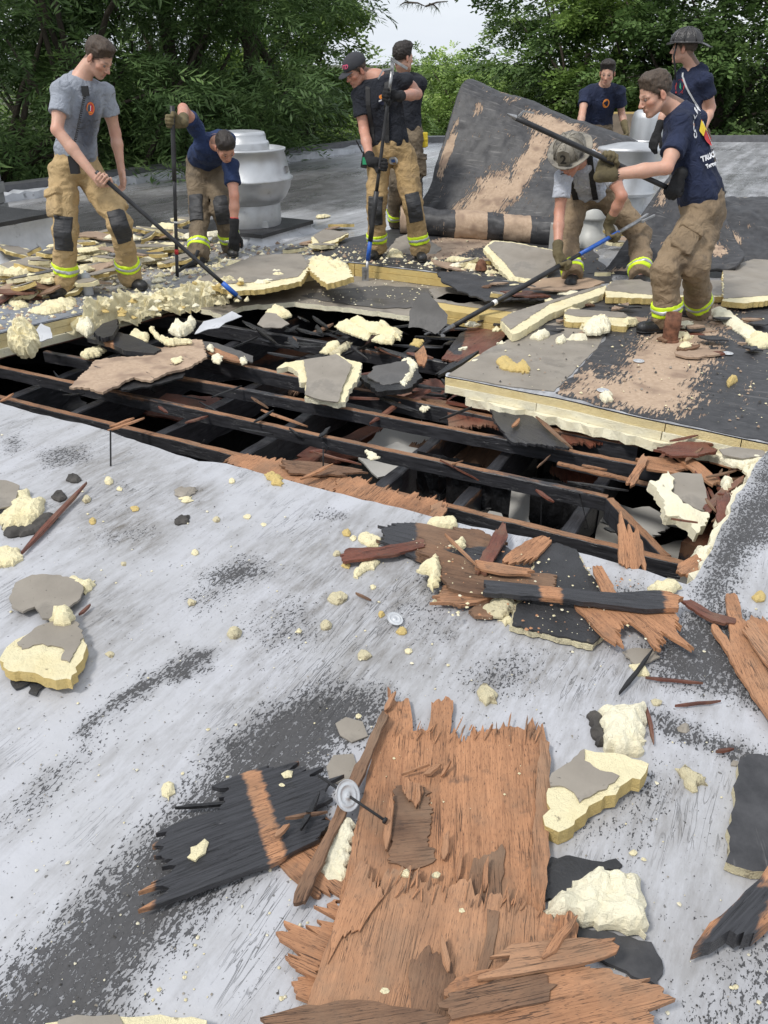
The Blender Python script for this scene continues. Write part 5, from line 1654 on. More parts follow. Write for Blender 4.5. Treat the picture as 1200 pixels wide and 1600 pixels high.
r1, J1, F1 = person(dict(J=J, label='man in heather grey tee and tan turnout trousers pushing a long pole at far left', face=(.88, -.34, -.78), front=(.80, -.60, 0),
 hand={'R': dict(kind='grip', G=GR, a=ax1, f=(.75, -.1, -.65), side=-1, r=.017), 'L': dict(kind='open', n=(-.7, -.6, .1), curl=1.5, ts=-1)},
 hair='hair_brown', hairlen=.009, crown=.013, shirt='grey_tee', pants='bunker_light', toe={'R': (-.25, -1, 0), 'L': (.75, -.7, 0)}, knee={'R': (.05, -1, 0), 'L': (.25, -1, 0)},
 hs=1.04, res=.006, sleeve={'R': .60, 'L': .58}, hem=.01, band=.13))
d = F1
pt = J1['neck'] * .62 + J1['pel'] * .38
decal_on(d['T'], tuple(pt + d['lat'] * -.095 + np.array(d['spine']) * .045), d['lat'], d['spine'], (.3, -.95, 0), [(*disc(0, 0, .035, .045), 'pr_red'), (*ringshape(0, 0, .032, .042, .006), 'pr_orange'), (*moved(text_geo('1', .05), 0, 0), 'pr_white'), (*polyshape([(-.02, -.03), (.02, -.03), (.012, -.02), (-.012, -.02)]), 'pr_orange')], r1)
# radio with coiled cord clipped to the waist
rb = Vector(J1['pel']) + Vector((.075, -.26, .03))
t = empty('portable_radio', tuple(rb), 'dark two way radio with coiled cord at the waist of the grey shirted man', 'radio')
mb = MB(); mb.box(rb, (.03, .022, .06)); o = mb.obj('radio_case', M['strap'], t)
mb = MB(); mb.tube([rb + Vector((.018, 0, .06)), rb + Vector((.018, 0, .17))], .006, 8); mb.obj('antenna', M['strap'], t)
mb = MB(); mb.lathe(rb + Vector((-.015, 0, .06)), [(.009, 0), (.009, .018), (.0001, .019)], 10); mb.obj('knob', M['pr_green'], t)
pts = []
A0 = project(d['T'], Vector(J1['neck']) + Vector((.03, -.03, -.08)), (.3, -1, 0)); A1 = rb + Vector((0, -.01, .07))
for i in range(240):
 f = i / 239; c = A0 + (A1 - A0) * f + Vector((.35, -.9, 0)) * (.02 + .03 * math.sin(f * math.pi))
 pts.append(c + Vector((math.cos(i * .9) * .008, 0, math.sin(i * .9) * .003)) + Vector((0, math.sin(i * .9) * .008, 0)))
mb = MB(); mb.tube(pts, .0032, 5); mb.obj('coiled_cord', M['strap'], t, True)
mb = MB(); mb.box(A0 + Vector((.01, -.03, 0)), (.022, .014, .032)); mb.obj('hand_microphone', M['strap'], t)
# ---------------------------------------------------------------- 2: navy tee bending over
J = skeleton({
 'pel': (322, 246, 'Y', 8.25), 'neck': (338, 222, 'pel', .55, True), 'head': (352, 229, 'neck', .19, True),
 'shR': (306, 200, 'neck', .20, False), 'shL': (360, 258, 'neck', .19, True),
 'elR': (286, 170, 'shR', .25, True), 'wrR': (268, 184, 'elR', .24, True),
 'elL': (366, 306, 'shL', .27, True), 'wrL': (366, 360, 'elL', .24, True),
 'hpR': (310, 262, 'pel', .10, True), 'hpL': (342, 262, 'pel', .10, True),
 'anR': (312, 414, 'ground'), 'anL': (362, 398, 'ground'),
 'knR': (311, 330, 'hpR', .43, True), 'knL': (346, 326, 'hpL', .43, True)})
bt = P(277, 432, .0); tp = on_sphere(270, 150, bt, 1.62, False); tp = Vector(tp)
if tp.y > bt.y + .8: tp = W(270, 150, bt.y + .12)
tp = W(269, 165, bt.y + .1)
ax2 = (tp - bt)
t = pole_obj(tp, bt, .015, [(0, .42, 'dark_pole', 1.25, 'shaft'), (.42, .66, 'dark_pole', 1.0, 'shaft'), (.66, .67, 'white_band', 1.12, 'band'), (.67, .83, 'dark_pole', 1, 'shaft'), (.83, .86, 'red', 1.12, 'band'), (.86, 1, 'dark_pole', 1, 'shaft')],
  'upright black pole with red and white bands held by the bending man in navy', 'pry bar pole', 'roof_pole')
mb = MB(); q = bt + Vector((0, 0, .05)); mb.beam(q, q + Vector((.14, .1, .07)), .03, .02); mb.beam(q + Vector((.13, .09, .065)), q + Vector((.17, .12, .15)), .03, .02); mb.obj('hook', M['dark_pole'], t)
G2p = on_line(tp, bt, 269, 190)
r2, J2, F2 = person(dict(J=J, label='man in navy tee bending down between a banded pole and the metal roof fan', face=(.34, -.52, -.78), headup=(.3, -.75, .35), front=(.35, -.5, -.8),
 hand={'R': dict(kind='grip', G=G2p, a=ax2, f=(-.7, -.3, -.3), side=1, r=.019), 'L': dict(kind='open', n=(-.3, .9, 0), curl=1.6)}, glove={'R': 'glove_tan', 'L': 'glove_black'},
 hair='hair_dark', hairlen=.007, crown=.006, shirt='navy_bright', pants='bunker_dark', toe={'R': (-.8, -.75, 0), 'L': (.3, -1, 0)}, knee={'R': (-.1, -1, 0), 'L': (.2, -1, 0)}, hs=1.0, pants_up=(0, 0, 1),
 sleeve={'R': .55, 'L': .62}, hem=.03, waist=.10, pocket=False, skin='skin_red', res=.0065))
e = Vector(J2['wrL']); u = (Vector(J2['elL']) - e).normalized()
mb = MB(); mb.tube([e + u * .085, e + u * .105], .037, 14); mb.obj('wrist_band', M['red'], r2, True)
# ---------------------------------------------------------------- 3: cap and braces, middle
Y3 = 8.0
J = skeleton({
 'pel': (610, 236, 'Y', Y3 + .05), 'neck': (590, 120, 'pel', .52, True), 'head': (556, 110, 'neck', .19, True),
 'shR': (562, 148, 'neck', .20, True), 'shL': (632, 127, 'neck', .22, False),
 'elR': (569, 204, 'shR', .29, True), 'wrR': (584, 244, 'elR', .22, True),
 'elL': (652, 147, 'shL', .17, False), 'wrL': (626, 154, 'elL', .22, True),
 'hpR': (592, 247, 'pel', .10, True), 'hpL': (631, 246, 'pel', .10, True),
 'anR': (589, 402, 'ground'), 'anL': (657, 405, 'ground'),
 'knR': (588, 326, 'hpR', .43, True), 'knL': (646, 322, 'hpL', .43, True)})
top3 = W(612, 112, Y3 - .42); bot3 = P(571, 436, -.1)
ax3 = bot3 - top3
t3 = pole_obj(top3, bot3, .015, [(0, .10, 'steel', .9, 'head_shank'), (.10, .55, 'dark_pole', 1, 'shaft'), (.55, .80, 'dark_pole', 1.5, 'grip_sleeve'), (.80, .90, 'blue', 1.3, 'blue_sleeve'), (.90, 1, 'steel', 1, 'shank')],
  'upright black hook pole with forked metal head held by the man in the cap', 'roof hook', 'roof_hook')
mb = MB(); s = Vector((1, 0, 0)); q = top3
mb.beam(q + Vector((0, 0, -.02)), q + Vector((.005, .01, .10)), .03, .012); mb.beam(q + Vector((0, 0, .03)), q + Vector((-.07, 0, .02)), .02, .014); mb.beam(q + Vector((-.07, 0, .025)), q + Vector((-.115, 0, -.05)), .018, .012)
mb.beam(q + Vector((0, 0, .10)), q + Vector((.13, .02, .03)), .03, .02)
mb.obj('hook_head', M['steel'], t3)
mb = MB(); mb.box(bot3 + Vector((0, 0, .045)), (.03, .012, .06)); mb.obj('chisel_foot', M['steel'], t3)
G3R = on_line(top3, bot3, 590, 256); G3L = on_line(top3, bot3, 604, 148)
r3, J3, F3_ = person(dict(J=J, label='man in dark cap and black braces standing with a hook pole in the middle', face=(-.78, -.50, -.52), front=(-.25, -.95, 0), hand={
  'R': dict(kind='grip', G=G3R, a=ax3, f=(.7, -.2, -.4), side=1, r=.024), 'L': dict(kind='grip', G=G3L, a=ax3, f=(-.9, -.3, -.1), side=-1, r=.018)}, glove={'R': 'glove_black', 'L': 'glove_black'},
 hair='hair_fair', hairlen=.003, shirt='blackish', pants='bunker', toe={'R': (-.35, -1, 0), 'L': (.05, -1, 0)}, knee={'R': (-.15, -1, 0), 'L': (.1, -1, 0)}, hs=1.02, skin='skin_red', sleeve={'R': .62, 'L': .12}, hem=-.01, bulk=1.05, arm=1.06, res=.0065, pocket=False, waist=.10))
d = F3_; H = d['H']; Rh = d['Rh']; sc = d['sc']
# cap
def cap_build(H, Rh, sc, parent, mt):
 S = Sdf(); S.ell(H(0, -.010, .048), np.array((.089, .108, .088)) * sc, Rh, .02)
 def cf(X):
  L = (X - H(0, 0, 0).astype(np.float32)) @ Rh.astype(np.float32) / sc
  return np.maximum(np.maximum(S.ev(X), .034 - L[:, 2] - .0 * L[:, 1]), -(S.ev(X) + .01))
 l, h = S.bounds(); c = sdf_obj('cap', cf, l, h, .006, M[mt], parent)
 V = []; F = []; n = 14
 for i in range(n + 1):
  a = math.pi * i / n;
  for (k, dz) in ((0, 0), (1, 0), (1, -.004), (0, -.004)):
   x = math.cos(a) * .076; y0_ = .070 + .03 * math.sin(a); y = y0_ + k * .068 * math.sin(a) ** .7
   V.append(tuple(H(x, y, .036 - .10 * x * x / .006 * .06 - k * .016 * math.sin(a) + dz)))
 for i in range(n):
  for k in range(4): F.append((i * 4 + k, i * 4 + (k + 1) % 4, i * 4 + 4 + (k + 1) % 4, i * 4 + 4 + k))
 mb = MB(); mb.add(V, F); mb.obj('cap_brim', M[mt], c, True)
 mb = MB(); mb.lathe(H(0, -.01, .136), [(.0001, .006), (.007, .003), (.008, -.002)], 10); mb.obj('cap_button', M[mt], c)
 return S, c
M['cap'] = cloth_mat('charcoal_cap', (.035, .036, .042), .004, .15)
cS, cO = cap_build(H, Rh, sc, r3, 'cap')
decal_on(cS.ev, tuple(H(0, .10, .077)), -Rh[:, 0], Rh[:, 2], Rh[:, 1], [(*text_geo('VVTD', .040, .001), 'pr_pink'), (*moved(text_geo('VVTD', .034), 0, 0), 'pr_white')][0:1] + [(*moved(text_geo('______', .014), 0, -.026), 'pr_grey')], cO, 'cap_lettering')
def brace(d, J, side, x_top, x_bot, name='brace_strap', back=True, parent=None, w=.04, mat='strap', low=.08):
 lat, sp, fw = Vector(d['lat']), Vector(d['spine']), Vector(d['fw']); nk = Vector(J['neck']); L = d['Ls']
 pts = []; dirs = []
 for i in range(4):
  a = i / 3; pts.append(nk - sp * (.02 + .0 * a) + lat * x_top); dirs.append((-fw * (1 - a) * .8 + sp * .8 + fw * a * .7))
 for i in range(1, 17):
  a = i / 16; pts.append(nk - sp * (.05 + (L - low - .05) * a) + lat * (x_top + (x_bot - x_top) * a)); dirs.append(fw)
 return strap_on(d['T'], pts, dirs, w, M[mat], name, parent)
brace(d, J3, 1, .07, .12, parent=r3); brace(d, J3, 1, -.10, -.02, parent=r3)
q = Vector(J3['neck']) - Vector(d['spine']) * .19 - Vector(d['lat']) * .03
decal_on(d['T'], tuple(q), (1, 0, 0), (0, 0, 1), (-.2, -1, .1), [(*disc(0, 0, .034, .045), 'pr_navy'), (*disc(0, .018, .024, .018), 'pr_orange'), (*moved(polyshape([(-.025, -.01), (.025, .012), (.025, 0), (-.025, -.022)]), 0, 0), 'pr_white'), (*moved(text_geo('FIRE', .014), 0, -.002, .4), 'pr_red')], r3)
decal_on(d['P'], tuple(Vector(J3['pel']) + Vector((.03, 0, -.07))), (1, 0, 0), (0, 0, 1), (-.05, -1, 0), [(*disc(0, 0, .042, .036), 'pr_grey'), (*moved(polyshape([(-.018, -.014), (.018, -.014), (.018, .014), (-.018, .014)]), 0, 0), 'pr_blue')], F3_['pants'], 'trouser_patch')
rb = Vector(W(570, 250, Y3 - .05))
t = empty('portable_radio', tuple(rb), 'small two way radio with tilted antenna at the hip of the man in the cap', 'radio')
mb = MB(); mb.box(rb, (.028, .02, .065), Matrix.Rotation(.2, 3, 'Y')); mb.obj('radio_case', M['strap'], t)
mb = MB(); mb.tube([rb + Vector((-.02, 0, .06)), rb + Vector((-.075, 0, .16))], .006, 8); mb.obj('antenna', M['strap'], t)
mb = MB(); mb.box(rb + Vector((0, -.022, -.005)), (.02, .004, .03)); mb.obj('radio_face', M['pr_green'], t)
# ---------------------------------------------------------------- 4: dark haired man standing behind
J = skeleton({
 'pel': (636, 212, 'Y', 9.35), 'neck': (632, 117, 'pel', .53, False), 'head': (630, 90, 'neck', .19, True),
 'shR': (655, 130, 'neck', .20, True), 'shL': (612, 130, 'neck', .20, False),
 'elR': (645, 168, 'shR', .28, False), 'wrR': (652, 207, 'elR', .25, True),
 'elL': (600, 170, 'shL', .28, False), 'wrL': (600, 205, 'elL', .25, True),
 'hpR': (645, 220, 'pel', .10, True), 'hpL': (622, 220, 'pel', .10, False),
 'anR': (647, 362, 'ground'), 'anL': (618, 357, 'ground'),
 'knR': (646, 290, 'hpR', .43, True), 'knL': (620, 288, 'hpL', .43, True)})
r4, J4, F4 = person(dict(J=J, label='dark haired man facing away behind the man in the cap', face=(.80, .60, -.05), front=(.65, .75, 0),
 hand={'R': dict(kind='open', n=(-1, 0, 0), curl=1.2), 'L': dict(kind='open', n=(1, 0, 0), curl=1.0)}, glove={'R': 'glove_black'},
 hair='hair_dark', hairlen=.014, crown=.016, shirt='blackish', pants='bunker_dark', toe={'R': (.6, .8, 0), 'L': (.6, .8, 0)}, hs=1.03, res=.0095))
q = Vector(J4['wrR'])
t = empty('work_glove', (q.x + .06, q.y - .05, q.z - .16), 'yellow and black glove dangling at the hip of the man behind', 'glove')
S = Sdf()
for k in range(4): S.cap((q.x + .05 + k * .016, q.y - .05, q.z - .06), (q.x + .045 + k * .019, q.y - .05, q.z - .14 + abs(k - 1.5) * .01), .011, .009, .006)
S.box((q.x + .072, q.y - .05, q.z - .035), (.034, .014, .04), np.eye(3), .01, .01)
l, h = S.bounds(); sdf_obj('glove_body', S.ev, l, h, .005, M['yellow_hook'], t)
# ---------------------------------------------------------------- 5: navy tee leaning, back right
J = skeleton({
 'pel': (932, 200, 'Y', 11.3), 'neck': (944, 133, 'pel', .50, True), 'head': (949, 114, 'neck', .19, True),
 'shR': (915, 146, 'neck', .20, True), 'shL': (968, 143, 'neck', .20, True),
 'elR': (910, 176, 'shR', .28, True), 'wrR': (905, 205, 'elR', .25, True),
 'elL': (971, 176, 'shL', .28, False), 'wrL': (977, 200, 'elL', .24, True),
 'hpR': (924, 207, 'pel', .10, True), 'hpL': (944, 207, 'pel', .10, True),
 'anR': (916, 322, 'ground'), 'anL': (950, 322, 'ground'),
 'knR': (918, 262, 'hpR', .43, True), 'knL': (950, 262, 'hpL', .43, True)})
r5, J5, F5 = person(dict(J=J, label='man in navy tee with orange chest badge leaning forward behind the curled roofing', face=(-.30, -.90, -.28), front=(.0, -.9, -.3),
 hand={'R': dict(kind='open', n=(1, .2, 0), curl=1.3), 'L': dict(kind='open', n=(-1, .2, 0), curl=1.3)}, glove={'L': 'glove_tan', 'R': 'glove_tan'},
 hair='hair_dark', hairlen=.013, crown=.02, shirt='navy', pants='bunker_dark', toe={'R': (0, -1, 0), 'L': (0, -1, 0)}, hs=1.05, res=.0095, stubble=.6))
q = Vector(J5['neck']) - Vector(F5['spine']) * .17 - Vector(F5['lat']) * .08
decal_on(F5['T'], tuple(W(949, 161, 11.0)), (1, 0, 0), (0, 0, 1), (0, -1, .1), [(*disc(0, 0, .042, .048), 'pr_orange'), (*moved(polyshape([(-.026, -.012), (.026, -.006), (.026, .018), (-.026, .012)]), 0, 0), 'pr_navy'), (*moved(text_geo('FD', .02), 0, -.02), 'pr_navy')], r5)
# ---------------------------------------------------------------- 6: crouching, pale helmet
J = skeleton({
 'pel': (925, 300, 'Y', 7.55), 'neck': (905, 252, 'pel', .55, True), 'head': (890, 246, 'neck', .19, True),
 'shR': (881, 275, 'neck', .20, True), 'shL': (950, 262, 'neck', .22, False),
 'elR': (874, 332, 'shR', .27, True), 'wrR': (877, 382, 'elR', .24, True),
 'elL': (972, 307, 'shL', .26, True), 'wrL': (964, 346, 'elL', .22, True),
 'hpR': (902, 308, 'pel', .12, True), 'hpL': (948, 306, 'pel', .12, True),
 'anR': (893, 444, 'ground'), 'anL': (998, 444, 'ground'),
 'knR': (886, 375, 'hpR', .43, True), 'knL': (1000, 366, 'hpL', .43, True)})
tip6 = P(688, 521, -.12)
Gr = Vector(J['wrR']) + Vector((.0, -.07, -.085))
Gr = W(880, 402, 6.72)
back6 = tip6 + (Gr - tip6) * 1.62
back6 = W(1000, 344, back6.y)
ax6 = (tip6 - back6)
t6 = pole_obj(back6, tip6, .0155, [(0, .12, 'steel', 1, 'fork_shank'), (.12, .33, 'blue', 1.1, 'blue_sleeve'), (.33, .40, 'dark_pole', 1.0, 'shaft'), (.40, .745, 'dark_pole', 1.3, 'grip_sleeve'), (.745, .76, 'white_band', 1.35, 'band'), (.76, .94, 'dark_pole', 1.2, 'shaft'), (.94, 1, 'steel', 1.2, 'ferrule')],
   'black hook pole with blue and white bands reaching from the crouching man into the hole', 'roof hook', 'roof_hook')
mb = MB(); a = tip6; u = -ax6.normalized(); s = u.cross(Vector((0, 0, 1))).normalized()
mb.beam(a, a - u * .05 + s * .09 + Vector((0, 0, .03)), .03, .012); mb.beam(a, a + s * -.085 + u * .03, .03, .012); mb.beam(a - s * .085 + u * .03, a - s * .10 - u * .07, .025, .01)
mb.obj('hook_head', M['steel'], t6)
mb = MB(); a = back6
for k in (-1, 1): mb.beam(a + s * .02 * k, a + s * .035 * k + u * .14, .02, .014)
mb.beam(a - s * .03 + u * .01, a + s * .03 + u * .01, .03, .02); mb.obj('fork_head', M['steel'], t6)
G6R = on_line(back6, tip6, 880, 402); G6L = on_line(back6, tip6, 960, 364)
r6, J6, F6 = person(dict(J=J, label='crouching man in pale helmet numbered 2 and grey tee with black braces', face=(-.35, -.72, -.60), headup=(-.3, -.6, .5), front=(-.15, -.75, -.6),
 hand={'R': dict(kind='grip', G=G6R, a=ax6, f=(.1, -.5, -.85), side=1, r=.02), 'L': dict(kind='grip', G=G6L, a=ax6, f=(-.2, -.5, -.85), side=1, r=.018)}, glove={'R': 'glove_tan', 'L': 'glove_tan'},
 hair='hair_fair', hairlen=.004, shirt='light_grey_tee', pants='bunker_brown', toe={'R': (-.3, -1, 0), 'L': (.2, -1, 0)}, knee={'R': (-.1, -1, 0), 'L': (.3, -1, -.2)}, pads=False, hs=1.13, skin='skin_red', sleeve={'R': .60, 'L': .55}, hem=.02, pocket=False, pbulk=1.04, band=.05, waist=.10))
def helmet(H, Rh, sc, parent, mt, shield=True):
 S = Sdf(); S.ell(H(0, -.01, .055), np.array((.108, .135, .110)) * sc, Rh, .02)
 Rn = Rh.astype(np.float32); c0 = H(0, 0, 0).astype(np.float32)
 def loc(X): return (X - c0) @ Rn / sc
 def hf(X):
  L = loc(X); q = S.ev(X)
  ang = np.arctan2(L[:, 0], L[:, 1] + .01)
  q = q - .004 * np.clip(np.cos(ang * 8) * 3 - 2, 0, 1) * (L[:, 2] < .155)
  q = np.maximum(np.maximum(q, .040 - L[:, 2]), -(q + .008))
  # brim, long at the back
  bx = L[:, 0]; by = L[:, 1]
  rx, ry = .150, np.where(by < -.01, .225, .165)
  e = np.sqrt((bx / rx) ** 2 + ((by + .01) / ry) ** 2)
  zc = .046 - .035 * np.clip((np.abs(by + .01) - .10) / .1, 0, 1) ** 2 - .22 * bx * bx * 4 * .2 + .012 * np.clip(e - .8, 0, 1)
  b = np.maximum(np.abs(L[:, 2] - zc) - .0045, (e - 1) * .11)
  b = np.maximum(b, -(S.ev(X) + .004) * 1)
  return np.minimum(q, b)
 l, h = S.bounds(); sh = sdf_obj('helmet', hf, l - .14, h + .14, .0058, M[mt], parent)
 # raised ridges over the crown
 for k in range(4):
  a = math.pi * k / 4; pts = []
  for i in range(15):
   b = math.pi * (i / 14) ; r = math.cos(b); z = math.sin(b)
   if z < .05: z = .05
   pts.append(Vector(H(math.sin(a) * r * .111, -.01 + math.cos(a) * r * .138, .052 + z * .114)))
  mb = MB(); mb.tube(pts, .0052 * sc, 6); mb.obj('helmet_ridge', M[mt], sh, True)
 if shield:
  V = [(-.038, -.045), (.038, -.045), (.046, .01), (.040, .05), (.0, .062), (-.040, .05), (-.046, .01)]
  o = [H(x, .135 - (y + .045) * .18, .095 + y) for x, y in V]; o2 = [H(x, .127 - (y + .045) * .18, .095 + y) for x, y in V]
  mb = MB(); n = len(V); mb.add([Vector(p) for p in o] + [Vector(p) for p in o2], [tuple(range(n)), tuple(range(2 * n - 1, n - 1, -1))] + [(i, n + i, n + (i + 1) % n, (i + 1) % n) for i in range(n)])
  fs = mb.obj('helmet_shield', M[mt], sh)
  tv, tf_ = text_geo('2', .085, .003)
  VV = [tuple(H(-x, .1375 - (y + .045) * .18, .093 + y)) for x, y, *_ in tv]
  mesh_obj('shield_number', np.array(VV), tf_, M['print_dark'], fs)
 return sh
M['print_dark'] = simple('print_dark', (.02, .018, .016), .7)
helmet(F6['H'], F6['Rh'], F6['sc'], r6, 'leather_helm')
brace(F6, J6, 1, .09, .11, parent=r6, w=.045, low=.12); brace(F6, J6, 1, -.09, -.05, parent=r6, w=.045, low=.12)
# ---------------------------------------------------------------- 7: big navy tee at right
J = skeleton({
 'pel': (1098, 322, 'Y', 5.85), 'neck': (1060, 172, 'pel', .57, True), 'head': (1024, 146, 'neck', .20, True),
 'shR': (1086, 186, 'Y', 6.15), 'shL': (1063, 208, 'neck', .20, True),
 'elL': (1041, 262, 'shL', .28, True), 'wrL': (985, 250, 'elL', .26, False),
 'elR': (1088, 262, 'Y', 6.28), 'wrR': (1062, 290, 'Y', 6.05),
 'hpL': (1092, 340, 'pel', .11, True), 'hpR': (1106, 338, 'pel', .10, False),
 'anL': (1038, 520, 'ground'), 'anR': (1090, 498, 'ground'),
 'knL': (1040, 420, 'hpL', .45, True), 'knR': (1085, 414, 'hpR', .44, True)})
top7 = W(806, 184, 5.55); bot7 = W(1064, 303, 5.72)
ax7 = bot7 - top7
t7 = pole_obj(top7, bot7, .0165, [(0, .93, 'dark_pole', 1, 'shaft'), (.93, 1, 'dark_pole', 1.5, 'grip_end')], 'thick black pole held level by the man in the lettered navy tee', 'pike pole')
mb = MB(); u = ax7.normalized(); a = top7
mb.beam(a, a + u * .05 + Vector((0, 0, .06)), .02, .01); mb.beam(a + u * .05 + Vector((0, 0, .06)), a + u * .12 + Vector((0, 0, .075)), .015, .01); mb.tube([a, a - u * .06], [.016, .004], 8)
mb.obj('hook_head', M['steel'], t7)
G7L = on_line(top7, bot7, 952, 249); G7R = on_line(top7, bot7, 1050, 294)
r7, J7, F7 = person(dict(J=J, label='man in navy tee with white back lettering gripping a thick pole at right', face=(-.88, -.18, -.42), front=(-.93, .34, 0),
 hand={'L': dict(kind='grip', G=G7L, a=ax7, f=(-.4, .1, .75), side=1, r=.02), 'R': dict(kind='grip', G=G7R, a=ax7, f=(-.3, -.3, -.8), side=1, r=.022)}, glove={'L': 'glove_tan', 'R': 'glove_black'},
 hair='hair_fair', hairlen=.005, crown=.012, shirt='navy', pants='bunker_brown', toe={'L': (-1, -.12, 0), 'R': (-.8, .5, 0)}, knee={'L': (-1, -.05, 0), 'R': (-1, .1, 0)}, pads=False, hs=1.06, res=.006, sleeve={'L': .62, 'R': .6}, hem=.0, bulk=1.12, pbulk=1.03, band=.09, arm=1.02))
d = F7
# print on the back
bc = W(1103, 206, 5.85); sp = Vector(d['spine']); bn = Vector((.52, -.82, .15)).normalized()
ex = Vector((0, 0, 1)).cross(bn).normalized(); ey = bn.cross(ex)
lean = math.atan2(sp.dot(ex), sp.dot(ey)); c_, s_ = math.cos(lean), math.sin(lean)
exx = ex * c_ - ey * s_; eyy = ex * s_ + ey * c_
shapes = []
word = 'COLLEGE PARK'
for i, chh in enumerate(word):
 if chh == ' ': continue
 a = math.pi * (1.04 - 1.08 * i / (len(word) - 1)); g = text_geo(chh, .052, .0025)
 shapes.append((*moved(g, math.cos(a) * .135, math.sin(a) * .125 + .03, a - math.pi / 2), 'pr_white'))
shapes.append((*disc(0, -.005, .068, .082, 20), 'pr_red'))
shapes.append((*polyshape([(-.10, .03), (-.05, .085), (.03, .05), (.0, .0), (-.045, .025), (-.075, -.01)]), 'pr_yellow'))
shapes.append((*polyshape([(-.06, .05), (-.03, .062), (.0, .04), (-.03, .03)]), 'pr_navy'))
shapes.append((*polyshape([(.0, .055), (.05, .06), (.055, -.02), (.012, -.075), (-.012, -.075)]), 'pr_white'))
for k in range(4): shapes.append((*polyshape([(-.005 + k * .013, .045 - k * .004), (.002 + k * .013, .045 - k * .004), (.006 + k * .009, -.065 + k * .008), (.0 + k * .009, -.065 + k * .008)]), 'pr_red'))
shapes.append((*moved(text_geo('TRUCK CO. 12', .044, .0025), 0, -.135), 'pr_white'))
shapes.append((*moved(text_geo('Terrapin Trucking', .036, .0015), 0, -.185), 'pr_white'))
decal_on(d['T'], tuple(bc), exx, eyy, bn, shapes, r7)
e = Vector(J7['wrL']); u = (Vector(J7['elL']) - e).normalized()
mb = MB(); mb.tube([e + u * .10, e + u * .118], .034, 14); mb.obj('wrist_band', M['strap'], r7, True)
# ---------------------------------------------------------------- 8: black helmet, back right
J = skeleton({
 'pel': (1080, 222, 'Y', 8.7), 'neck': (1082, 104, 'pel', .56, True), 'head': (1069, 76, 'neck', .18, True),
 'shL': (1066, 122, 'neck', .17, False), 'shR': (1101, 124, 'neck', .20, True),
 'elR': (1111, 168, 'shR', .27, False), 'wrR': (1098, 205, 'elR', .24, True),
 'elL': (1040, 172, 'shL', .28, True), 'wrL': (1028, 205, 'elL', .20, True),
 'hpL': (1068, 250, 'pel', .10, True), 'hpR': (1098, 250, 'pel', .10, True),
 'anL': (1052, 384, 'ground'), 'anR': (1088, 382, 'ground'),
 'knL': (1050, 318, 'hpL', .43, True), 'knR': (1090, 316, 'hpR', .43, True)})
# in the photo his left side is the far one: mirror names so that shoulders follow the turn of the body
J['shL'], J['shR'] = J['shL'], J['shR']
r8, J8, F8 = person(dict(J=J, label='man in black leather helmet and navy tee looking away at the back right', face=(-.85, .45, .0), front=(-.55, -.80, 0),
 hand={'R': dict(kind='open', n=(-.6, -.6, 0), curl=1.3), 'L': dict(kind='open', n=(.6, .6, 0), curl=1.2)}, glove={'L': 'glove_black'},
 hair='hair_fair', hairlen=.004, shirt='navy', pants='bunker_dark', toe={'R': (-.5, -.8, 0), 'L': (-.5, -.8, 0)}, hs=1.05, res=.008, sleeve={'L': .6, 'R': .6}))
helmet(F8['H'], F8['Rh'], F8['sc'], r8, 'black_helm', False)
decal_on(F8['T'], tuple(W(1063, 136, 8.4)), (1, 0, 0), (0, 0, 1), (-.3, -1, 0), [(*disc(0, 0, .042, .06), 'pr_red'), (*disc(0, 0, .032, .048), 'pr_navy'), (*moved(polyshape([(-.018, -.03), (.0, .03), (.018, -.03), (0, -.012)]), 0, 0), 'pr_green'), (*moved(polyshape([(-.032, -.062), (.032, -.062), (.032, -.046), (-.032, -.046)]), 0, 0), 'pr_red')], r8)
H = F8['H']; mb = MB(); mb.tube([Vector(H(-.09, .05, .04)), Vector(H(-.10, .06, -.06)), Vector(H(-.10, .03, -.16)), Vector(H(-.09, .02, -.24))], .009, 8); mb.obj('chin_strap', M['strap'], r8, True)
brace(F8, J8, 1, .07, -.10, parent=r8, w=.014, mat='pr_grey', name='radio_strap', low=.28)
# ================================================================ ROOF FIXTURES
def zt(py, Y): return W(600, py, Y).z
# ---- large spun aluminium fan on its curb (left)
Yf = 9.15; cx_ = W(385, 300, Yf).x
ppm = lambda Y: FPX / (Y * CP + (EYE - .5) * SP)
R0 = lambda px, Y=Yf: px / ppm(Y)
t = empty('exhaust_fan', (cx_, Yf, 0), 'large spun aluminium exhaust fan on a curb behind the bending man', 'exhaust fan')
z = lambda y: zt(y, Yf)
c0 = (cx_, Yf, 0)
mb = MB(); mb.lathe(c0, [(R0(50), z(352)), (R0(52), z(345)), (R0(52), z(316)), (R0(50), z(314))], 48); mb.obj('neck', M['alu_dull'], t, True)
mb = MB(); mb.lathe(c0, [(R0(40), z(318)), (R0(53), z(315)), (R0(62), z(306)), (R0(69), z(292)), (R0(71), z(281)), (R0(74), z(279)), (R0(74), z(276)), (R0(70), z(274)), (R0(66), z(252)), (R0(62), z(236)), (R0(64.5), z(234)), (R0(64.5), z(231)), (R0(61), z(230)), (R0(60), z(236)), (R0(44), z(240))], 64); mb.obj('bowl', M['alu'], t, True)
mb = MB(); mb.lathe(c0, [(R0(40), z(240)), (R0(40), z(223)), (R0(38.5), z(220)), (R0(36), z(219)), (R0(35), z(210)), (R0(33.5), z(206)), (R0(28), z(204.5)), (.001, z(203.5))], 48); mb.obj('motor_cap', M['alu'], t, True)
for a in (.3, -.9, 2.2):
 mb = MB(); mb.box((cx_ + math.cos(a - 1.2) * R0(52), Yf + math.sin(a - 1.2) * R0(52), z(344)), (.03, .02, .03)); mb.obj('bracket', M['alu_dull'], t)
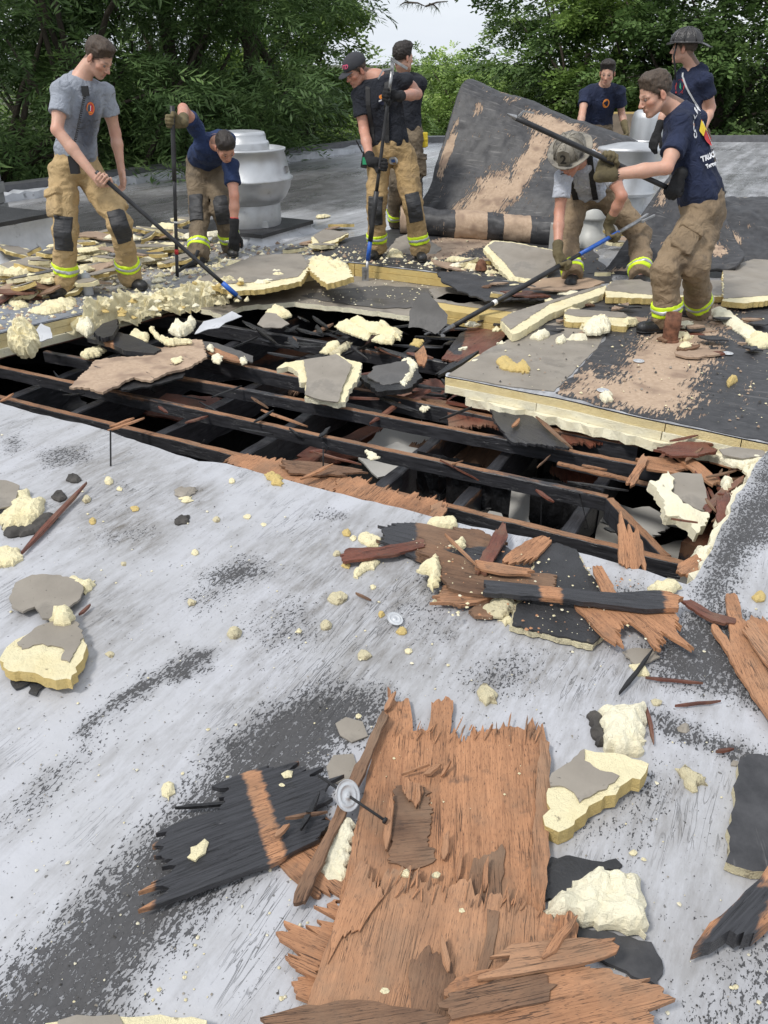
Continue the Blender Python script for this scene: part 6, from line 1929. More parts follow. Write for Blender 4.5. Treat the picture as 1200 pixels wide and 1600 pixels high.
mb = MB(); mb.box((cx_ + R0(66), Yf - .1, z(262)), (.02, .03, .03)); mb.obj('latch', M['steel'], t)
# curb with draped silver flashing
def curb(cx, cy, hx, hy, h, label, mat='silver_flash', rz=math.radians(GRAIN - 90), seed=1, name='roof_curb', flare=.10):
 Rr = random.Random(seed); V = []; F = []; n = 14
 cs, sn = math.cos(rz), math.sin(rz)
 ring = []
 for s in range(4):
  for i in range(n):
   f = -1 + 2 * i / n
   ring.append([(f, -1), (1, f), (-f, 1), (-1, -f)][s])
 lv = [(0, flare), (.10, flare * .55), (.35, .02), (.65, .0), (.92, .0), (1.0, .015), (1.06, .012)]
 for (u, fl) in lv:
  for (x, y) in ring:
   w_ = .012 * math.sin(x * 17 + y * 13 + u * 5) + Rr.uniform(-.006, .006)
   X = x * (hx + fl + w_ * (1 - u * .6)); Y = y * (hy + fl + w_ * (1 - u * .6))
   V.append((cx + X * cs - Y * sn, cy + X * sn + Y * cs, h * u))
 m = len(ring)
 for l in range(len(lv) - 1):
  for i in range(m): F.append((l * m + i, l * m + (i + 1) % m, (l + 1) * m + (i + 1) % m, (l + 1) * m + i))
 F.append(tuple((len(lv) - 1) * m + i for i in range(m)))
 t = empty(name, (cx, cy, 0), label, 'curb')
 mesh_obj('curb_side', np.array(V), F, M[mat], t, True)
 mb = MB(); R3 = Matrix.Rotation(rz, 3, 'Z')
 mb.box((cx, cy, h * 1.09), (hx + .02, hy + .02, .018), R3); mb.obj('curb_cap', M['tar'], t)
 return t
curb(cx_, Yf + .02, .48, .46, z(352) * .9, 'silver flashed square curb under the large aluminium fan')
curb(W(2, 385, 8.0).x - .12, 8.25, .40, .36, .30, 'silver flashed curb at the left edge of the picture', seed=4)
# concrete block chimney at far left
q = P(2, 352); t = empty('block_chimney', tuple(q), 'small grey block chimney stub at the left edge beyond the debris', 'chimney')
for k in range(5):
 for s in (0, 1):
  mb = MB(); o = .02 if k % 2 else -.02
  mb.box((q.x - .12 + (s - .5) * .17 + o * .6, q.y, .055 + k * .112), (.082, .16, .052)); mb.obj('block', simple('grey_block', (.24, .24, .23), .9, bump=.003) if 'blk' not in M else M['blk'], t)
# ---- second fan, vents at the right
Yg = 9.6; cg = W(972, 300, Yg).x; zg = lambda y: zt(y, Yg); Rg = lambda px: px / ppm(Yg)
t = empty('exhaust_fan', (cg, Yg, 0), 'wide aluminium exhaust fan bowl behind the crouching man', 'exhaust fan')
mb = MB(); mb.lathe((cg, Yg, 0), [(Rg(34), .0), (Rg(36), zg(325)), (Rg(36), zg(303))], 40); mb.obj('neck', M['alu_dull'], t, True)
mb = MB(); mb.lathe((cg, Yg, 0), [(Rg(30), zg(304)), (Rg(46), zg(303)), (Rg(50), zg(300)), (Rg(50), zg(297)), (Rg(46), zg(295)), (Rg(50), zg(240)), (Rg(53), zg(233)), (Rg(53), zg(230)), (Rg(49), zg(227)), (Rg(20), zg(222)), (.001, zg(221))], 56); mb.obj('bowl', M['alu'], t, True)
mb = MB(); mb.box((cg, Yg, .09), (.5, .5, .09), Matrix.Rotation(math.radians(GRAIN - 90), 3, 'Z')); mb.obj('base_plate', M['alu'], t)
Yv = 10.4; cv = W(1012, 200, Yv).x; zv = lambda y: zt(y, Yv); Rv = lambda px: px / ppm(Yv)
t = empty('vent_stack', (cv, Yv, 0), 'tall shiny vent stack rising between the leaning man and the lettered tee', 'vent')
mb = MB(); mb.lathe((cv, Yv, 0), [(Rv(27), 0), (Rv(26), zv(230)), (Rv(25), zv(185)), (Rv(23), zv(176)), (Rv(18), zv(172)), (.001, zv(171))], 40); mb.obj('stack', M['alu'], t, True)
mb = MB(); mb.lathe((cv, Yv, 0), [(Rv(29), zv(222)), (Rv(29.5), zv(219)), (Rv(27), zv(217))], 40); mb.obj('collar', M['alu'], t, True)
Yw = 8.5; cw = W(926, 340, Yw).x; zw = lambda y: zt(y, Yw); Rw = lambda px: px / ppm(Yw)
M['pale_metal'] = simple('pale_painted_metal', (.50, .50, .47), .5, .2, 5, .12)
t = empty('cone_vent', (cw, Yw, 0), 'pale cone topped vent seen between the legs of the crouching man', 'vent')
mb = MB(); mb.lathe((cw, Yw, 0), [(Rw(23), 0), (Rw(23), zw(366)), (Rw(18), zw(362)), (Rw(18), zw(342))], 32); mb.obj('pipe', M['pale_metal'], t, True)
mb = MB(); mb.lathe((cw, Yw, 0), [(Rw(18), zw(343)), (Rw(22), zw(342)), (Rw(22), zw(338)), (Rw(14), zw(318)), (Rw(9), zw(310)), (.001, zw(308))], 32); mb.obj('cone_cap', M['pale_metal'], t, True)
q = P(882, 398, 0); mb = MB(); mb.box((q.x, q.y + .1, .13), (.12, .1, .13)); tag(mb.obj('junction_box', M['pale_metal']), 'pale square metal box beside the cone vent behind the crouching man', 'metal box')
# ---- the big sheets of peeled roofing
def peeled(name, left, right, cols, th, paint_fn, label, mat='stripped', sub=10, amp=.02, seed=3, cat='roofing sheet', scale=1.0, crease=.03):
 """ruled surface between two profiles given as world points, smoothed, with thickness"""
 def dense(pts):
  pts = [np.array(tuple(p)) for p in pts]; out = []
  n = len(pts)
  for i in range(n - 1):
   p0 = pts[max(i - 1, 0)]; p1 = pts[i]; p2 = pts[i + 1]; p3 = pts[min(i + 2, n - 1)]
   for k in range(sub):
    t = k / sub
    out.append(.5 * ((2 * p1) + (-p0 + p2) * t + (2 * p0 - 5 * p1 + 4 * p2 - p3) * t * t + (-p0 + 3 * p1 - 3 * p2 + p3) * t ** 3))
  out.append(pts[-1]); return np.array(out)
 A = dense(left); B = dense(right); n = len(A)
 s = np.linspace(0, 1, cols + 1)
 G = A[:, None, :] * (1 - s)[None, :, None] + B[:, None, :] * s[None, :, None]
 du = np.gradient(G, axis=0); dv = np.gradient(G, axis=1); N = np.cross(dv, du); N /= np.linalg.norm(N, axis=2)[:, :, None] + 1e-9
 nz = fbm(G.reshape(-1, 3), 3.2, seed).reshape(n, cols + 1)
 X_ = G.reshape(-1, 3); cr_ = -np.abs(fbm(X_ * np.array([1, 1, 2.2]), 5.5, seed + 2)).reshape(n, cols + 1); fi_ = fbm(X_, 26, seed + 4).reshape(n, cols + 1)
 G = G + N * (nz * amp + cr_ * crease + fi_ * .004)[:, :, None]
 L = np.concatenate([[0], np.cumsum(np.linalg.norm(np.diff(A, axis=0), axis=1))])
 Wd_ = np.linalg.norm(A - B, axis=1).mean()
 V = np.vstack([G.reshape(-1, 3), (G - N * th).reshape(-1, 3)]); F = []
 K = cols + 1; M0 = n * K
 for i in range(n - 1):
  for j in range(cols):
   F.append((i * K + j, i * K + j + 1, (i + 1) * K + j + 1, (i + 1) * K + j))
   F.append((M0 + i * K + j, M0 + (i + 1) * K + j, M0 + (i + 1) * K + j + 1, M0 + i * K + j + 1))
  for j in (0, cols):
   a, b = i * K + j, (i + 1) * K + j; F.append((a, b, M0 + b, M0 + a) if j == 0 else (b, a, M0 + a, M0 + b))
 for i in (0, n - 1):
  for j in range(cols):
   a, b = i * K + j, i * K + j + 1; F.append((b, a, M0 + a, M0 + b) if i == 0 else (a, b, M0 + b, M0 + a))
 uu = np.repeat(L, K) * scale; vv = np.tile(s * Wd_, n)
 gc = np.c_[vv, uu, np.zeros(len(uu))]
 tan = paint_fn(np.repeat(np.linspace(0, 1, n), K), np.tile(s, n))
 base = V[:, :].mean(0); base[2] = V[:, 2].min()
 o = mesh_obj(name, V, F, M[mat], None, True, None, {'gc': np.vstack([gc, gc]), 'tan': np.r_[tan, tan]}, loc=tuple(base))
 return tag(o, label, cat)
def blob(u, v, u0, v0, ru, rv, a=1.0): return a * np.clip(1.35 - np.sqrt(((u - u0) / ru) ** 2 + ((v - v0) / rv) ** 2), 0, 1)
def curl_pts(px, Y, r):
 x = W(px, 345, Y).x
 return [Vector((x + .02, Y + .12, r * 1.7)), Vector((x, Y + .02, r * 2.05)), Vector((x, Y - r * .75, r * 1.75)), Vector((x, Y - r * 1.05, r)), Vector((x, Y - r * .7, r * .25)), Vector((x, Y, .03)), Vector((x + .02, Y + .2, .06))]
Lp = curl_pts(625, 9.25, .125) + [W(668, 300, 9.62), W(680, 262, 9.78), W(692, 222, 9.92), W(704, 180, 10.05), W(715, 146, 10.17), W(724, 129, 10.28), W(738, 124, 10.42), W(752, 135, 10.52)]
Rp = curl_pts(876, 8.62, .115) + [W(896, 312, 8.98), W(916, 288, 9.12), W(936, 266, 9.24), W(954, 248, 9.35), W(970, 235, 9.45), W(984, 226, 9.55), W(996, 221, 9.66), W(1006, 228, 9.76)]
def pf1(u, v):
 m = blob(u, v, .80, .60, .10, .24) * .95
 m = np.maximum(m, blob(u, v, .86, .30, .07, .07) * .55); m = np.maximum(m, blob(u, v, .93, .22, .05, .10) * .6)
 m = np.maximum(m, blob(u, v, .62, .58, .24, .10)); m = np.maximum(m, blob(u, v, .50, .46, .12, .2)); m = np.maximum(m, blob(u, v, .70, .84, .14, .12) * .85)
 m = np.maximum(m, blob(u, v, .62, .05, .10, .04)); m = np.maximum(m, blob(u, v, .76, .15, .04, .04) * .75); m = np.maximum(m, blob(u, v, .47, .28, .03, .05) * .75)
 m = np.maximum(m, np.where((u < .44) & (((v > .0) & (v < .08)) | ((v > .36) & (v < .56)) | ((v > .66) & (v < .82))), 1.05, 0))
 return np.maximum(m, .29)
peeled('peeled_roofing', Lp, Rp, 110, .022, pf1, 'big curled sheet of black roofing with torn tan patches standing up behind the crew', sub=9, amp=.03, crease=.016)
# second sheet sloping up to the right behind the lettered tee
Lq = [W(905, 448, 7.35), W(912, 432, 7.3), W(935, 425, 7.35), W(960, 400, 7.5), W(990, 355, 7.75), W(1020, 310, 8.0), W(1046, 276, 8.2), W(1060, 268, 8.35), W(1072, 275, 8.5)]
Rq = [W(1150, 415, 7.1), W(1155, 408, 7.15), W(1160, 400, 7.25), W(1165, 390, 7.35), W(1150, 370, 7.55), W(1130, 335, 7.8), W(1120, 300, 8.05), W(1125, 285, 8.2), W(1135, 300, 8.4)]
def pf2(u, v):
 m = blob(u, v, .82, .18, .14, .12) * .8; m = np.maximum(m, blob(u, v, .65, .10, .10, .10) * .7); m = np.maximum(m, blob(u, v, .25, .15, .10, .12) * .9)
 m = np.maximum(m, blob(u, v, .75, .75, .1, .15) * .8); m = np.maximum(m, blob(u, v, .4, .8, .12, .1) * .8); return np.maximum(m * 1.1, .28)
peeled('peeled_roofing', Lq, Rq, 70, .04, pf2, 'black peeled roofing flap rising behind the legs of the lettered tee man', sub=11, amp=.05, seed=8)
Ls_ = [P(1120, 418), W(1122, 395, 7.6), W(1128, 372, 7.9), W(1120, 340, 8.2), W(1128, 312, 8.5), W(1150, 302, 8.8)]
Rs_ = [P(1320, 430), W(1330, 400, 7.6), W(1330, 380, 7.9), W(1320, 350, 8.2), W(1310, 320, 8.5), W(1310, 305, 8.8)]
peeled('peeled_roofing', Ls_, Rs_, 60, .03, lambda u, v: np.maximum(blob(u, v, .35, .1, .2, .08) * .8, .25), 'low heap of dark peeled roofing at the right edge of the picture', sub=11, amp=.07, seed=15)
# ================================================================ DEBRIS
def proj(v):
 v = Vector(v) - Vector((0, 0, EYE)); D = v.y * CP - v.z * SP; V_ = v.y * SP + v.z * CP
 return (600 + FPX * v.x / D, 800 - FPX * V_ / D)
def ply(px, z=.02, th=.012, label=None, mat='ply', grain=None, teeth=.05, rough=.004, char=None, cat='broken plywood', name='broken_plywood', tilt=None, parent=None, group=None, curl=None, res=.04, bump=.003):
 if parent is not None: cat = None
 return slab(name, px, z, th, (M[mat], M[mat]), parent, label, cat, group, grain=grain, teeth=teeth, rough=rough, step=.03, res=res, char=char, tilt=tilt, curl=curl, bump=bump, bscale=9)
def stick(p, q, w, label, mat='ply_red', z=.01, z2=None, th=.008, cat='splinter', name='wood_splinter', group=None, parent=None, char=0.0):
 a = P(*p, z); b = P(*q, z2 if z2 is not None else z)
 return splinter(a, b, w, th, mat, label, cat, name, group, parent, char)
def splinter(a, b, w, th, mat, label=None, cat=None, name='wood_splinter', group=None, parent=None, char=0.0, R=random.Random(31)):
 a = Vector(a); b = Vector(b); d = (b - a); x = d.normalized(); up = Vector((0, 0, 1)); y = up.cross(x).normalized(); zz = x.cross(y)
 V = []; n = 5
 prof = [.25, 1, .9, .8, .12]
 for i in range(n):
  c = a + d * (i / (n - 1)) + y * R.uniform(-.12, .12) * w
  k = prof[i] * w / 2
  V += [c - y * k, c + y * k, c + y * k * .7 + zz * th, c - y * k * .8 + zz * th]
 F = []
 for i in range(n - 1):
  for q in range(4): F.append((i * 4 + q, i * 4 + 4 + q, i * 4 + 4 + (q + 1) % 4, i * 4 + (q + 1) % 4))
 F.append((0, 1, 2, 3)); F.append((19, 18, 17, 16))
 A = np.array([tuple(v) for v in V]); L = d.length
 gc = np.array([((i // 4) / 4 * L + w * 50, ((i % 4) in (1, 2)) * w, (i % 4 > 1) * th) for i in range(20)])
 mid = (a + b) / 2
 o = mesh_obj(name, A, F, M[mat], parent, attrs={'gc': gc, 'char': np.full(20, float(char))}, loc=tuple(mid) if parent is None else tuple(mid))
 return tag(o, label, cat, group)
ANCH = [(100, 462, 'the boot at far left'), (225, 452, 'the right boot of the grey shirted man'), (139, 450, 'the silver can'), (30, 400, 'the left edge curb'), (160, 380, 'the knees of the grey shirted man'), (245, 370, 'the yellow board edges'),
 (300, 412, 'the boots of the bending man'), (272, 430, 'the foot of the banded pole'), (375, 466, 'the blue pole tip'), (400, 420, 'the broad grey board'), (510, 420, 'the cream block by the step'), (480, 350, 'the large fan curb'), (575, 405, 'the boots of the man in the cap'),
 (750, 415, 'the crumpled felt knob'), (810, 400, 'the tilted grey board'), (790, 450, 'the black felt flap'), (870, 470, 'the diagonal board strip'), (934, 508, 'the white foam dome'), (895, 430, 'the crouching man'), (995, 430, 'the left foot of the crouching man'), (1005, 520, 'the nearest boot'), (1046, 520, 'the rusty pipe'),
 (1095, 505, 'the far boot of the lettered tee man'), (1150, 505, 'the cream foam rib'), (690, 520, 'the hook head'), (668, 480, 'the standing felt sheet'), (515, 590, 'the pale grey board piece'), (610, 580, 'the brown grey board piece'), (428, 500, 'the grey faced piece at the back'), (580, 512, 'the toothed foam strip'),
 (1075, 780, 'the hanging grey board'), (1000, 725, 'the angled brace'), (1095, 870, 'the standing foam slab'), (1150, 712, 'the stack corner at right'), (1135, 755, 'the round foam lump'), (730, 640, 'the front corner of the stack'), (940, 340, 'the cone vent'), (1010, 330, 'the peeled flap'), (800, 570, 'the yellow torn foam strip'), (20, 440, 'the left edge of the picture')]
USED = {}
def place_label(what, L, px, py, group='debris', alt=('left of', 'right of', 'behind', 'in front of')):
 D = sorted((math.hypot(px - a, (py - b) * 1.6), a, b, n) for a, b, n in ANCH)
 if 1:
  for dd, a, b, n in D[:6]:
   dx, dy = px - a, (py - b) * 1.6
   rel = (alt[1] if dx > 0 else alt[0]) if abs(dx) > abs(dy) else (alt[3] if dy > 0 else alt[2])
   near = 'just ' if dd < 28 else ''
   t = f"{'tiny' if L < .09 else 'small' if L < .18 else 'mid sized' if L < .34 else 'large'} {what} {near}{rel} {n}"
   if len(t.split()) > 16: continue
   if t not in USED: USED[t] = 1; return t
 return f'{what} lost among the {group}'
# ---------------------------------------------------------------- foreground plywood heap
GV = (700, 1400, 706, 1100)
t = empty('broken_plywood', tuple(P(700, 1280)), 'large splintered orange plywood sheet in the middle foreground with a washer on its left', 'broken plywood')
ply([(600, 1108), (612, 1090), (640, 1096), (646, 1142), (668, 1140), (674, 1096), (708, 1094), (703, 1148), (722, 1160), (736, 1142), (790, 1136), (838, 1142), (848, 1130), (856, 1165), (855, 1290), (848, 1432), (760, 1424), (690, 1400), (622, 1376), (600, 1378), (545, 1402), (530, 1398), (548, 1330), (560, 1270), (585, 1170)], .022, .012, grain=GV, teeth=.035, parent=t, name='veneer_sheet', res=.03)
ply([(616, 1232), (640, 1222), (668, 1240), (672, 1300), (666, 1352), (640, 1360), (612, 1345), (610, 1290)], .0275, .004, grain=(600, 1290, 680, 1282), teeth=.02, parent=t, mat='ply_dark', name='torn_inner_ply', res=.02)
ply([(845, 1155), (859, 1160), (860, 1290), (852, 1428), (826, 1426), (832, 1300)], .030, .008, grain=GV, teeth=.02, parent=t, name='split_strip')
ply([(740, 1340), (790, 1330), (782, 1400), (770, 1425), (728, 1410)], .028, .005, grain=GV, teeth=.03, parent=t, name='split_strip', mat='ply_dark')
ply([(628, 1226), (640, 1220), (660, 1228), (663, 1238), (650, 1262), (640, 1250)], .036, .006, grain=(650, 1300, 655, 1200), teeth=.02, parent=t, name='split_strip')
R = random.Random(5)
for (a, b, w) in (((600, 1112), (618, 1082), .02), ((612, 1100), (606, 1075), .012), ((664, 1212), (690, 1195), .018), ((650, 1262), (655, 1225), .015), ((692, 1345), (700, 1300), .02), ((713, 1380), (722, 1328), .014), ((756, 1395), (762, 1340), .014), ((604, 1330), (612, 1240), .02)):
 stick(a, b, w, None, 'ply', .03, .045, .008, None, 'splinter', parent=t)
ply([(597, 1110), (607, 1116), (560, 1225), (476, 1409), (460, 1396), (500, 1318), (548, 1212)], .045, .012, 'long narrow brown plywood strip leaning along the left of the large sheet', 'ply_dark', grain=(470, 1400, 600, 1110), teeth=.02, tilt=(180, 6))
t = empty('broken_plywood', tuple(P(690, 1500)), 'lowest orange plywood sheet with fibrous torn top edge at the bottom of the picture', 'broken plywood')
ply([(548, 1372), (580, 1392), (640, 1376), (700, 1388), (752, 1402), (800, 1412), (870, 1428), (905, 1445), (900, 1500), (880, 1600), (850, 1700), (560, 1700), (478, 1578), (505, 1490), (530, 1420)], .045, .012, grain=(640, 1640, 690, 1380), teeth=.05, parent=t, name='veneer_sheet', res=.03, mat='ply')
tl_ = t
for (px, z_, mt, g, te) in (([(640, 1500), (700, 1490), (715, 1560), (700, 1660), (640, 1660)], .050, 'ply_dark', (640, 1640, 690, 1380), .03),
      ([(762, 1420), (780, 1424), (768, 1500), (745, 1545), (738, 1540), (756, 1480)], .051, 'ply_dark', (740, 1560, 775, 1420), .02),
      ([(545, 1375), (575, 1372), (600, 1400), (570, 1440), (530, 1470), (520, 1450)], .053, 'ply', (520, 1480, 560, 1370), .05)):
 ply(px, z_, .004, grain=g, teeth=te, parent=t, mat=mt, name='torn_inner_ply', res=.03)
ply([(444, 1438), (470, 1448), (500, 1462), (520, 1442), (536, 1402), (528, 1460), (512, 1510), (496, 1530), (470, 1502), (455, 1478)], .03, .012, 'splintered left edge of plywood pointing left near the bottom', grain=(450, 1450, 530, 1485), teeth=.05)
ply([(406, 1590), (478, 1570), (560, 1562), (640, 1575), (760, 1600), (760, 1690), (430, 1690)], .058, .012, 'dark plywood strip along the very bottom edge left of centre', 'ply_dark', grain=(420, 1595, 700, 1560), teeth=.03)
ply([(694, 1546), (712, 1528), (800, 1508), (862, 1500), (930, 1512), (1000, 1535), (1056, 1560), (1012, 1578), (1030, 1612), (960, 1690), (720, 1690), (700, 1600)], .062, .012, 'banded plywood panel in the lower right of the heap with a pointed right corner', 'ply', grain=(700, 1560, 960, 1500), teeth=.03, char=None)
ply([(700, 1552), (780, 1528), (850, 1520), (858, 1562), (780, 1580), (706, 1592)], .070, .006, 'thin brown square ply scrap on the lower right panel', 'ply_dark', grain=(700, 1560, 860, 1520), teeth=.03)
ply([(784, 1486), (800, 1476), (870, 1466), (934, 1466), (948, 1494), (880, 1508), (800, 1524), (782, 1512)], .078, .010, 'tapered orange plywood scrap lying across the heap at right', 'ply', grain=(784, 1510, 940, 1480), teeth=.06)
ply([(455, 1534), (486, 1524), (512, 1545), (486, 1566), (462, 1556)], .02, .012, 'small plywood corner poking out left of the bottom sheet', grain=(450, 1540, 510, 1550), teeth=.02)
ply([(880, 1436), (898, 1432), (902, 1478), (886, 1486), (872, 1460)], .055, .010, 'short split plywood block beside the large foam chunk', grain=(885, 1490, 890, 1430), teeth=.02)
stick((848, 1500), (900, 1432), .022, 'pale split sliver lying across the right of the plywood heap', 'ply', .075, .08)
stick((700, 1520), (690, 1462), .016, 'upright sliver in the middle of the lowest plywood sheet', 'ply', .06, .075)
stick((690, 1215), (705, 1190), .010, 'small pale sliver on the large plywood sheet', 'ply', .03, .045)
stick((628, 1212), (672, 1196), .006, 'thin toothpick like sliver on the large plywood sheet', 'ply', .03, .05)
for k in range(70):
 low_ = k % 2; px = R.uniform(545, 850) if low_ else R.uniform(610, 845); py = (1376 + (px - 545) * .13 if low_ else 1142) + R.uniform(-4, 22); L_ = R.uniform(.015, .07); z_ = .058 if low_ else .034
 a = P(px, py, z_ - .008); b = a + Vector((.28 * L_ + R.uniform(-.012, .012), .95 * L_, R.uniform(0, .012)))
 splinter(a, b, R.uniform(.002, .006), .002, R.choice(['ply', 'ply', 'ply_dark']), None, None, 'splinter', parent=tl_ if low_ else bpy.data.objects['broken_plywood'], R=R)
# charred sheet with the bright strip
ply([(430, 1342), (470, 1300), (505, 1270), (540, 1395), (512, 1388), (490, 1400), (452, 1366)], .012, .010, 'brown torn plywood corner under the charred sheet', 'ply', grain=(440, 1345, 500, 1390), teeth=.05)
ply([(260, 1300), (276, 1286), (330, 1270), (364, 1262), (356, 1218), (386, 1206), (420, 1196), (470, 1206), (512, 1226), (520, 1246), (486, 1262), (520, 1285), (500, 1310), (440, 1342), (380, 1362), (250, 1412), (256, 1396), (246, 1384), (275, 1352), (252, 1336)], .032, .014,
 'black charred plywood sheet with one bright orange strip across it', 'ply', grain=(260, 1330, 500, 1240), teeth=.05, char=[[(240, 1250), (372, 1180), (425, 1360), (240, 1430)], [(402, 1190), (540, 1190), (540, 1330), (452, 1352)]], res=.02)
stick((274, 1264), (372, 1256), .012, 'thin charred stick beside the charred sheet', 'char', .02)
stick((430, 1310), (452, 1290), .018, 'small orange scrap on the right of the charred sheet', 'ply', .05)
stick((470, 1298), (500, 1240), .016, 'charred sliver leaning at the right of the charred sheet', 'char', .05)
stick((446, 1280), (512, 1270), .010, 'thin brown sliver lying beside the washer', 'ply_dark', .05)
# washer plate and its long screw
def washer(c, n, r, label, bolt=None, mat='washer'):
 c = Vector(c); n = Vector(n).normalized(); x = n.orthogonal().normalized(); y = n.cross(x); Rm = Matrix((x, y, n)).transposed()
 t = empty('roof_washer', tuple(c), label, 'washer')
 mb = MB(); mb.lathe(c, [(.001, .002), (r * .18, .003), (r * .22, .0), (r * .60, .0005), (r * .66, .003), (r * .72, .0005), (r * .93, .0), (r, .003), (r, .001), (r * .9, -.0015), (.001, -.0012)], 40, axis=Rm); mb.obj('plate', M[mat], t, True)
 if bolt:
  a, b = Vector(bolt[0]), Vector(bolt[1]); mb = MB(); mb.tube([a, b], .0035, 8); mb.tube([b, b + (b - a).normalized() * .006], .008, 8); mb.obj('screw', M['strap'], t, True)
 return t
M['washer'] = simple('galvanised_washer', (.62, .63, .64), .42, .5, 20, .15, .0008, 100)
wc = P(543, 1243, .07)
n_ = (Vector((0, 0, EYE)) - wc).normalized() * .8 + Vector((.75, .0, .1))
washer(wc, n_, .038, 'round metal washer plate with a long dark screw leaning on the plywood', (P(498, 1212, .075), P(600, 1281, .055)))
wc = P(617, 967, .02); washer(wc, (.3, -.2, .9), .028, 'bright bent washer lying alone on the grey roof among foam bits')
washer(P(400 + 320 / 3, 400 + 1000 / 3 - 62 + 60, -.13), (0, -.1, 1), .034, 'white washer on the orange sheathing under an upright screw', (P(505, 735, -.12), P(505, 700, -.02)))
washer(P(702, 582, .01) + Vector((0, 0, -.02)), (.1, -.5, .8), .022, 'small washer at the corner of the cream stack')
for k, (q, lb) in enumerate((((942, 610), 'flat washer on the stripped surface near the tan patch edge'), ((998, 564), 'flat washer in the middle of the black strip'), ((1137, 552), 'flat washer beside the big tan patch'))):
 washer(P(*q, .012), (0, 0, 1), .034, lb)
# ---------------------------------------------------------------- foam and board pieces, foreground and left
def foam(px, label, h=.03, z=0.0, mat='foam', **k): return foam_lump(px, z, h, mat, label, **k)
foam([(500, 1360), (506, 1320), (530, 1282), (548, 1278), (556, 1286), (545, 1340), (534, 1372), (512, 1370)], 'long cream foam wedge between the narrow strip and the large plywood sheet', .05, mat='foam_pale')
slab('facer_scrap', [(525, 1130), (540, 1120), (566, 1128), (574, 1150), (550, 1160), (532, 1148)], .006, .004, M['facer'], None, 'grey paper scrap above the washer left of the plywood', 'paper scrap')
slab('facer_scrap', [(510, 1198), (522, 1180), (552, 1178), (556, 1208), (540, 1230), (516, 1220)], .006, .004, M['facer'], None, 'grey paper scrap touching the charred sheet above the washer', 'paper scrap')
t = empty('insulation_chunk', tuple(P(970, 1135)), 'square cream foam block with a dark left edge right of the plywood', 'foam chunk')
foam([(936, 1104), (950, 1094), (980, 1098), (1012, 1096), (1008, 1130), (1004, 1168), (980, 1172), (944, 1158), (940, 1130)], None, .07, mat='foam_pale', cat=None, parent=t, name='foam_body')
foam([(916, 1112), (930, 1104), (944, 1122), (948, 1156), (936, 1160), (926, 1140)], None, .045, mat='crumb_dark', cat=None, parent=t, name='dark_edge')
board([(852, 1290), (858, 1232), (912, 1170), (960, 1178), (1013, 1196), (1010, 1208), (940, 1250), (872, 1300)], [(862, 1208), (914, 1170), (913, 1188), (938, 1203), (968, 1211), (960, 1222), (906, 1254), (896, 1238), (882, 1229), (860, 1228)], .055, .045,
      'tan faced insulation board with broken cream ends and a yellow cut side', tilt=(200, 4))
slab('tar_scrap', [(848, 1348), (862, 1338), (925, 1344), (962, 1340), (972, 1352), (930, 1366), (885, 1400), (850, 1408)], .010, .008, M['tar'], None, 'black felt scrap under the big foam chunk', 'felt scrap', rough=.008, step=.015)
foam([(850, 1424), (856, 1408), (886, 1376), (920, 1358), (962, 1354), (1000, 1356), (1004, 1380), (1010, 1410), (1013, 1450), (985, 1442), (950, 1434), (905, 1426), (880, 1430)], 'big rough cream foam chunk to the right of the plywood heap', .085, .01, 'foam_pale')
slab('tar_scrap', [(892, 1446), (940, 1452), (985, 1462), (1018, 1472), (1034, 1500), (1030, 1542), (1004, 1532), (950, 1504), (905, 1470)], .012, .010, M['stripped'], None, 'black felt slab with brown stains below the big foam chunk', 'felt scrap', rough=.007, step=.015, paint={'tan': [([(920, 1455), (960, 1462), (985, 1500), (950, 1495)], .02, .9)]})
slab('tar_board', [(1156, 1186), (1172, 1178), (1200, 1182), (1250, 1195), (1260, 1340), (1200, 1362), (1176, 1360), (1134, 1346), (1138, 1318), (1142, 1270), (1150, 1220)], .03, .026, (M['stripped'], M['foam_dirty']), None, 'black surfaced roofing slab at the right edge of the foreground', 'roofing slab', rough=.006, step=.02, paint={'tan': [([(1155, 1190), (1180, 1190), (1190, 1215), (1160, 1220)], .03, .9)]}, grain=80)
ply([(1084, 1478), (1110, 1442), (1150, 1408), (1186, 1372), (1200, 1350), (1260, 1360), (1240, 1400), (1190, 1450), (1152, 1462), (1140, 1454), (1112, 1470)], .07, .045, 'charred pointed board at the lower right edge with an orange end', 'ply', grain=(1090, 1475, 1200, 1360), teeth=.018, char=[[(1070, 1500), (1180, 1366), (1212, 1384), (1180, 1470)]], cat='charred board', name='charred_board')
foam([(1054, 1196), (1072, 1192), (1086, 1206), (1104, 1210), (1106, 1222), (1090, 1224), (1092, 1232), (1072, 1226), (1068, 1212)], 'curled foam scrap with dark spots right of the square block', .03, mat='foam_dirty')
foam([(748, 1072), (760, 1064), (774, 1076), (776, 1094), (760, 1098), (748, 1088)], 'rough foam knob just above the right corner of the plywood', .035, mat='foam_dirty')
t = empty('insulation_scrap', tuple(P(200, 1600)), 'tan faced board edge with cream foam at the bottom left edge of the picture', 'insulation board')
slab('foam_core', [(72, 1600), (100, 1594), (180, 1590), (200, 1592), (250, 1584), (300, 1588), (322, 1596), (330, 1660), (60, 1660)], .03, .03, (M['foam'], M['foam']), t, rough=.006, step=.02, res=.02, bump=.006, bscale=25)
slab('facer', [(92, 1594), (120, 1586), (184, 1585), (192, 1600), (190, 1660), (80, 1660)], .035, .003, M['facer'], t, rough=.003)
foam([(250, 1230), (256, 1222), (272, 1222), (274, 1236), (262, 1248), (252, 1240)], 'small cream foam flake alone left of the charred sheet', .02)
foam([(291, 1338), (306, 1318), (318, 1308), (327, 1312), (322, 1330), (304, 1342)], 'cream foam flake lying on the charred sheet', .02, .032)
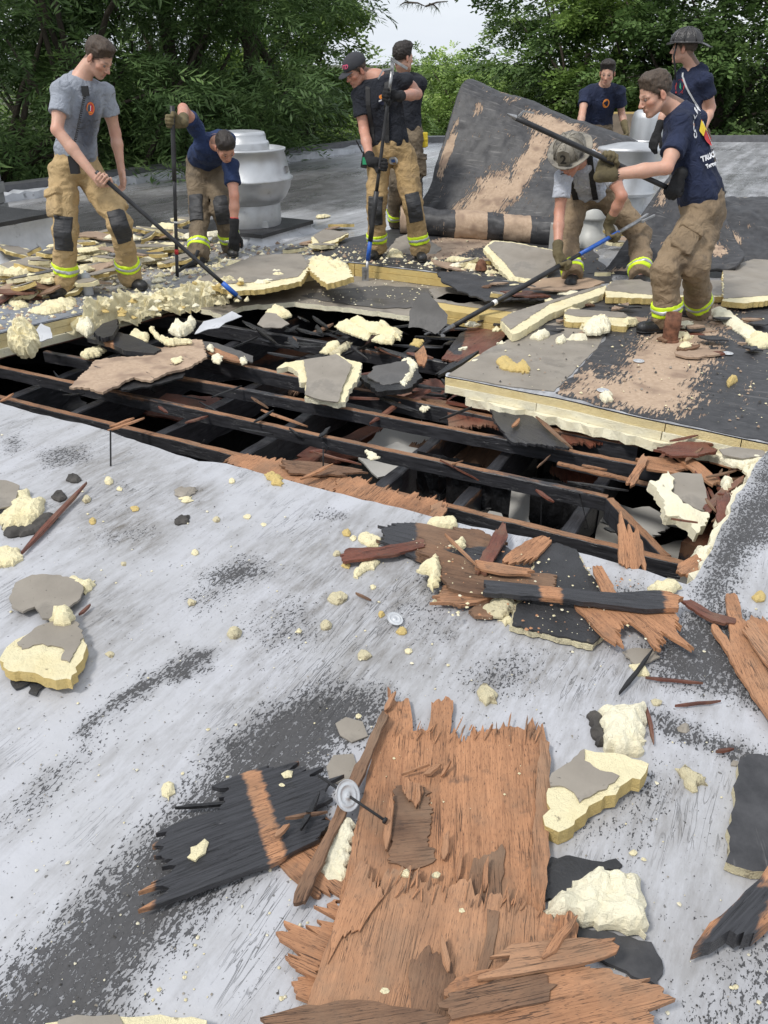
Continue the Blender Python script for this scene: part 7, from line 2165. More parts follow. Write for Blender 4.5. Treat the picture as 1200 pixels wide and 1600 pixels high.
foam([(440, 1206), (448, 1200), (458, 1202), (456, 1212), (444, 1214)], 'small foam bit on the upper edge of the charred sheet', .015, .032)
# left edge
t = empty('insulation_chunk', tuple(P(75, 930)), 'rounded grey paper faced piece with one foam ear at the left', 'insulation board')
slab('facer', [(14, 934), (24, 910), (50, 898), (88, 897), (120, 906), (130, 918), (126, 934), (104, 952), (92, 948), (86, 966), (66, 966), (54, 948), (36, 956), (20, 950)], .03, .008, M['facer'], t, rough=.004, step=.015, res=.03, bump=.004)
foam([(96, 902), (118, 900), (134, 908), (148, 902), (144, 916), (132, 924), (120, 916)], None, .035, .0, 'foam', cat=None, parent=t, name='foam_edge')
foam([(30, 920), (70, 908), (112, 918), (110, 938), (80, 946), (40, 946)], None, .022, .0, 'foam', cat=None, parent=t, name='foam_underside')
board([(2, 1026), (18, 1004), (60, 984), (92, 966), (118, 974), (132, 996), (132, 1016), (112, 1062), (78, 1060), (40, 1050), (6, 1042)], [(26, 1004), (60, 978), (100, 962), (122, 972), (130, 996), (108, 1034), (96, 1030), (100, 1012), (60, 1006), (34, 1014)],   .042, .034,
      'thick insulation block with torn grey face and yellow side at the left', tilt=(100, 5), rough=.008, frough=.006)
foam([(76, 962), (82, 952), (104, 946), (116, 958), (108, 968), (90, 970)], 'foam lump sitting on top of the thick insulation block at left', .05, .03, 'foam')
slab('tar_scrap', [(16, 1062), (30, 1050), (60, 1056), (70, 1070), (56, 1086), (44, 1082), (48, 1066), (24, 1076)], .008, .006, M['tar'], None, 'black felt tails sticking out below the thick insulation block', 'felt scrap', rough=.006, step=.015)
t = empty('insulation_chunk', tuple(P(30, 800)), 'broken cream foam with grey face and dark rim at the left edge', 'foam chunk')
slab('facer', [(-30, 752), (10, 750), (30, 758), (20, 790), (-30, 800)], .04, .006, M['facer'], t, rough=.006)
foam([(-10, 806), (8, 790), (26, 764), (40, 760), (52, 776), (70, 774), (64, 800), (40, 818), (10, 822)], None, .06, 0, 'foam', cat=None, parent=t, name='foam_body')
foam([(0, 816), (40, 820), (75, 796), (90, 806), (60, 830), (10, 836)], None, .03, 0, 'crumb_dark', cat=None, parent=t, name='dark_rim')
foam([(-20, 856), (10, 852), (30, 854), (34, 868), (20, 878), (-20, 880)], 'foam chunk cut by the left edge below the red stick', .045)
stick((34, 866), (136, 756), .028, 'long dark red stick lying at the left of the grey roof', 'ply_red', .01, .02, .012)
stick((124, 962), (142, 946), .014, 'short dark red stick beside the rounded grey piece', 'ply_red', .012)
foam([(271, 764), (280, 759), (306, 760), (306, 768), (290, 775), (276, 772)], 'small brown faced scrap lying on a sooty patch', .022, mat='ply_dark' if False else 'facer')
foam([(278, 776), (300, 774), (304, 780), (290, 784)], 'tiny foam crumb below the brown faced scrap', .015)
foam([(272, 810), (282, 803), (296, 804), (294, 814), (278, 818)], 'small dark scrap below the brown faced scrap', .02, mat='crumb_dark')
spots = [  # px, py, radius px, material, label
 (338, 810, 8, 'foam_dirty', 'small foam bit to the right of the dark scrap'), (386, 806, 6, 'foam', 'pale foam bit in the clear grey area'), (362, 750, 6, 'foam', 'foam bit near the silver edge of the hole'),
 (186, 762, 6, 'foam', 'pale foam bit above the middle of the left half'), (145, 813, 7, 'foam_yellow', 'yellowish foam bit near the sooty twigs'), (210, 793, 7, 'foam_yellow', 'yellowish foam bit left of the dark scrap'),
 (305, 862, 7, 'foam', 'pale foam flake in the middle of the left half'), (193, 879, 6, 'foam_dirty', 'pale foam flake above the rounded grey piece'), (298, 938, 8, 'foam_dirty', 'dirty foam bit on a sooty streak'),
 (366, 987, 12, 'foam_dirty', 'yellow grey foam knob on a dark smudge'), (172, 1021, 8, 'foam_dirty', 'dull foam flake right of the thick block'), (528, 930, 15, 'foam_dirty', 'speckled foam knob in the middle of the grey roof'),
 (508, 975, 11, 'foam_dirty', 'smaller foam knob below the speckled one'), (568, 1022, 13, 'foam_dirty', 'foam knob above the black speckled band'), (467, 985, 5, 'foam', 'tiny white foam bit left of the foam knobs'),
 (596, 958, 7, 'foam_yellow', 'foam bit just left of the bent washer'), (628, 984, 9, 'foam_yellow', 'yellow foam bit just below the bent washer'), (638, 1016, 7, 'foam', 'white foam bit near the foam knobs'),
 (412, 818, 5, 'foam', 'white foam bit left of the brown debris'), (542, 830, 9, 'foam_yellow', 'yellow foam bit at the tip of the brown debris'), (552, 840, 6, 'foam', 'white foam bit beside the yellow one'),
 (525, 864, 7, 'foam_dirty', 'small pale scrap left of the brown debris'), (541, 881, 8, 'foam_yellow', 'yellow foam bit below the brown strip'), (583, 916, 5, 'foam', 'white foam bit below the two foam shells'),
 (1070, 1137, 11, 'facer', 'round grey brown scrap right of the foam block'), (1148, 1192, 8, 'facer', 'small grey scrap above the black slab'), (1026, 1097, 9, 'foam_dirty', 'thin foam flake above the foam block'),
 (1188, 930, 12, 'foam_yellow', 'bright yellow foam scrap near the right edge'), (990, 1332, 7, 'foam', 'white foam bit above the big foam chunk'), (908, 1436, 9, 'foam', 'foam bit between the big chunk and the plywood'),
 (634, 1364, 10, 'foam', 'left of two foam crumbs on the plywood seam'), (681, 1366, 8, 'foam', 'right of two foam crumbs on the plywood seam'), (602, 1546, 8, 'foam', 'single foam crumb on the lowest plywood sheet'),
 (721, 1422, 6, 'foam', 'foam crumb on the orange sheet right of centre'), (1150, 1540, 6, 'foam', 'white flake at the lower right'), (460, 1512, 7, 'foam', 'foam bit beside the small plywood corner'),
 (170, 750, 8, 'foam', 'thin white flake near the sooty patch'), (115, 745, 12, 'crumb_dark', 'dark curled scrap near the top of the red stick'), (92, 772, 12, 'crumb_dark', 'sooty lump beside the red stick'),
 (135, 778, 9, 'foam_dirty', 'grey foam bit right of the red stick'), (440, 1225, 5, 'foam', 'tiny crumb on the charred sheet edge'), (560, 1118, 5, 'foam', 'tiny crumb on the black band')]
for i, (px, py, r, mt, lb) in enumerate(spots):
 Rr = random.Random(900 + i); k = Rr.randint(6, 9); a0 = Rr.random() * 6
 pts = [(px + math.cos(a0 + 6.283 * j / k) * r * Rr.uniform(.65, 1.15), py + math.sin(a0 + 6.283 * j / k) * r * .72 * Rr.uniform(.65, 1.1)) for j in range(k)]
 zz = .045 if (py > 1340 and 590 < px < 730) else (.032 if lb.endswith('charred sheet edge') else 0)
 foam_lump(pts, zz, r * .0011 * (2.2 if py < 1000 else 1.2), mt, lb, cat='foam scrap' if 'foam' in mt else 'scrap', name='debris_scrap', rough=.002, res=.007)
# ---------------------------------------------------------------- middle debris beside the hole
ply([(596, 826), (622, 818), (660, 818), (700, 826), (745, 826), (790, 850), (802, 882), (770, 890), (720, 878), (680, 884), (640, 866), (612, 858), (600, 842)], .03, .014, 'charred brown plywood lying left of the middle debris heap', 'ply_dark', grain=(600, 830, 790, 880), teeth=.04, char=[[(590, 815), (650, 815), (650, 880), (590, 880)], [(690, 860), (800, 850), (800, 900), (690, 900)]])
ply([(539, 868), (546, 856), (590, 856), (660, 842), (664, 854), (620, 866), (540, 877)], .035, .012, 'dark brown strip pointing left from the middle heap', 'ply_red', grain=(540, 870, 660, 848), teeth=.02)
ply([(660, 862), (692, 858), (730, 872), (800, 890), (870, 898), (866, 916), (800, 930), (740, 928), (700, 918), (690, 900)], .045, .014, 'dark brown plank under the middle heap', 'ply_dark', grain=(660, 865, 870, 905), teeth=.05)
ply([(700, 914), (736, 912), (790, 916), (862, 922), (830, 936), (770, 934), (720, 946), (690, 938)], .03, .012, 'orange edged plank below the brown plank', 'ply', grain=(690, 930, 860, 925), teeth=.05)
ply([(742, 892), (752, 868), (776, 826), (790, 818), (794, 836), (772, 872), (760, 896)], .06, .012, 'upright reddish splintered plank in the middle heap', 'ply_red', grain=(750, 890, 785, 822), teeth=.05)
ply([(800, 880), (790, 868), (820, 846), (848, 836), (862, 846), (840, 870)], .05, .012, 'orange splintered plank pointing up right in the middle heap', 'ply', grain=(800, 880, 850, 840), teeth=.05)
ply([(745, 874), (800, 884), (830, 888), (830, 898), (780, 896), (742, 886)], .07, .010, 'bright orange broken lath across the middle heap', 'ply', grain=(745, 880, 830, 893), teeth=.04)
slab('tar_scrap', [(740, 948), (760, 934), (800, 930), (790, 952), (768, 964), (742, 962), (732, 954)], .02, .012, M['ply_dark'], None, 'brown felt scrap at the lower edge of the middle heap', 'felt scrap', grain=10, rough=.005)
stick((696, 836), (744, 885), .014, 'thin pale stick leaning across the middle heap', 'ply', .07, .09)
foam([(666, 816), (674, 808), (700, 806), (714, 808), (714, 818), (694, 822), (672, 820)], 'oblong foam piece at the edge of the hole above the heap', .04, mat='foam')
foam([(560, 834), (572, 830), (598, 840), (592, 850), (574, 850), (562, 842)], 'shell shaped foam piece left of the charred plywood', .03, mat='foam')
foam([(551, 892), (560, 882), (580, 870), (594, 874), (584, 886), (566, 892), (560, 900), (552, 898)], 'lower shell shaped foam piece left of the heap', .03, mat='foam')
foam([(650, 886), (668, 876), (684, 864), (688, 888), (686, 906), (676, 918), (667, 908), (672, 892)], 'cream foam piece lying on the left of the middle heap', .045, .04, 'foam')
foam([(754, 944), (770, 934), (802, 932), (806, 946), (786, 960), (766, 956)], 'dirty cream foam slab at the foot of the middle heap', .04, .01, 'foam_dirty')
foam([(706, 846), (722, 838), (728, 850), (712, 856)], 'foam crumb behind the thin pale stick', .03, .05)
foam([(676, 930), (684, 926), (686, 938), (678, 942)], 'foam flake at the lower left of the heap', .02)
foam([(778, 966), (798, 962), (806, 970), (790, 976)], 'white foam flake below the middle heap', .02)
t = empty('roofing_slab', tuple(P(880, 930)), 'black surfaced slab with tan torn rim right of the middle heap', 'roofing slab')
slab('slab_top', [(842, 858), (870, 848), (900, 858), (912, 884), (932, 908), (938, 940), (944, 990), (926, 1004), (880, 994), (800, 976), (806, 946), (826, 930), (832, 890)], .035, .008, M['tar'], t, rough=.004, step=.015, res=.03, bump=.005)
slab('slab_core', [(840, 860), (900, 862), (932, 912), (946, 992), (926, 1008), (880, 998), (796, 978), (802, 944), (826, 900)], .026, .02, M['foam_dirty'], t, rough=.006, step=.015, res=.05)
ply([(897, 944), (940, 940), (1000, 944), (1048, 950), (1056, 975), (1068, 1006), (1046, 994), (1034, 986), (1024, 1014), (1006, 988), (988, 974), (966, 974), (962, 1006), (944, 994), (920, 970)], .05, .012, 'orange plywood piece with long teeth under the charred board', 'ply', grain=(930, 940, 1010, 1010), teeth=.05)
ply([(926, 884), (940, 884), (952, 905), (966, 930), (946, 932), (932, 905)], .055, .010, 'narrow curved orange strip rising above the charred board', 'ply', grain=(930, 885, 955, 930), teeth=.03)
ply([(756, 906), (800, 910), (870, 918), (960, 926), (1032, 922), (1058, 930), (1060, 950), (1010, 952), (940, 944), (860, 934), (758, 926)], .075, .018, 'long charred board with two orange ends lying across the heap', 'ply', grain=(760, 915, 1060, 940), teeth=.02, char=[[(740, 890), (842, 890), (846, 950), (740, 950)], [(876, 890), (1030, 890), (1042, 970), (880, 960)]], cat='charred board', name='charred_board')
foam([(1012, 914), (1024, 906), (1050, 904), (1066, 914), (1050, 922), (1018, 924)], 'foam piece behind the right end of the charred board', .04, .01)
ply([(968, 880), (966, 818), (974, 812), (980, 834), (992, 832), (1004, 846), (1010, 882), (990, 890)], .06, .012, 'upright orange splinter block standing at the near edge of the hole', 'ply', grain=(985, 890, 978, 815), teeth=.05, tilt=(-80, 35))
slab('felt_scrap', [(972, 1018), (994, 1012), (1020, 1014), (1032, 1026), (1010, 1034), (1004, 1042), (990, 1036)], .015, .006, M['facer'], None, 'tan torn paper scrap below the toothed plywood piece', 'paper scrap', rough=.005, step=.012)
foam([(984, 1036), (1000, 1036), (1014, 1046), (1012, 1054), (998, 1052)], 'small foam slab below the tan paper scrap', .025)
stick((968, 1086), (1020, 1018), .014, 'dark metal rod lying below the toothed plywood piece', 'strap', .01, .03, .012, 'rod', 'metal_rod')
stick((1008, 1060), (1098, 1069), .012, 'long red sliver right of the metal rod', 'ply_red', .008)
stick((1054, 1104), (1126, 1097), .010, 'dark red sliver lower right of the long red sliver', 'ply_red', .008)
stick((1011, 1108), (1022, 1164), .014, 'red sliver beside the square foam block', 'ply_red', .01)
stick((1118, 1176), (1146, 1172), .012, 'short red sliver above the black slab', 'ply_red', .01)
stick((1048, 812), (1090, 818), .006, 'hair thin splinter near the right lip of the hole', 'ply_red', .01)
stick((556, 928), (580, 940), .010, 'thin grey sliver beside the speckled foam knob', 'ply_dark', .008)
ply([(1134, 932), (1152, 930), (1160, 966), (1170, 972), (1200, 972), (1270, 990), (1270, 1200), (1200, 1120), (1160, 1060), (1130, 1010), (1112, 982), (1122, 978), (1142, 1006), (1140, 970)], .03, .012, 'large splintered plywood piece at the right edge of the picture', 'ply', grain=(1140, 940, 1230, 1130), teeth=.04)
ply([(1064, 938), (1078, 936), (1112, 956), (1150, 966), (1148, 974), (1114, 970), (1088, 956)], .035, .010, 'curved splinter reaching left from the plywood at the right edge', 'ply_red', grain=(1066, 938, 1148, 970), teeth=.02)
ply([(1160, 985), (1182, 975), (1205, 1010), (1230, 1060), (1200, 1040), (1178, 1010)], .05, .008, 'thin veneer layer on the plywood at the right edge', 'ply', grain=(1165, 985, 1225, 1060), teeth=.04)
# ---------------------------------------------------------------- in and around the hole
SZ = -.155
ply([(355, 722), (362, 710), (400, 712), (470, 726), (520, 742), (560, 762), (520, 768), (443, 750), (400, 740)], SZ + .02, .012, 'bright orange torn sheathing along the near lip left of the washer', 'ply', grain=(GRAIN), teeth=.06)
ply([(525, 748), (548, 744), (600, 762), (650, 778), (700, 786), (690, 812), (650, 802), (590, 788), (530, 772)], SZ + .025, .012, 'bright orange torn sheathing along the near lip right of the washer', 'ply', grain=(GRAIN), teeth=.06)
ply([(440, 718), (500, 722), (556, 732), (560, 738), (500, 742), (452, 738)], SZ + .04, .010, 'dark splintered lath beside the upright screw', 'ply_dark', grain=(440, 720, 560, 736), teeth=.04)
ply([(672, 790), (690, 782), (694, 812), (680, 818)], SZ + .05, .01, 'small splinter fan by the near joist', 'ply', grain=(GRAIN), teeth=.04)
foam([(413, 738), (424, 736), (442, 744), (440, 756), (426, 754)], 'yellow foam bit on the silver lip of the hole', .03, 0, 'foam_yellow')
stick((470, 750), (520, 726), .03, 'split lath lying over the near joist', 'ply', -.10, -.08)
for (a, b, lb) in (((168, 674), (226, 654), 'splinter fan across the nearest joist at left'), ((0, 629), (22, 616), 'tiny splinter on the joist at the left edge'), ((172, 668), (210, 654), 'second splinter across the nearest joist at left')):
 stick(a, b, .03, lb, 'ply', -.10, -.08)
stick((177, 676), (172, 728), .008, 'upright thin rod standing at the silver lip of the hole', 'strap', .0, .0, .01, 'rod', 'metal_rod') if False else None
mb = MB(); mb.tube([P(173, 728, .0), P(173, 728, .0) + Vector((.02, .02, .17))], .004, 6); tag(mb.obj('metal_rod', M['strap'], loc=tuple(P(173, 728))), 'thin dark rod standing upright on the silver lip of the hole', 'rod')
# fibreboard plank across the joists
t = empty('fibreboard_plank', tuple(P(215, 570, -.1)), 'tan torn fibreboard plank lying across the black joists at left', 'fibreboard')
slab('plank_top', [(108, 604), (132, 582), (150, 562), (190, 556), (222, 556), (262, 540), (300, 530), (316, 532), (323, 556), (300, 572), (262, 582), (235, 594), (210, 590), (190, 598), (160, 612), (140, 606)], -.06, .014, M['stripped'], t, grain=(110, 600, 320, 540), rough=.008, step=.015, res=.04, bump=.012, bscale=10, paint={'tan': [([(100, 520), (330, 500), (330, 600), (100, 620)], .1, 1.0)], 'x': [([(0, 0), (1, 0), (0, 1)], .1, 0)]})
slab('plank_underside', [(180, 600), (240, 592), (290, 580), (285, 590), (230, 604), (190, 610)], -.085, .01, M['char'], t, rough=.01, step=.02)
foam([(266, 560), (284, 555), (286, 562), (272, 568)], 'white foam bit on the tan plank', .02, -.05)
t = empty('insulation_piece', tuple(P(515, 590, -.1)), 'pale grey faced board piece with cream broken edges balanced on the joists', 'insulation board')
slab('facer', [(474, 562), (500, 558), (525, 553), (550, 570), (536, 602), (528, 628), (500, 624), (476, 616), (480, 590)], -.045, .006, M['facer'], t, rough=.004, step=.03, res=.06, tilt=(-90, 10))
slab('foam_core', [(432, 575), (446, 566), (470, 563), (500, 560), (527, 552), (540, 560), (566, 568), (560, 590), (545, 612), (540, 628), (528, 630), (476, 620), (480, 596), (470, 598), (464, 580), (450, 572)], -.052, .035, (M['foam'], M['foam_pale']), t, rough=.008, step=.02, res=.02, bump=.008, bscale=18, tilt=(-90, 10))
t = empty('insulation_piece', tuple(P(610, 580, -.1)), 'brown grey board piece with one white broken edge right of the pale grey one', 'insulation board')
slab('facer', [(574, 588), (585, 572), (610, 568), (636, 562), (640, 580), (625, 598), (600, 602)], -.05, .008, M['facer_dark'], t, rough=.008, step=.02, tilt=(-90, 8))
foam([(626, 562), (640, 556), (653, 568), (646, 586), (632, 604), (624, 598), (632, 580)], None, .06, -.10, 'foam_pale', cat=None, parent=t, name='foam_edge')
slab('burnt_back', [(560, 586), (600, 582), (650, 575), (660, 590), (640, 606), (590, 612)], -.075, .03, M['char'], t, rough=.01)
t = empty('insulation_piece', tuple(P(428, 500, -.1)), 'small grey faced piece with foam top at the back left of the hole', 'insulation board')
slab('facer', [(402, 506), (416, 488), (432, 490), (452, 506), (440, 512), (412, 512)], -.06, .008, M['facer'], t, tilt=(-90, 20), rough=.005)
foam([(414, 484), (430, 475), (448, 480), (456, 490), (440, 494), (424, 490)], None, .06, -.10, 'foam', cat=None, parent=t, name='foam_edge')
for (px, lb, h, z_, mt) in (
 ([(522, 506), (540, 498), (556, 504), (580, 520), (574, 528), (552, 520), (536, 514)], 'curved foam sheet in the back of the hole', .05, -.09, 'foam'),
 ([(546, 496), (560, 492), (590, 506), (596, 496), (604, 506), (628, 514), (626, 526), (600, 518), (570, 514)], 'long cream foam strip with a raised tooth in the back of the hole', .07, -.09, 'foam'),
 ([(580, 528), (600, 518), (618, 524), (612, 534), (594, 532)], 'yellow foam knob below the toothed strip', .05, -.09, 'foam'),
 ([(500, 548), (510, 536), (528, 530), (530, 538), (512, 550)], 'slim foam piece above the pale grey board piece', .04, -.09, 'foam'),
 ([(514, 550), (536, 538), (550, 532), (544, 542), (524, 554)], 'dirty foam piece beside the slim one', .04, -.09, 'foam_dirty'),
 ([(125, 552), (136, 543), (156, 538), (166, 544), (152, 553), (134, 556)], 'cream foam chunk hanging over the joist left of the plank', .05, -.14, 'foam'),
 ([(232, 508), (238, 506), (250, 524), (270, 530), (296, 526), (300, 532), (262, 536), (242, 524)], 'ribbon of curled foam below the crumbled pile', .05, -.05, 'foam'),
 ([(262, 512), (276, 498), (288, 505), (298, 490), (306, 498), (298, 512), (280, 520)], 'upright foam shards below the crumbled pile', .08, -.06, 'foam_pale'),
 ([(202, 520), (214, 514), (232, 520), (230, 530), (208, 530)], 'knobbly foam bit at the foot of the crumbled pile', .05, -.08, 'foam'),
 ([(322, 543), (328, 536), (334, 540), (332, 548)], 'small white foam bit near the brown lath', .03, -.1, 'foam_pale'),
 ([(330, 556), (338, 550), (348, 556), (344, 566), (334, 564)], 'white foam bit on the brown lath', .03, -.1, 'foam_pale'),
 ([(374, 560), (382, 556), (386, 564), (378, 568)], 'white foam bit at the end of the brown lath', .03, -.1, 'foam_pale'),
 ([(655, 636), (668, 628), (674, 634), (662, 642)], 'white foam flake deep in the middle of the hole', .03, -.2, 'foam_pale'),
 ([(570, 702), (582, 704), (594, 712), (578, 716)], 'foam flake hanging on the second joist', .03, -.17, 'foam_pale'),
 ([(640, 536), (648, 528), (662, 530), (656, 540)], 'orange brown foam bit left of the hook', .03, -.10, 'foam_yellow')):
 foam(px, lb, h, z_, mt)
ply([(324, 545), (334, 543), (370, 556), (378, 566), (350, 560), (326, 552)], -.11, .012, 'orange brown lath end behind the tan plank', 'ply', grain=(325, 547, 375, 562), teeth=.02)
slab('felt_scrap', [(310, 532), (340, 536), (396, 556), (394, 566), (360, 556), (316, 545)], -.12, .008, M['facer_dark'], None, 'dark felt strip lying behind the tan plank', 'felt scrap')
slab('silver_flap', [(304, 522), (318, 502), (344, 496), (362, 486), (378, 494), (352, 504), (342, 512), (326, 514)], -.02, .005, M['silver_flash'], None, 'bent silver roofing flap at the end of the crumbled foam', 'roofing flap', tilt=(-90, 20), rough=.004)
ply([(136, 528), (150, 520), (178, 516), (210, 526), (252, 546), (240, 552), (196, 548), (170, 536)], -.045, .03, 'charred log like timber with one orange spot below the foam edges', 'ply', grain=(136, 525, 250, 550), teeth=.03, char=[[(120, 500), (160, 500), (164, 560), (120, 560)], [(176, 500), (260, 500), (260, 570), (178, 560)]], cat='charred timber', name='charred_timber')
ply([(146, 520), (160, 506), (182, 498), (184, 510), (176, 524), (160, 528)], .0, .03, 'charred knot of timber resting on the foam edge', 'ply', grain=(146, 520, 180, 500), teeth=.03, char=1.0, cat='charred timber', name='charred_timber')
slab('dark_felt_sheet', [(638, 512), (640, 486), (652, 462), (668, 456), (684, 474), (700, 492), (698, 506), (680, 522), (656, 512)], .02, .006, M['facer_dark'], None, 'dark grey felt sheet standing up at the back lip of the hole', 'felt sheet', tilt=(-95, 55), rough=.006)
ply([(700, 640), (712, 618), (745, 628), (790, 640), (830, 668), (800, 676), (760, 662), (700, 668)], -.2, .014, 'wet red plywood sheet under the front corner of the cream stack', 'ply_red', grain=(720, 625, 740, 670), teeth=.04)
ply([(768, 640), (812, 634), (850, 660), (890, 700), (860, 696), (800, 690), (778, 664)], -.13, .014, 'black charred plywood triangle leaning in front of the cream stack', 'ply_red', grain=(770, 645, 880, 700), teeth=.03, char=1.0)
stick((838, 652), (894, 702), .03, 'brown edge lath along the black plywood triangle', 'ply_dark', -.11)
stick((800, 668), (812, 655), .03, 'orange sliver left of the black plywood triangle', 'ply', -.11)
ply([(870, 660), (920, 664), (975, 680), (980, 694), (930, 692), (880, 690)], -.19, .014, 'wet red plywood under the middle of the cream stack', 'ply_red', grain=(880, 665, 900, 690), teeth=.04)
ply([(690, 560), (720, 520), (760, 505), (800, 512), (770, 545), (730, 566)], -.15, .014, 'reddish brown wet deck at the back beside the hook', 'ply_red', grain=(GRAIN), teeth=.03, char=[[(690, 540), (730, 500), (720, 560)]])
stick((685, 590), (748, 552), .05, 'charred stub of lath with a pale end near the cream stack corner', 'char', -.06, -.02, .02)
ply([(648, 552), (662, 540), (668, 556), (664, 572), (652, 566)], -.08, .012, 'orange wood stub hanging below the hook', 'ply', grain=(655, 575, 660, 540), teeth=.03)
# splintered corner
t = empty('insulation_piece', tuple(P(1075, 780, -.05)), 'grey faced board hanging into the right corner of the hole with foam rim', 'insulation board')
slab('facer', [(1044, 742), (1060, 738), (1096, 740), (1104, 770), (1106, 800), (1090, 796), (1072, 786), (1056, 776)], -.045, .006, M['facer'], t, rough=.004, tilt=(-70, 12))
slab('foam_core', [(1014, 752), (1032, 748), (1044, 736), (1052, 745), (1050, 768), (1068, 786), (1090, 796), (1106, 800), (1106, 814), (1088, 832), (1078, 816), (1060, 806), (1040, 804), (1036, 780), (1026, 762)], -.035, .05, (M['foam_pale'], M['foam_pale']), t, rough=.008, step=.015, res=.02, bump=.01, bscale=20, tilt=(-70, 12))
foam([(1082, 862), (1090, 852), (1112, 850), (1118, 860), (1112, 876), (1098, 898), (1084, 890)], 'cream foam slab standing in the near right corner of the hole', .09, -.08, 'foam_pale')
t = empty('insulation_piece', tuple(P(1160, 712, -.02)), 'grey faced piece with cream rim where the stack meets the roof at right', 'insulation board')
slab('facer', [(1124, 702), (1150, 698), (1194, 704), (1198, 712), (1160, 716), (1130, 710)], -.005, .006, M['facer'], t, rough=.004)
foam([(1124, 708), (1150, 714), (1194, 712), (1196, 720), (1168, 728), (1140, 722)], None, .05, -.05, 'foam_pale', cat=None, parent=t, name='foam_edge')
foam([(1126, 748), (1138, 744), (1146, 752), (1138, 764), (1128, 760)], 'round white foam lump in the splintered corner', .05, -.08, 'foam_pale')
Rq_ = random.Random(88)
labs = ['broad orange split plank at the splintered corner', 'orange plank crossing over the corner brace joist end', 'long diagonal splinter over the hanging grey board']
for k, (px, lb, mt, g) in enumerate((
 ([(1000, 718), (1012, 712), (1050, 716), (1072, 730), (1050, 738), (1010, 732)], labs[0], 'ply', (1000, 720, 1070, 735)),
 ([(1050, 708), (1058, 702), (1100, 728), (1122, 748), (1114, 758), (1090, 742)], labs[2], 'ply', (1052, 705, 1118, 752)),
 ([(978, 752), (1002, 712), (1012, 718), (992, 756)], labs[1], 'ply', (985, 750, 1008, 715)),
 ([(1100, 790), (1130, 760), (1165, 740), (1160, 752), (1130, 775), (1108, 802)], 'reddish sliver running towards the silver lip at the corner', 'ply_red', (1100, 795, 1162, 745)),
 ([(1030, 702), (1060, 690), (1100, 690), (1120, 704), (1090, 712), (1050, 712)], 'dark red plywood tongue under the stack at the corner', 'ply_red', (1040, 700, 1110, 705)),
 ([(1120, 782), (1140, 770), (1150, 790), (1142, 830), (1128, 838), (1120, 810)], 'reddish torn plywood hanging at the right lip', 'ply_red', (1125, 780, 1140, 832)),
 ([(1060, 880), (1080, 870), (1112, 850), (1100, 872), (1088, 902), (1072, 898)], 'orange splinters at the nearest corner of the hole', 'ply', (1065, 885, 1105, 855)))):
 ply(px, -.10 + .012 * k, .012, lb, mt, grain=g, teeth=.04)
for k in range(46):
 px = Rq_.uniform(1010, 1160); py = Rq_.uniform(690, 860)
 if px < 1100 and py > 735: px = Rq_.uniform(1105, 1150)
 if py > 800: px = Rq_.uniform(1112, 1135)
 z_ = Rq_.uniform(-.17, -.06); a = P(px, py, z_); an = Rq_.uniform(-.6, 1.6); L_ = Rq_.uniform(.08, .26)
 splinter(a, a + Vector((math.cos(an) * L_, math.sin(an) * L_, Rq_.uniform(-.04, .05))), Rq_.uniform(.008, .03), .006, (mt_ := Rq_.choice(['ply', 'ply_red', 'ply_red', 'ply_dark'])), place_label({'ply': 'orange', 'ply_red': 'dark red', 'ply_dark': 'brown'}[mt_] + ' loose splinter', L_, px, py, 'splinters in the torn right corner'), 'splinter', group='splinters in the torn right corner', R=Rq_)
for k in range(26):
 f = Rq_.random(); i = Rq_.randint(0, len(right_edge) - 2); a, b = right_edge[i], right_edge[i + 1]
 c = (a[0] + (b[0] - a[0]) * f - Rq_.uniform(2, 14), a[1] + (b[1] - a[1]) * f + 4); r = Rq_.uniform(4, 9)
 foam_lump([(c[0] + math.cos(j * 1.05) * r * Rq_.uniform(.6, 1.1), c[1] + math.sin(j * 1.05) * r * Rq_.uniform(.6, 1.1)) for j in range(6)], -.09 + Rq_.uniform(0, .05), .04, 'foam_pale', place_label('pale foam crumb on the right lip', r * .003, *c, 'crumbs along the right lip'), group='foam crumbs along the right lip', cat='foam crumb', name='foam_crumb', rough=.002, res=.012)
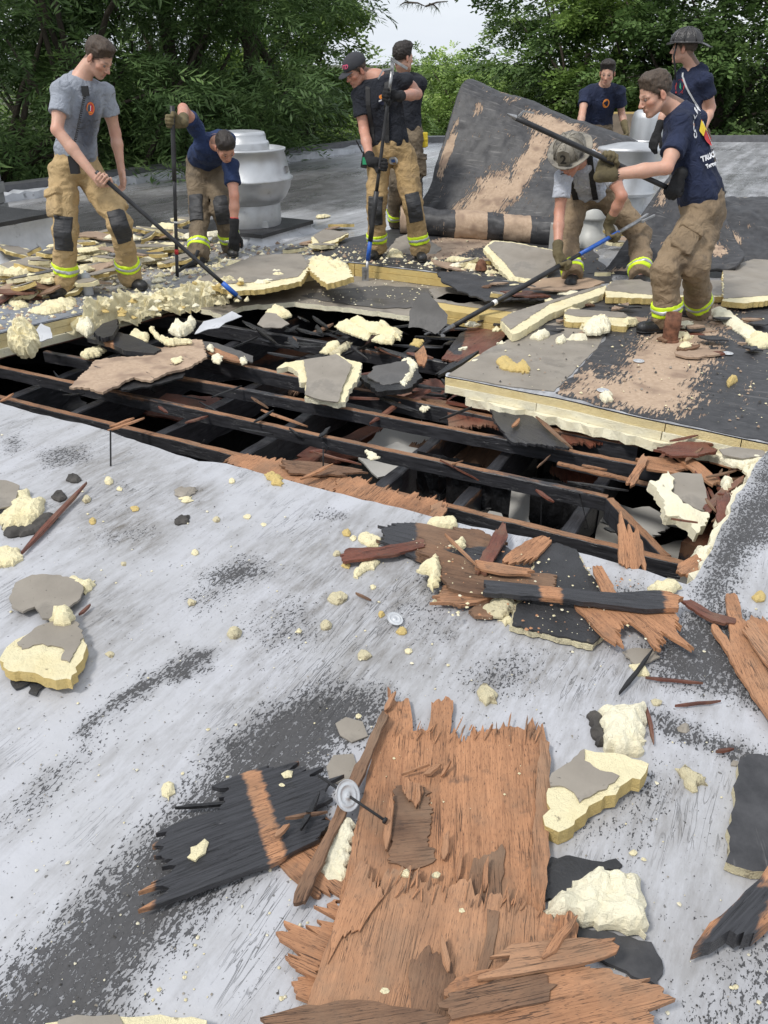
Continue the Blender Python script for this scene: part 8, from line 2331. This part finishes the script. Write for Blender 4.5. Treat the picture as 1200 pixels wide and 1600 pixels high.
# debris and ash tangled over the back of the hole
for k in range(70):
 px = Rq_.uniform(400, 760); py = Rq_.uniform(500, 640) if px > 560 else Rq_.uniform(495, 560)
 a = P(px, py, Rq_.uniform(-.22, -.12)); an = Rq_.uniform(0, 6.28); L_ = Rq_.uniform(.08, .4)
 splinter(a, a + Vector((math.cos(an) * L_, math.sin(an) * L_, Rq_.uniform(-.06, .06))), Rq_.uniform(.015, .06), .012, (mt_ := Rq_.choice(['char', 'char', 'char', 'ply_red', 'ply_dark'])), place_label({'char': 'black', 'ply_red': 'dark red', 'ply_dark': 'brown'}[mt_] + ' charred lath', L_, px, py, 'charred fragments in the hole'), 'charred fragment', 'charred_fragment', 'charred fragments in the back of the hole', R=Rq_, char=Rq_.choice([0, .4, .8]))
for k in range(22):
 px = Rq_.uniform(60, 1000); py = 600 + px * .16 + Rq_.uniform(-45, 35)
 a = P(px, py, HZ + Rq_.uniform(.002, .02)); an = Rq_.choice([Rq_.uniform(.6, 1.5), Rq_.uniform(-.7, .2)]); L_ = Rq_.uniform(.06, .3)
 splinter(a, a + Vector((math.cos(an) * L_, math.sin(an) * L_, Rq_.uniform(-.10, .02))), Rq_.uniform(.008, .035), .008, (mt_ := Rq_.choice(['ply', 'char', 'char', 'ply_red', 'ply_dark'])), place_label({'char': 'black', 'ply': 'orange', 'ply_red': 'dark red', 'ply_dark': 'brown'}[mt_] + ' wood scrap on the joists', L_, px, py, 'wood scraps on the joists'), 'wood scrap', 'wood_scrap', 'wood scraps on the joists', R=Rq_, char=Rq_.choice([0, .3]))
for k, (px, py, L_, lb) in enumerate(((318, 690, .5, 'thin black wire hanging in the left bays of the hole'), (505, 690, .35, 'thin black wire hanging above the upright screw'), (838, 760, .5, 'thin black wire looping by the wide rafter'), (905, 770, .45, 'thin wire hanging beside the angled brace'))):
 a = P(px, py, -.15); mb = MB(); mb.tube([a + Vector((Rq_.uniform(-.04, .04) * i, Rq_.uniform(-.03, .03), -L_ * i / 6 + .05 * math.sin(i * 2.2))) for i in range(7)], .0035, 5); tag(mb.obj('hanging_wire', M['strap']), lb, 'wire')
# ---------------------------------------------------------------- boards around the crew
board([(755, 388), (770, 376), (800, 378), (862, 390), (880, 398), (862, 420), (830, 448), (806, 446), (780, 420)], [(762, 384), (774, 377), (800, 379), (862, 391), (880, 399), (862, 420), (832, 446), (812, 440), (790, 412)], .10, .035, 'tilted grey board with cream left edge in front of the peeled roofing', tilt=(-100, 14), core='foam', side='foam')
slab('fibreboard_sheet', [(822, 448), (840, 436), (880, 432), (920, 434), (945, 440), (920, 450), (880, 454), (840, 452)], .04, .012, simple('tan_fibreboard', (.36, .255, .175), .9, 0, 6, .15, .003, 60), None, 'flat tan fibreboard sheet under the crouching man', 'fibreboard', rough=.006, tilt=(-90, 3))
board([(782, 500), (800, 488), (935, 448), (947, 446), (944, 458), (860, 490), (812, 520), (800, 522)], [(782, 499), (800, 488), (935, 446), (944, 447), (860, 474), (820, 500), (798, 514)], .06, .05, 'long grey faced board strip with cream side lying diagonally beside the stack', rough=.005, core='foam', side='foam')
board([(882, 492), (886, 485), (975, 490), (984, 500), (980, 510), (884, 502)], [(882, 490), (888, 482), (975, 488), (984, 496), (900, 494)], .045, .04, 'short grey board with yellow side in front of the lettered tee man', side='foam_yellow')
foam([(912, 510), (920, 498), (940, 494), (955, 500), (952, 512), (934, 517), (918, 516)], 'white foam dome on the short grey board', .07, .03, 'foam_pale')
board([(945, 455), (955, 440), (1010, 438), (1130, 440), (1130, 463), (1010, 466), (948, 464)], [(945, 453), (958, 438), (1012, 436), (1132, 438), (1132, 461), (1012, 460)], .06, .045, 'grey board with tan yellow edge behind the feet of the lettered tee man', side='foam_yellow')
board([(1130, 470), (1128, 450), (1130, 420), (1180, 405), (1290, 400), (1300, 455), (1200, 470), (1160, 474)], [(1131, 466), (1130, 420), (1180, 404), (1290, 398), (1298, 450), (1200, 461), (1160, 464)], .07, .04, 'wide wet grey board with ragged cream edge at the right edge of the picture', rough=.01, frough=.008)
foam([(1110, 482), (1122, 476), (1150, 492), (1184, 515), (1190, 530), (1172, 528), (1140, 505), (1116, 492)], 'long cream foam rib right of the boots', .06, .0, 'foam_pale')
foam([(1166, 528), (1180, 516), (1204, 520), (1210, 536), (1186, 540)], 'knobbly foam lump at the right edge above the stack', .07, 0, 'foam')
board([(1085, 318), (1120, 311), (1290, 312), (1300, 330), (1130, 330), (1090, 326)], [(1085, 314), (1120, 308), (1290, 309), (1300, 324), (1130, 319)], .05, .045, 'pale grey board with cream edge far right beyond the peeled roofing')
board([(1108, 324), (1130, 320), (1300, 324), (1300, 334), (1110, 332)], None, .03, .03, 'cream foam board edge below the far right pale board')
slab('fibreboard_sheet', [(943, 212), (943, 180), (992, 180), (992, 216)], 0, .02, M['facer'], None) if False else None
t = empty('insulation_board', tuple(W(967, 240, 11.75)), 'upright tan board with yellow top edge beside the leaning man', 'insulation board')
a = W(943, 178, 11.75); b = W(994, 178, 11.75); mb = MB()
mb.box(((a.x + b.x) / 2, 11.75, a.z / 2), ((b.x - a.x) / 2, .012, a.z / 2 - .001)); mb.obj('facer', simple('tan_facer', (.24, .19, .14), .85), t)
mb = MB(); mb.box(((a.x + b.x) / 2, 11.79, a.z / 2 + .01), ((b.x - a.x) / 2, .028, a.z / 2 + .01)); mb.obj('foam_core', M['foam_yellow'], t)
# centre: boards by the step and the foam heap
board([(340, 448), (300, 440), (340, 425), (400, 402), (470, 400), (482, 420), (470, 440), (410, 452), (360, 455)], [(336, 444), (310, 436), (345, 420), (400, 398), (470, 396), (482, 414), (465, 432), (410, 440)], .05, .04, 'broad grey board with cream rim in front of the bending man', rough=.01, frough=.008, tilt=(-90, 2))
board([(473, 412), (490, 400), (512, 402), (545, 420), (552, 432), (512, 444), (500, 436)], [(474, 410), (480, 405), (488, 408), (480, 413)], .08, .045, 'cream foam block lying at the left end of the yellow step', side='foam_yellow', rough=.012, tilt=(180, 6))
foam([(484, 406), (500, 396), (520, 404), (545, 414), (534, 428), (512, 424), (498, 416)], 'crumbled foam on top of the cream block by the step', .08, .05, 'foam')
slab('facer_sheet', [(604, 392), (620, 372), (650, 360), (668, 372), (690, 388), (672, 404), (640, 402)], .03, .008, M['facer'], None, 'brown grey paper sheet around the boots of the man in the cap', 'paper sheet', rough=.008, tilt=(-90, 6))
foam([(604, 398), (612, 386), (628, 392), (630, 400)], 'foam bit between the boots of the man in the cap', .05, 0)
board([(487, 370), (505, 360), (545, 365), (525, 378), (498, 388), (488, 384)], [(489, 368), (506, 358), (545, 363), (522, 374), (500, 380)], .06, .03, 'small tilted tan board left of the man in the cap', side='foam_yellow', tilt=(-60, 8))
slab('felt_flap', [(683, 425), (720, 424), (800, 440), (870, 445), (940, 452), (900, 470), (820, 468), (760, 470), (720, 455), (690, 440)], .03, .012, M['tar'], None, 'ragged black felt flap drooping over the yellow board edge', 'felt flap', rough=.015, step=.03, tilt=(-90, 3), curl=None, bump=.015)
slab('felt_flap', [(670, 452), (700, 448), (740, 458), (760, 470), (720, 474), (680, 466)], -.05, .012, M['facer'], None, 'brown paper flap below the black felt flap', 'felt flap', rough=.012, step=.03)
t = empty('insulation_stack', tuple(P(780, 475, -.1)), 'lower tan yellow board pair at the back right lip of the hole', 'insulation stack')
for k in range(2): strip_under('board_layer', [(668, 470 + k), (740, 480), (800, 488), (850, 494)], bkE, -.055 - k * .052, .048, M['foam_yellow'], jag=.002, parent=t, over=.01 * k)
slab('tan_board', [(672, 470), (700, 458), (800, 470), (860, 480), (850, 492), (740, 480)], -.05, .004, M['facer'], None, 'wet brown board face above the lower yellow pair', 'board')
mb = MB(); q = W(752, 412, 7.4); mb.lathe(q + Vector((0, 0, -.05)), [(.055, 0), (.05, .03), (.04, .06), (.02, .085), (.001, .09)], 20); o = mb.obj('crumpled_felt', M['rust'], None, True, loc=(q.x, q.y, 0)); tag(o, 'dark crumpled felt knob in front of the tilted grey board', 'felt scrap')
# crumbled foam face between the two men
Rf = random.Random(61)
t = empty('crumbled_foam', tuple(P(280, 470, 0)), 'long heap of crumbled cream foam along the back lip of the hole', 'crumbled foam')
def heap(path, reach, ztop, zbot, mat, parent, n=240, m=44):
 pts = [P(*q) for q in path]; L = [0]
 for p, q in zip(pts[:-1], pts[1:]): L.append(L[-1] + (q - p).length)
 V = []
 for i in range(n):
  s_ = L[-1] * i / (n - 1); j = max(k for k in range(len(L) - 1) if L[k] <= s_ + 1e-9); f = (s_ - L[j]) / (L[j + 1] - L[j]); c = pts[j] + (pts[j + 1] - pts[j]) * f
  e = min(1, i / 8, (n - 1 - i) / 8)
  for k in range(m):
   v = k / (m - 1); V.append((c.x - EV.x * reach * (v - .25), c.y - EV.y * reach * (v - .25), (ztop * math.sin(min(1, v * 2.2) * 1.57) * (v < .5) + (v >= .5) * (ztop + (zbot - ztop) * ((v - .5) * 2) ** 1.3)) * (e if v < .5 else 1) - .01))
 V = np.array(V); bil = lambda s_, sd: np.abs(fbm(V, s_, sd, 3))
 d = .12 * (bil(4.5, 3) - .12) + .07 * (bil(13, 5) - .15) + .03 * vnoise(V, 30, 2) + .014 * vnoise(V, 70, 4)
 V = V + np.c_[-EV.x * d * .8, -EV.y * d * .8, d * .9]
 return mesh_obj('heap_body', V, np.array([(i * m + k, (i + 1) * m + k, (i + 1) * m + k + 1, i * m + k + 1) for i in range(n - 1) for k in range(m - 1)]), M[mat], parent)
heap([(160, 484), (230, 468), (300, 455), (372, 442), (396, 440)], .46, .06, -.11, 'foam', t)
for k in range(40):
 f = k / 39; cx = 165 + 215 * f + Rf.uniform(-12, 12); top = 474 - 34 * f; cy = top + Rf.uniform(-14, 30); r = Rf.uniform(2.5, 6)
 pts = [(cx + math.cos(6.283 * j / 7) * r * Rf.uniform(.4, 1.3) * 1.5, cy + math.sin(6.283 * j / 7) * r * .5 * Rf.uniform(.4, 1.3)) for j in range(7)]
 foam_lump(pts, max(-.12, .05 - (cy - top) * .004), Rf.uniform(.02, .05), Rf.choice(['foam', 'foam', 'foam_pale', 'foam_yellow']), None, cat=None, parent=t, name='foam_clump', rough=.008, res=.02)
foam([(10, 538), (8, 515), (22, 500), (38, 494), (52, 508), (56, 528), (46, 546), (28, 548)], 'tall cream foam chunk standing on the left stack edge', .16, -.02, 'foam', tilt=(-95, 30))
foam([(44, 484), (66, 474), (96, 468), (116, 462), (118, 472), (98, 482), (70, 488)], 'long cream foam slab lying on the blue grey sheet', .06, 0, 'foam')
foam([(12, 470), (18, 464), (40, 470), (44, 476), (24, 478)], 'small foam wedge with brown end left of the long foam slab', .05, 0, 'foam')
foam([(118, 508), (128, 494), (142, 498), (146, 512), (136, 520)], 'thin foam flake leaning on the stack edge', .08, -.08, 'foam_pale')
slab('silver_scrap', [(52, 520), (64, 505), (78, 512), (82, 528), (60, 534)], -.02, .006, M['silver_flash'], None, 'silver roofing scrap beside the tall foam chunk', 'roofing scrap', tilt=(-90, 25))
# scattered boards: each one a piece, labelled by where it lies
def scatter(region, n, label, group, seed, size=(.12, .45), kinds=('facer', 'foam', 'tan'), zr=(0, .10), name='board_scrap', cat='board scrap', flat=10, keep=()):
 Rr = random.Random(seed); poly = region; k = 0
 xs = [p[0] for p in poly]; ys = [p[1] for p in poly]
 while k < n:
  px, py = Rr.uniform(min(xs), max(xs)), Rr.uniform(min(ys), max(ys))
  if poly_sd(np.array([[px, py]]), poly)[0] > 0: continue
  z0 = Rr.uniform(*zr); c = P(px, py, z0); L = Rr.uniform(*size); w = L * Rr.uniform(.25, .7); a = Rr.uniform(-.5, .9)
  m = Rr.randint(5, 8); pts = []
  for j in range(m):
   an = 6.283 * j / m + Rr.uniform(-.25, .25); x = math.cos(an) * L * .5 * Rr.uniform(.75, 1.2); y = math.sin(an) * w * .5 * Rr.uniform(.75, 1.2)
   pts.append(c + Vector((x * math.cos(a) - y * math.sin(a), x * math.sin(a) + y * math.cos(a), 0)))
  kd = Rr.choice(kinds); label = place_label({'facer': 'grey faced board scrap', 'foam': 'cream foam lump', 'tan': 'tan board flake', 'black': 'black felt flake', 'wood': 'brown wood flake'}[kd], L, px, py, group); tl = (Rr.uniform(0, 360), Rr.uniform(0, flat))
  if kd == 'facer':
   t = empty(name, (c.x, c.y, z0 - .03), label, cat, group)
   slab('foam_core', pts, z0, .03, (M['foam'], M[Rr.choice(['foam', 'foam_yellow'])]), t, rough=.018, step=.035, res=.08, tilt=tl, seed=k, bump=.008, bscale=14)
   up_ = Vector((math.sin(math.radians(tl[1])) * math.cos(math.radians(tl[0])), math.sin(math.radians(tl[1])) * math.sin(math.radians(tl[0])), 1)) * .006
   slab('facer', [c + (p - c) * Rr.uniform(.8, 1) + up_ for p in pts], z0, .003, M[Rr.choice(['facer', 'facer', 'facer_dark'])], t, rough=.012, step=.03, res=.12, tilt=tl, seed=k + 1)
  elif kd == 'foam': foam_lump(pts, max(0, z0 - .03), min(L * .5, Rr.uniform(.03, .08)), Rr.choice(['foam', 'foam', 'foam_pale']), label, cat=cat, group=group, name=name, res=.022, rough=.012)
  elif kd == 'tan': slab(name, pts, z0, .012, M['tan_board'], None, label, cat, group, rough=.012, step=.04, res=.1, tilt=tl, seed=k)
  elif kd == 'black': slab(name, pts, z0, .010, M['tar'], None, label, cat, group, rough=.012, step=.03, res=.08, tilt=tl, seed=k)
  elif kd == 'wood': slab(name, pts, z0, .012, M[Rr.choice(['ply_dark', 'ply_red'])], None, label, cat, group, rough=.01, step=.03, res=.1, tilt=tl, seed=k, grain=math.degrees(a), teeth=.04)
  k += 1
M['tan_board'] = simple('tan_board', (.33, .235, .165), .9, 0, 6, .2, .003, 60, dirt=((.10, .07, .05), 9, .58))
scatter([(0, 395), (60, 372), (280, 350), (275, 400), (160, 440), (0, 450)], 70, 'broken board scrap in the debris field around the grey shirted man', 'board scraps around the grey shirted man', 1, (.15, .6), ('facer', 'facer', 'facer', 'facer', 'foam', 'tan'), (.0, .16), flat=24)
scatter([(215, 345), (330, 335), (345, 370), (280, 420), (215, 410)], 24, 'broken board scrap between the grey shirted and the bending man', 'board scraps between the two left men', 2, (.15, .5), ('facer', 'facer', 'tan', 'foam'), (.0, .10), flat=20)
scatter([(0, 430), (60, 420), (95, 440), (80, 470), (0, 475)], 12, 'curled board scrap at the left edge above the blue grey sheet', 'curled scraps at the left edge', 3, (.15, .4), ('facer', 'tan', 'wood', 'foam'), (.02, .12), flat=24)
scatter([(230, 400), (340, 395), (390, 440), (360, 450), (200, 470), (180, 460)], 70, 'foam crumb on the trampled strip in front of the left men', 'foam crumbs on the trampled strip', 4, (.04, .15), ('foam',), (.0, .03), 'foam_crumb', 'foam crumb')
scatter([(470, 350), (520, 330), (545, 350), (500, 395), (440, 400)], 9, 'board scrap right of the large aluminium fan', 'board scraps right of the fan', 5, (.12, .4), ('facer', 'tan', 'foam'), (.0, .06))
scatter([(350, 400), (400, 385), (480, 395), (500, 440), (400, 440)], 14, 'foam crumb around the broad grey board', 'foam crumbs around the broad grey board', 6, (.05, .16), ('foam',), (.05, .07), 'foam_crumb', 'foam crumb')
scatter([(700, 395), (800, 410), (880, 440), (930, 470), (820, 480), (700, 440)], 26, 'torn felt or foam scrap in front of the tilted grey board', 'scraps in front of the tilted grey board', 7, (.08, .4), ('black', 'tan', 'foam', 'foam', 'facer', 'wood'), (.01, .06), flat=14)
scatter([(850, 470), (960, 455), (1010, 500), (960, 540), (870, 520)], 22, 'scrap on the stack behind the diagonal board strip', 'scraps behind the diagonal board strip', 8, (.05, .26), ('black', 'foam', 'foam', 'tan', 'wood'), (.01, .05), flat=10)
scatter([(1000, 500), (1120, 490), (1200, 500), (1200, 545), (1060, 560)], 34, 'brown scrap around the boots of the lettered tee man', 'brown scraps around the boots', 9, (.06, .28), ('tan', 'tan', 'wood', 'foam', 'black'), (.01, .05), flat=10)
scatter([(860, 300), (1040, 300), (1050, 420), (880, 430)], 16, 'felt scrap behind the crouching man', 'felt scraps behind the crouching man', 10, (.15, .5), ('black', 'tan', 'facer'), (.01, .10), flat=18)
scatter([(720, 540), (830, 480), (860, 500), (780, 560), (730, 575)], 10, 'foam crumb on the grey faced corner of the stack', 'foam crumbs on the stack corner', 11, (.04, .12), ('foam',), (.0, .02), 'foam_crumb', 'foam crumb')
scatter([(670, 475), (760, 470), (800, 500), (740, 520), (690, 510)], 16, 'foam or felt crumb beside the head of the hook', 'crumbs beside the hook head', 12, (.05, .2), ('foam', 'foam', 'wood', 'black'), (-.13, -.08), 'debris_crumb', 'crumb')
for (px, lb, mt) in (([(775, 562), (790, 552), (808, 566), (826, 568), (828, 578), (800, 576), (784, 572)], 'yellow torn foam strip on the grey faced corner', 'foam_yellow'), ([(938, 614), (946, 608), (956, 612), (957, 622), (944, 624)], 'white foam lump beside the washer on the black strip', 'foam_pale'),
     ([(1137, 592), (1148, 586), (1152, 590), (1140, 600)], 'yellow foam sliver on the black strip at right', 'foam_yellow'), ([(828, 524), (850, 514), (860, 520), (845, 528)], 'pale foam slab beside the diagonal board strip', 'foam_pale'), ([(868, 528), (882, 522), (884, 530), (872, 534)], 'white foam bit right of the pale slab', 'foam_pale'),
     ([(808, 568), (818, 560), (828, 572), (816, 580)], 'yellow cube of foam on the grey faced corner', 'foam_yellow')):
 foam(px, lb, .045, .005, mt)
# small fixtures among the debris
q = P(139, 461); t = empty('metal_can', tuple(q), 'upright silver spray can between the boots of the grey shirted man', 'can')
mb = MB(); mb.lathe(q, [(.001, 0), (.038, 0), (.04, .006), (.036, .15), (.030, .168), (.012, .176)], 24); mb.obj('can_body', M['silver_flash'], t, True)
mb = MB(); mb.lathe(q, [(.012, .174), (.012, .19), (.001, .191)], 12); mb.obj('nozzle', M['washer'], t, True)
q = P(1046, 534); t = empty('rusty_pipe', tuple(q), 'short rusty pipe stub standing beside the boot of the lettered tee man', 'pipe')
mb = MB(); mb.lathe(q, [(.052, 0), (.050, .06), (.054, .12), (.050, .19), (.045, .19), (.044, .02)], 24); mb.obj('pipe_wall', M['rust'], t, True)
mb = MB(); mb.lathe(q, [(.060, 0), (.060, .018), (.052, .02)], 24); mb.obj('pipe_foot', M['rust'], t, True)
# ---------------------------------------------------------------- crumbs nobody could count
def crumbs(name, region, n, z0, size, mats, label, seed, zfn=None):
 Rr = np.random.default_rng(seed); xs = [p[0] for p in region]; ys = [p[1] for p in region]
 C = []
 while len(C) < n:
  q = np.c_[Rr.uniform(min(xs), max(xs), n), Rr.uniform(min(ys), max(ys), n)]
  C += [tuple(x) for x in q[poly_sd(q, region) < 0]]
 C = C[:n]; V = []; F = []
 for (px, py) in C:
  c = P(px, py, z0); s = size[0] + (size[1] - size[0]) * Rr.random() ** 3; b = len(V)
  a = Rr.random() * 6.28
  for k in range(5):
   an = a + k * 1.2566; V.append((c.x + math.cos(an) * s * Rr.uniform(.5, 1.1), c.y + math.sin(an) * s * Rr.uniform(.5, 1.1), z0 + .0005))
  V.append((c.x, c.y, z0 + s * Rr.uniform(.5, .9)))
  F += [(b + k, b + (k + 1) % 5, b + 5) for k in range(5)]
 base = P(sum(xs) / len(xs), sum(ys) / len(ys), z0)
 mi = np.repeat(Rr.integers(0, len(mats), n), 5)
 o = mesh_obj(name, np.array(V), F, [M[k] for k in mats], None, False, mi, loc=tuple(base))
 return tag(o, label, kind='stuff')
NR = [(-50, 655), (300, 735), (640, 812), (1060, 920), (1250, 900), (1250, 1700), (-50, 1700)]
crumbs('foam_crumbs', NR, 520, .002, (.0015, .008), ['foam', 'foam_pale'], 'tiny foam crumbs sprinkled over the near grey roof', 1)
crumbs('dark_grit', NR, 2000, .002, (.0008, .0042), ['crumb_dark', 'crumb_dark', 'facer'], 'dark grit sprinkled over the near grey roof', 2)
crumbs('heap_crumbs', [(640, 840), (800, 850), (1060, 920), (1000, 1020), (700, 960)], 260, .045, (.002, .010), ['foam', 'foam_pale', 'ply'], 'foam and wood crumbs over the middle heap', 3)
crumbs('stack_crumbs', [(720, 590), (860, 500), (1200, 480), (1200, 680), (900, 620)], 500, .010, (.002, .014), ['foam', 'tan_board', 'facer', 'crumb_dark'], 'crumbs strewn over the stack surface', 4)
crumbs('trample_crumbs', [(0, 440), (200, 380), (480, 380), (700, 400), (860, 440), (700, 425), (540, 408), (350, 445), (160, 480), (0, 515)], 2600, .006, (.004, .035), ['foam', 'foam', 'foam_pale', 'tan_board', 'facer'], 'foam crumbs trodden around the boots of the left men', 5)
crumbs('step_crumbs', [(440, 470), (560, 420), (700, 432), (690, 470), (560, 480)], 220, LZ + .012, (.003, .014), ['foam', 'foam_pale'], 'foam crumbs on the lower wet board', 6)
crumbs('trample_crumbs', [(640, 360), (900, 350), (1000, 440), (880, 445), (700, 426)], 350, .010, (.004, .022), ['foam', 'tan_board', 'crumb_dark'], 'crumbs on the stripped surface near the crouching man', 7)
crumbs('ply_crumbs', [(560, 1120), (850, 1150), (850, 1420), (560, 1400)], 60, .024, (.001, .005), ['foam', 'ply'], 'wood and foam crumbs on the large plywood sheet', 8)
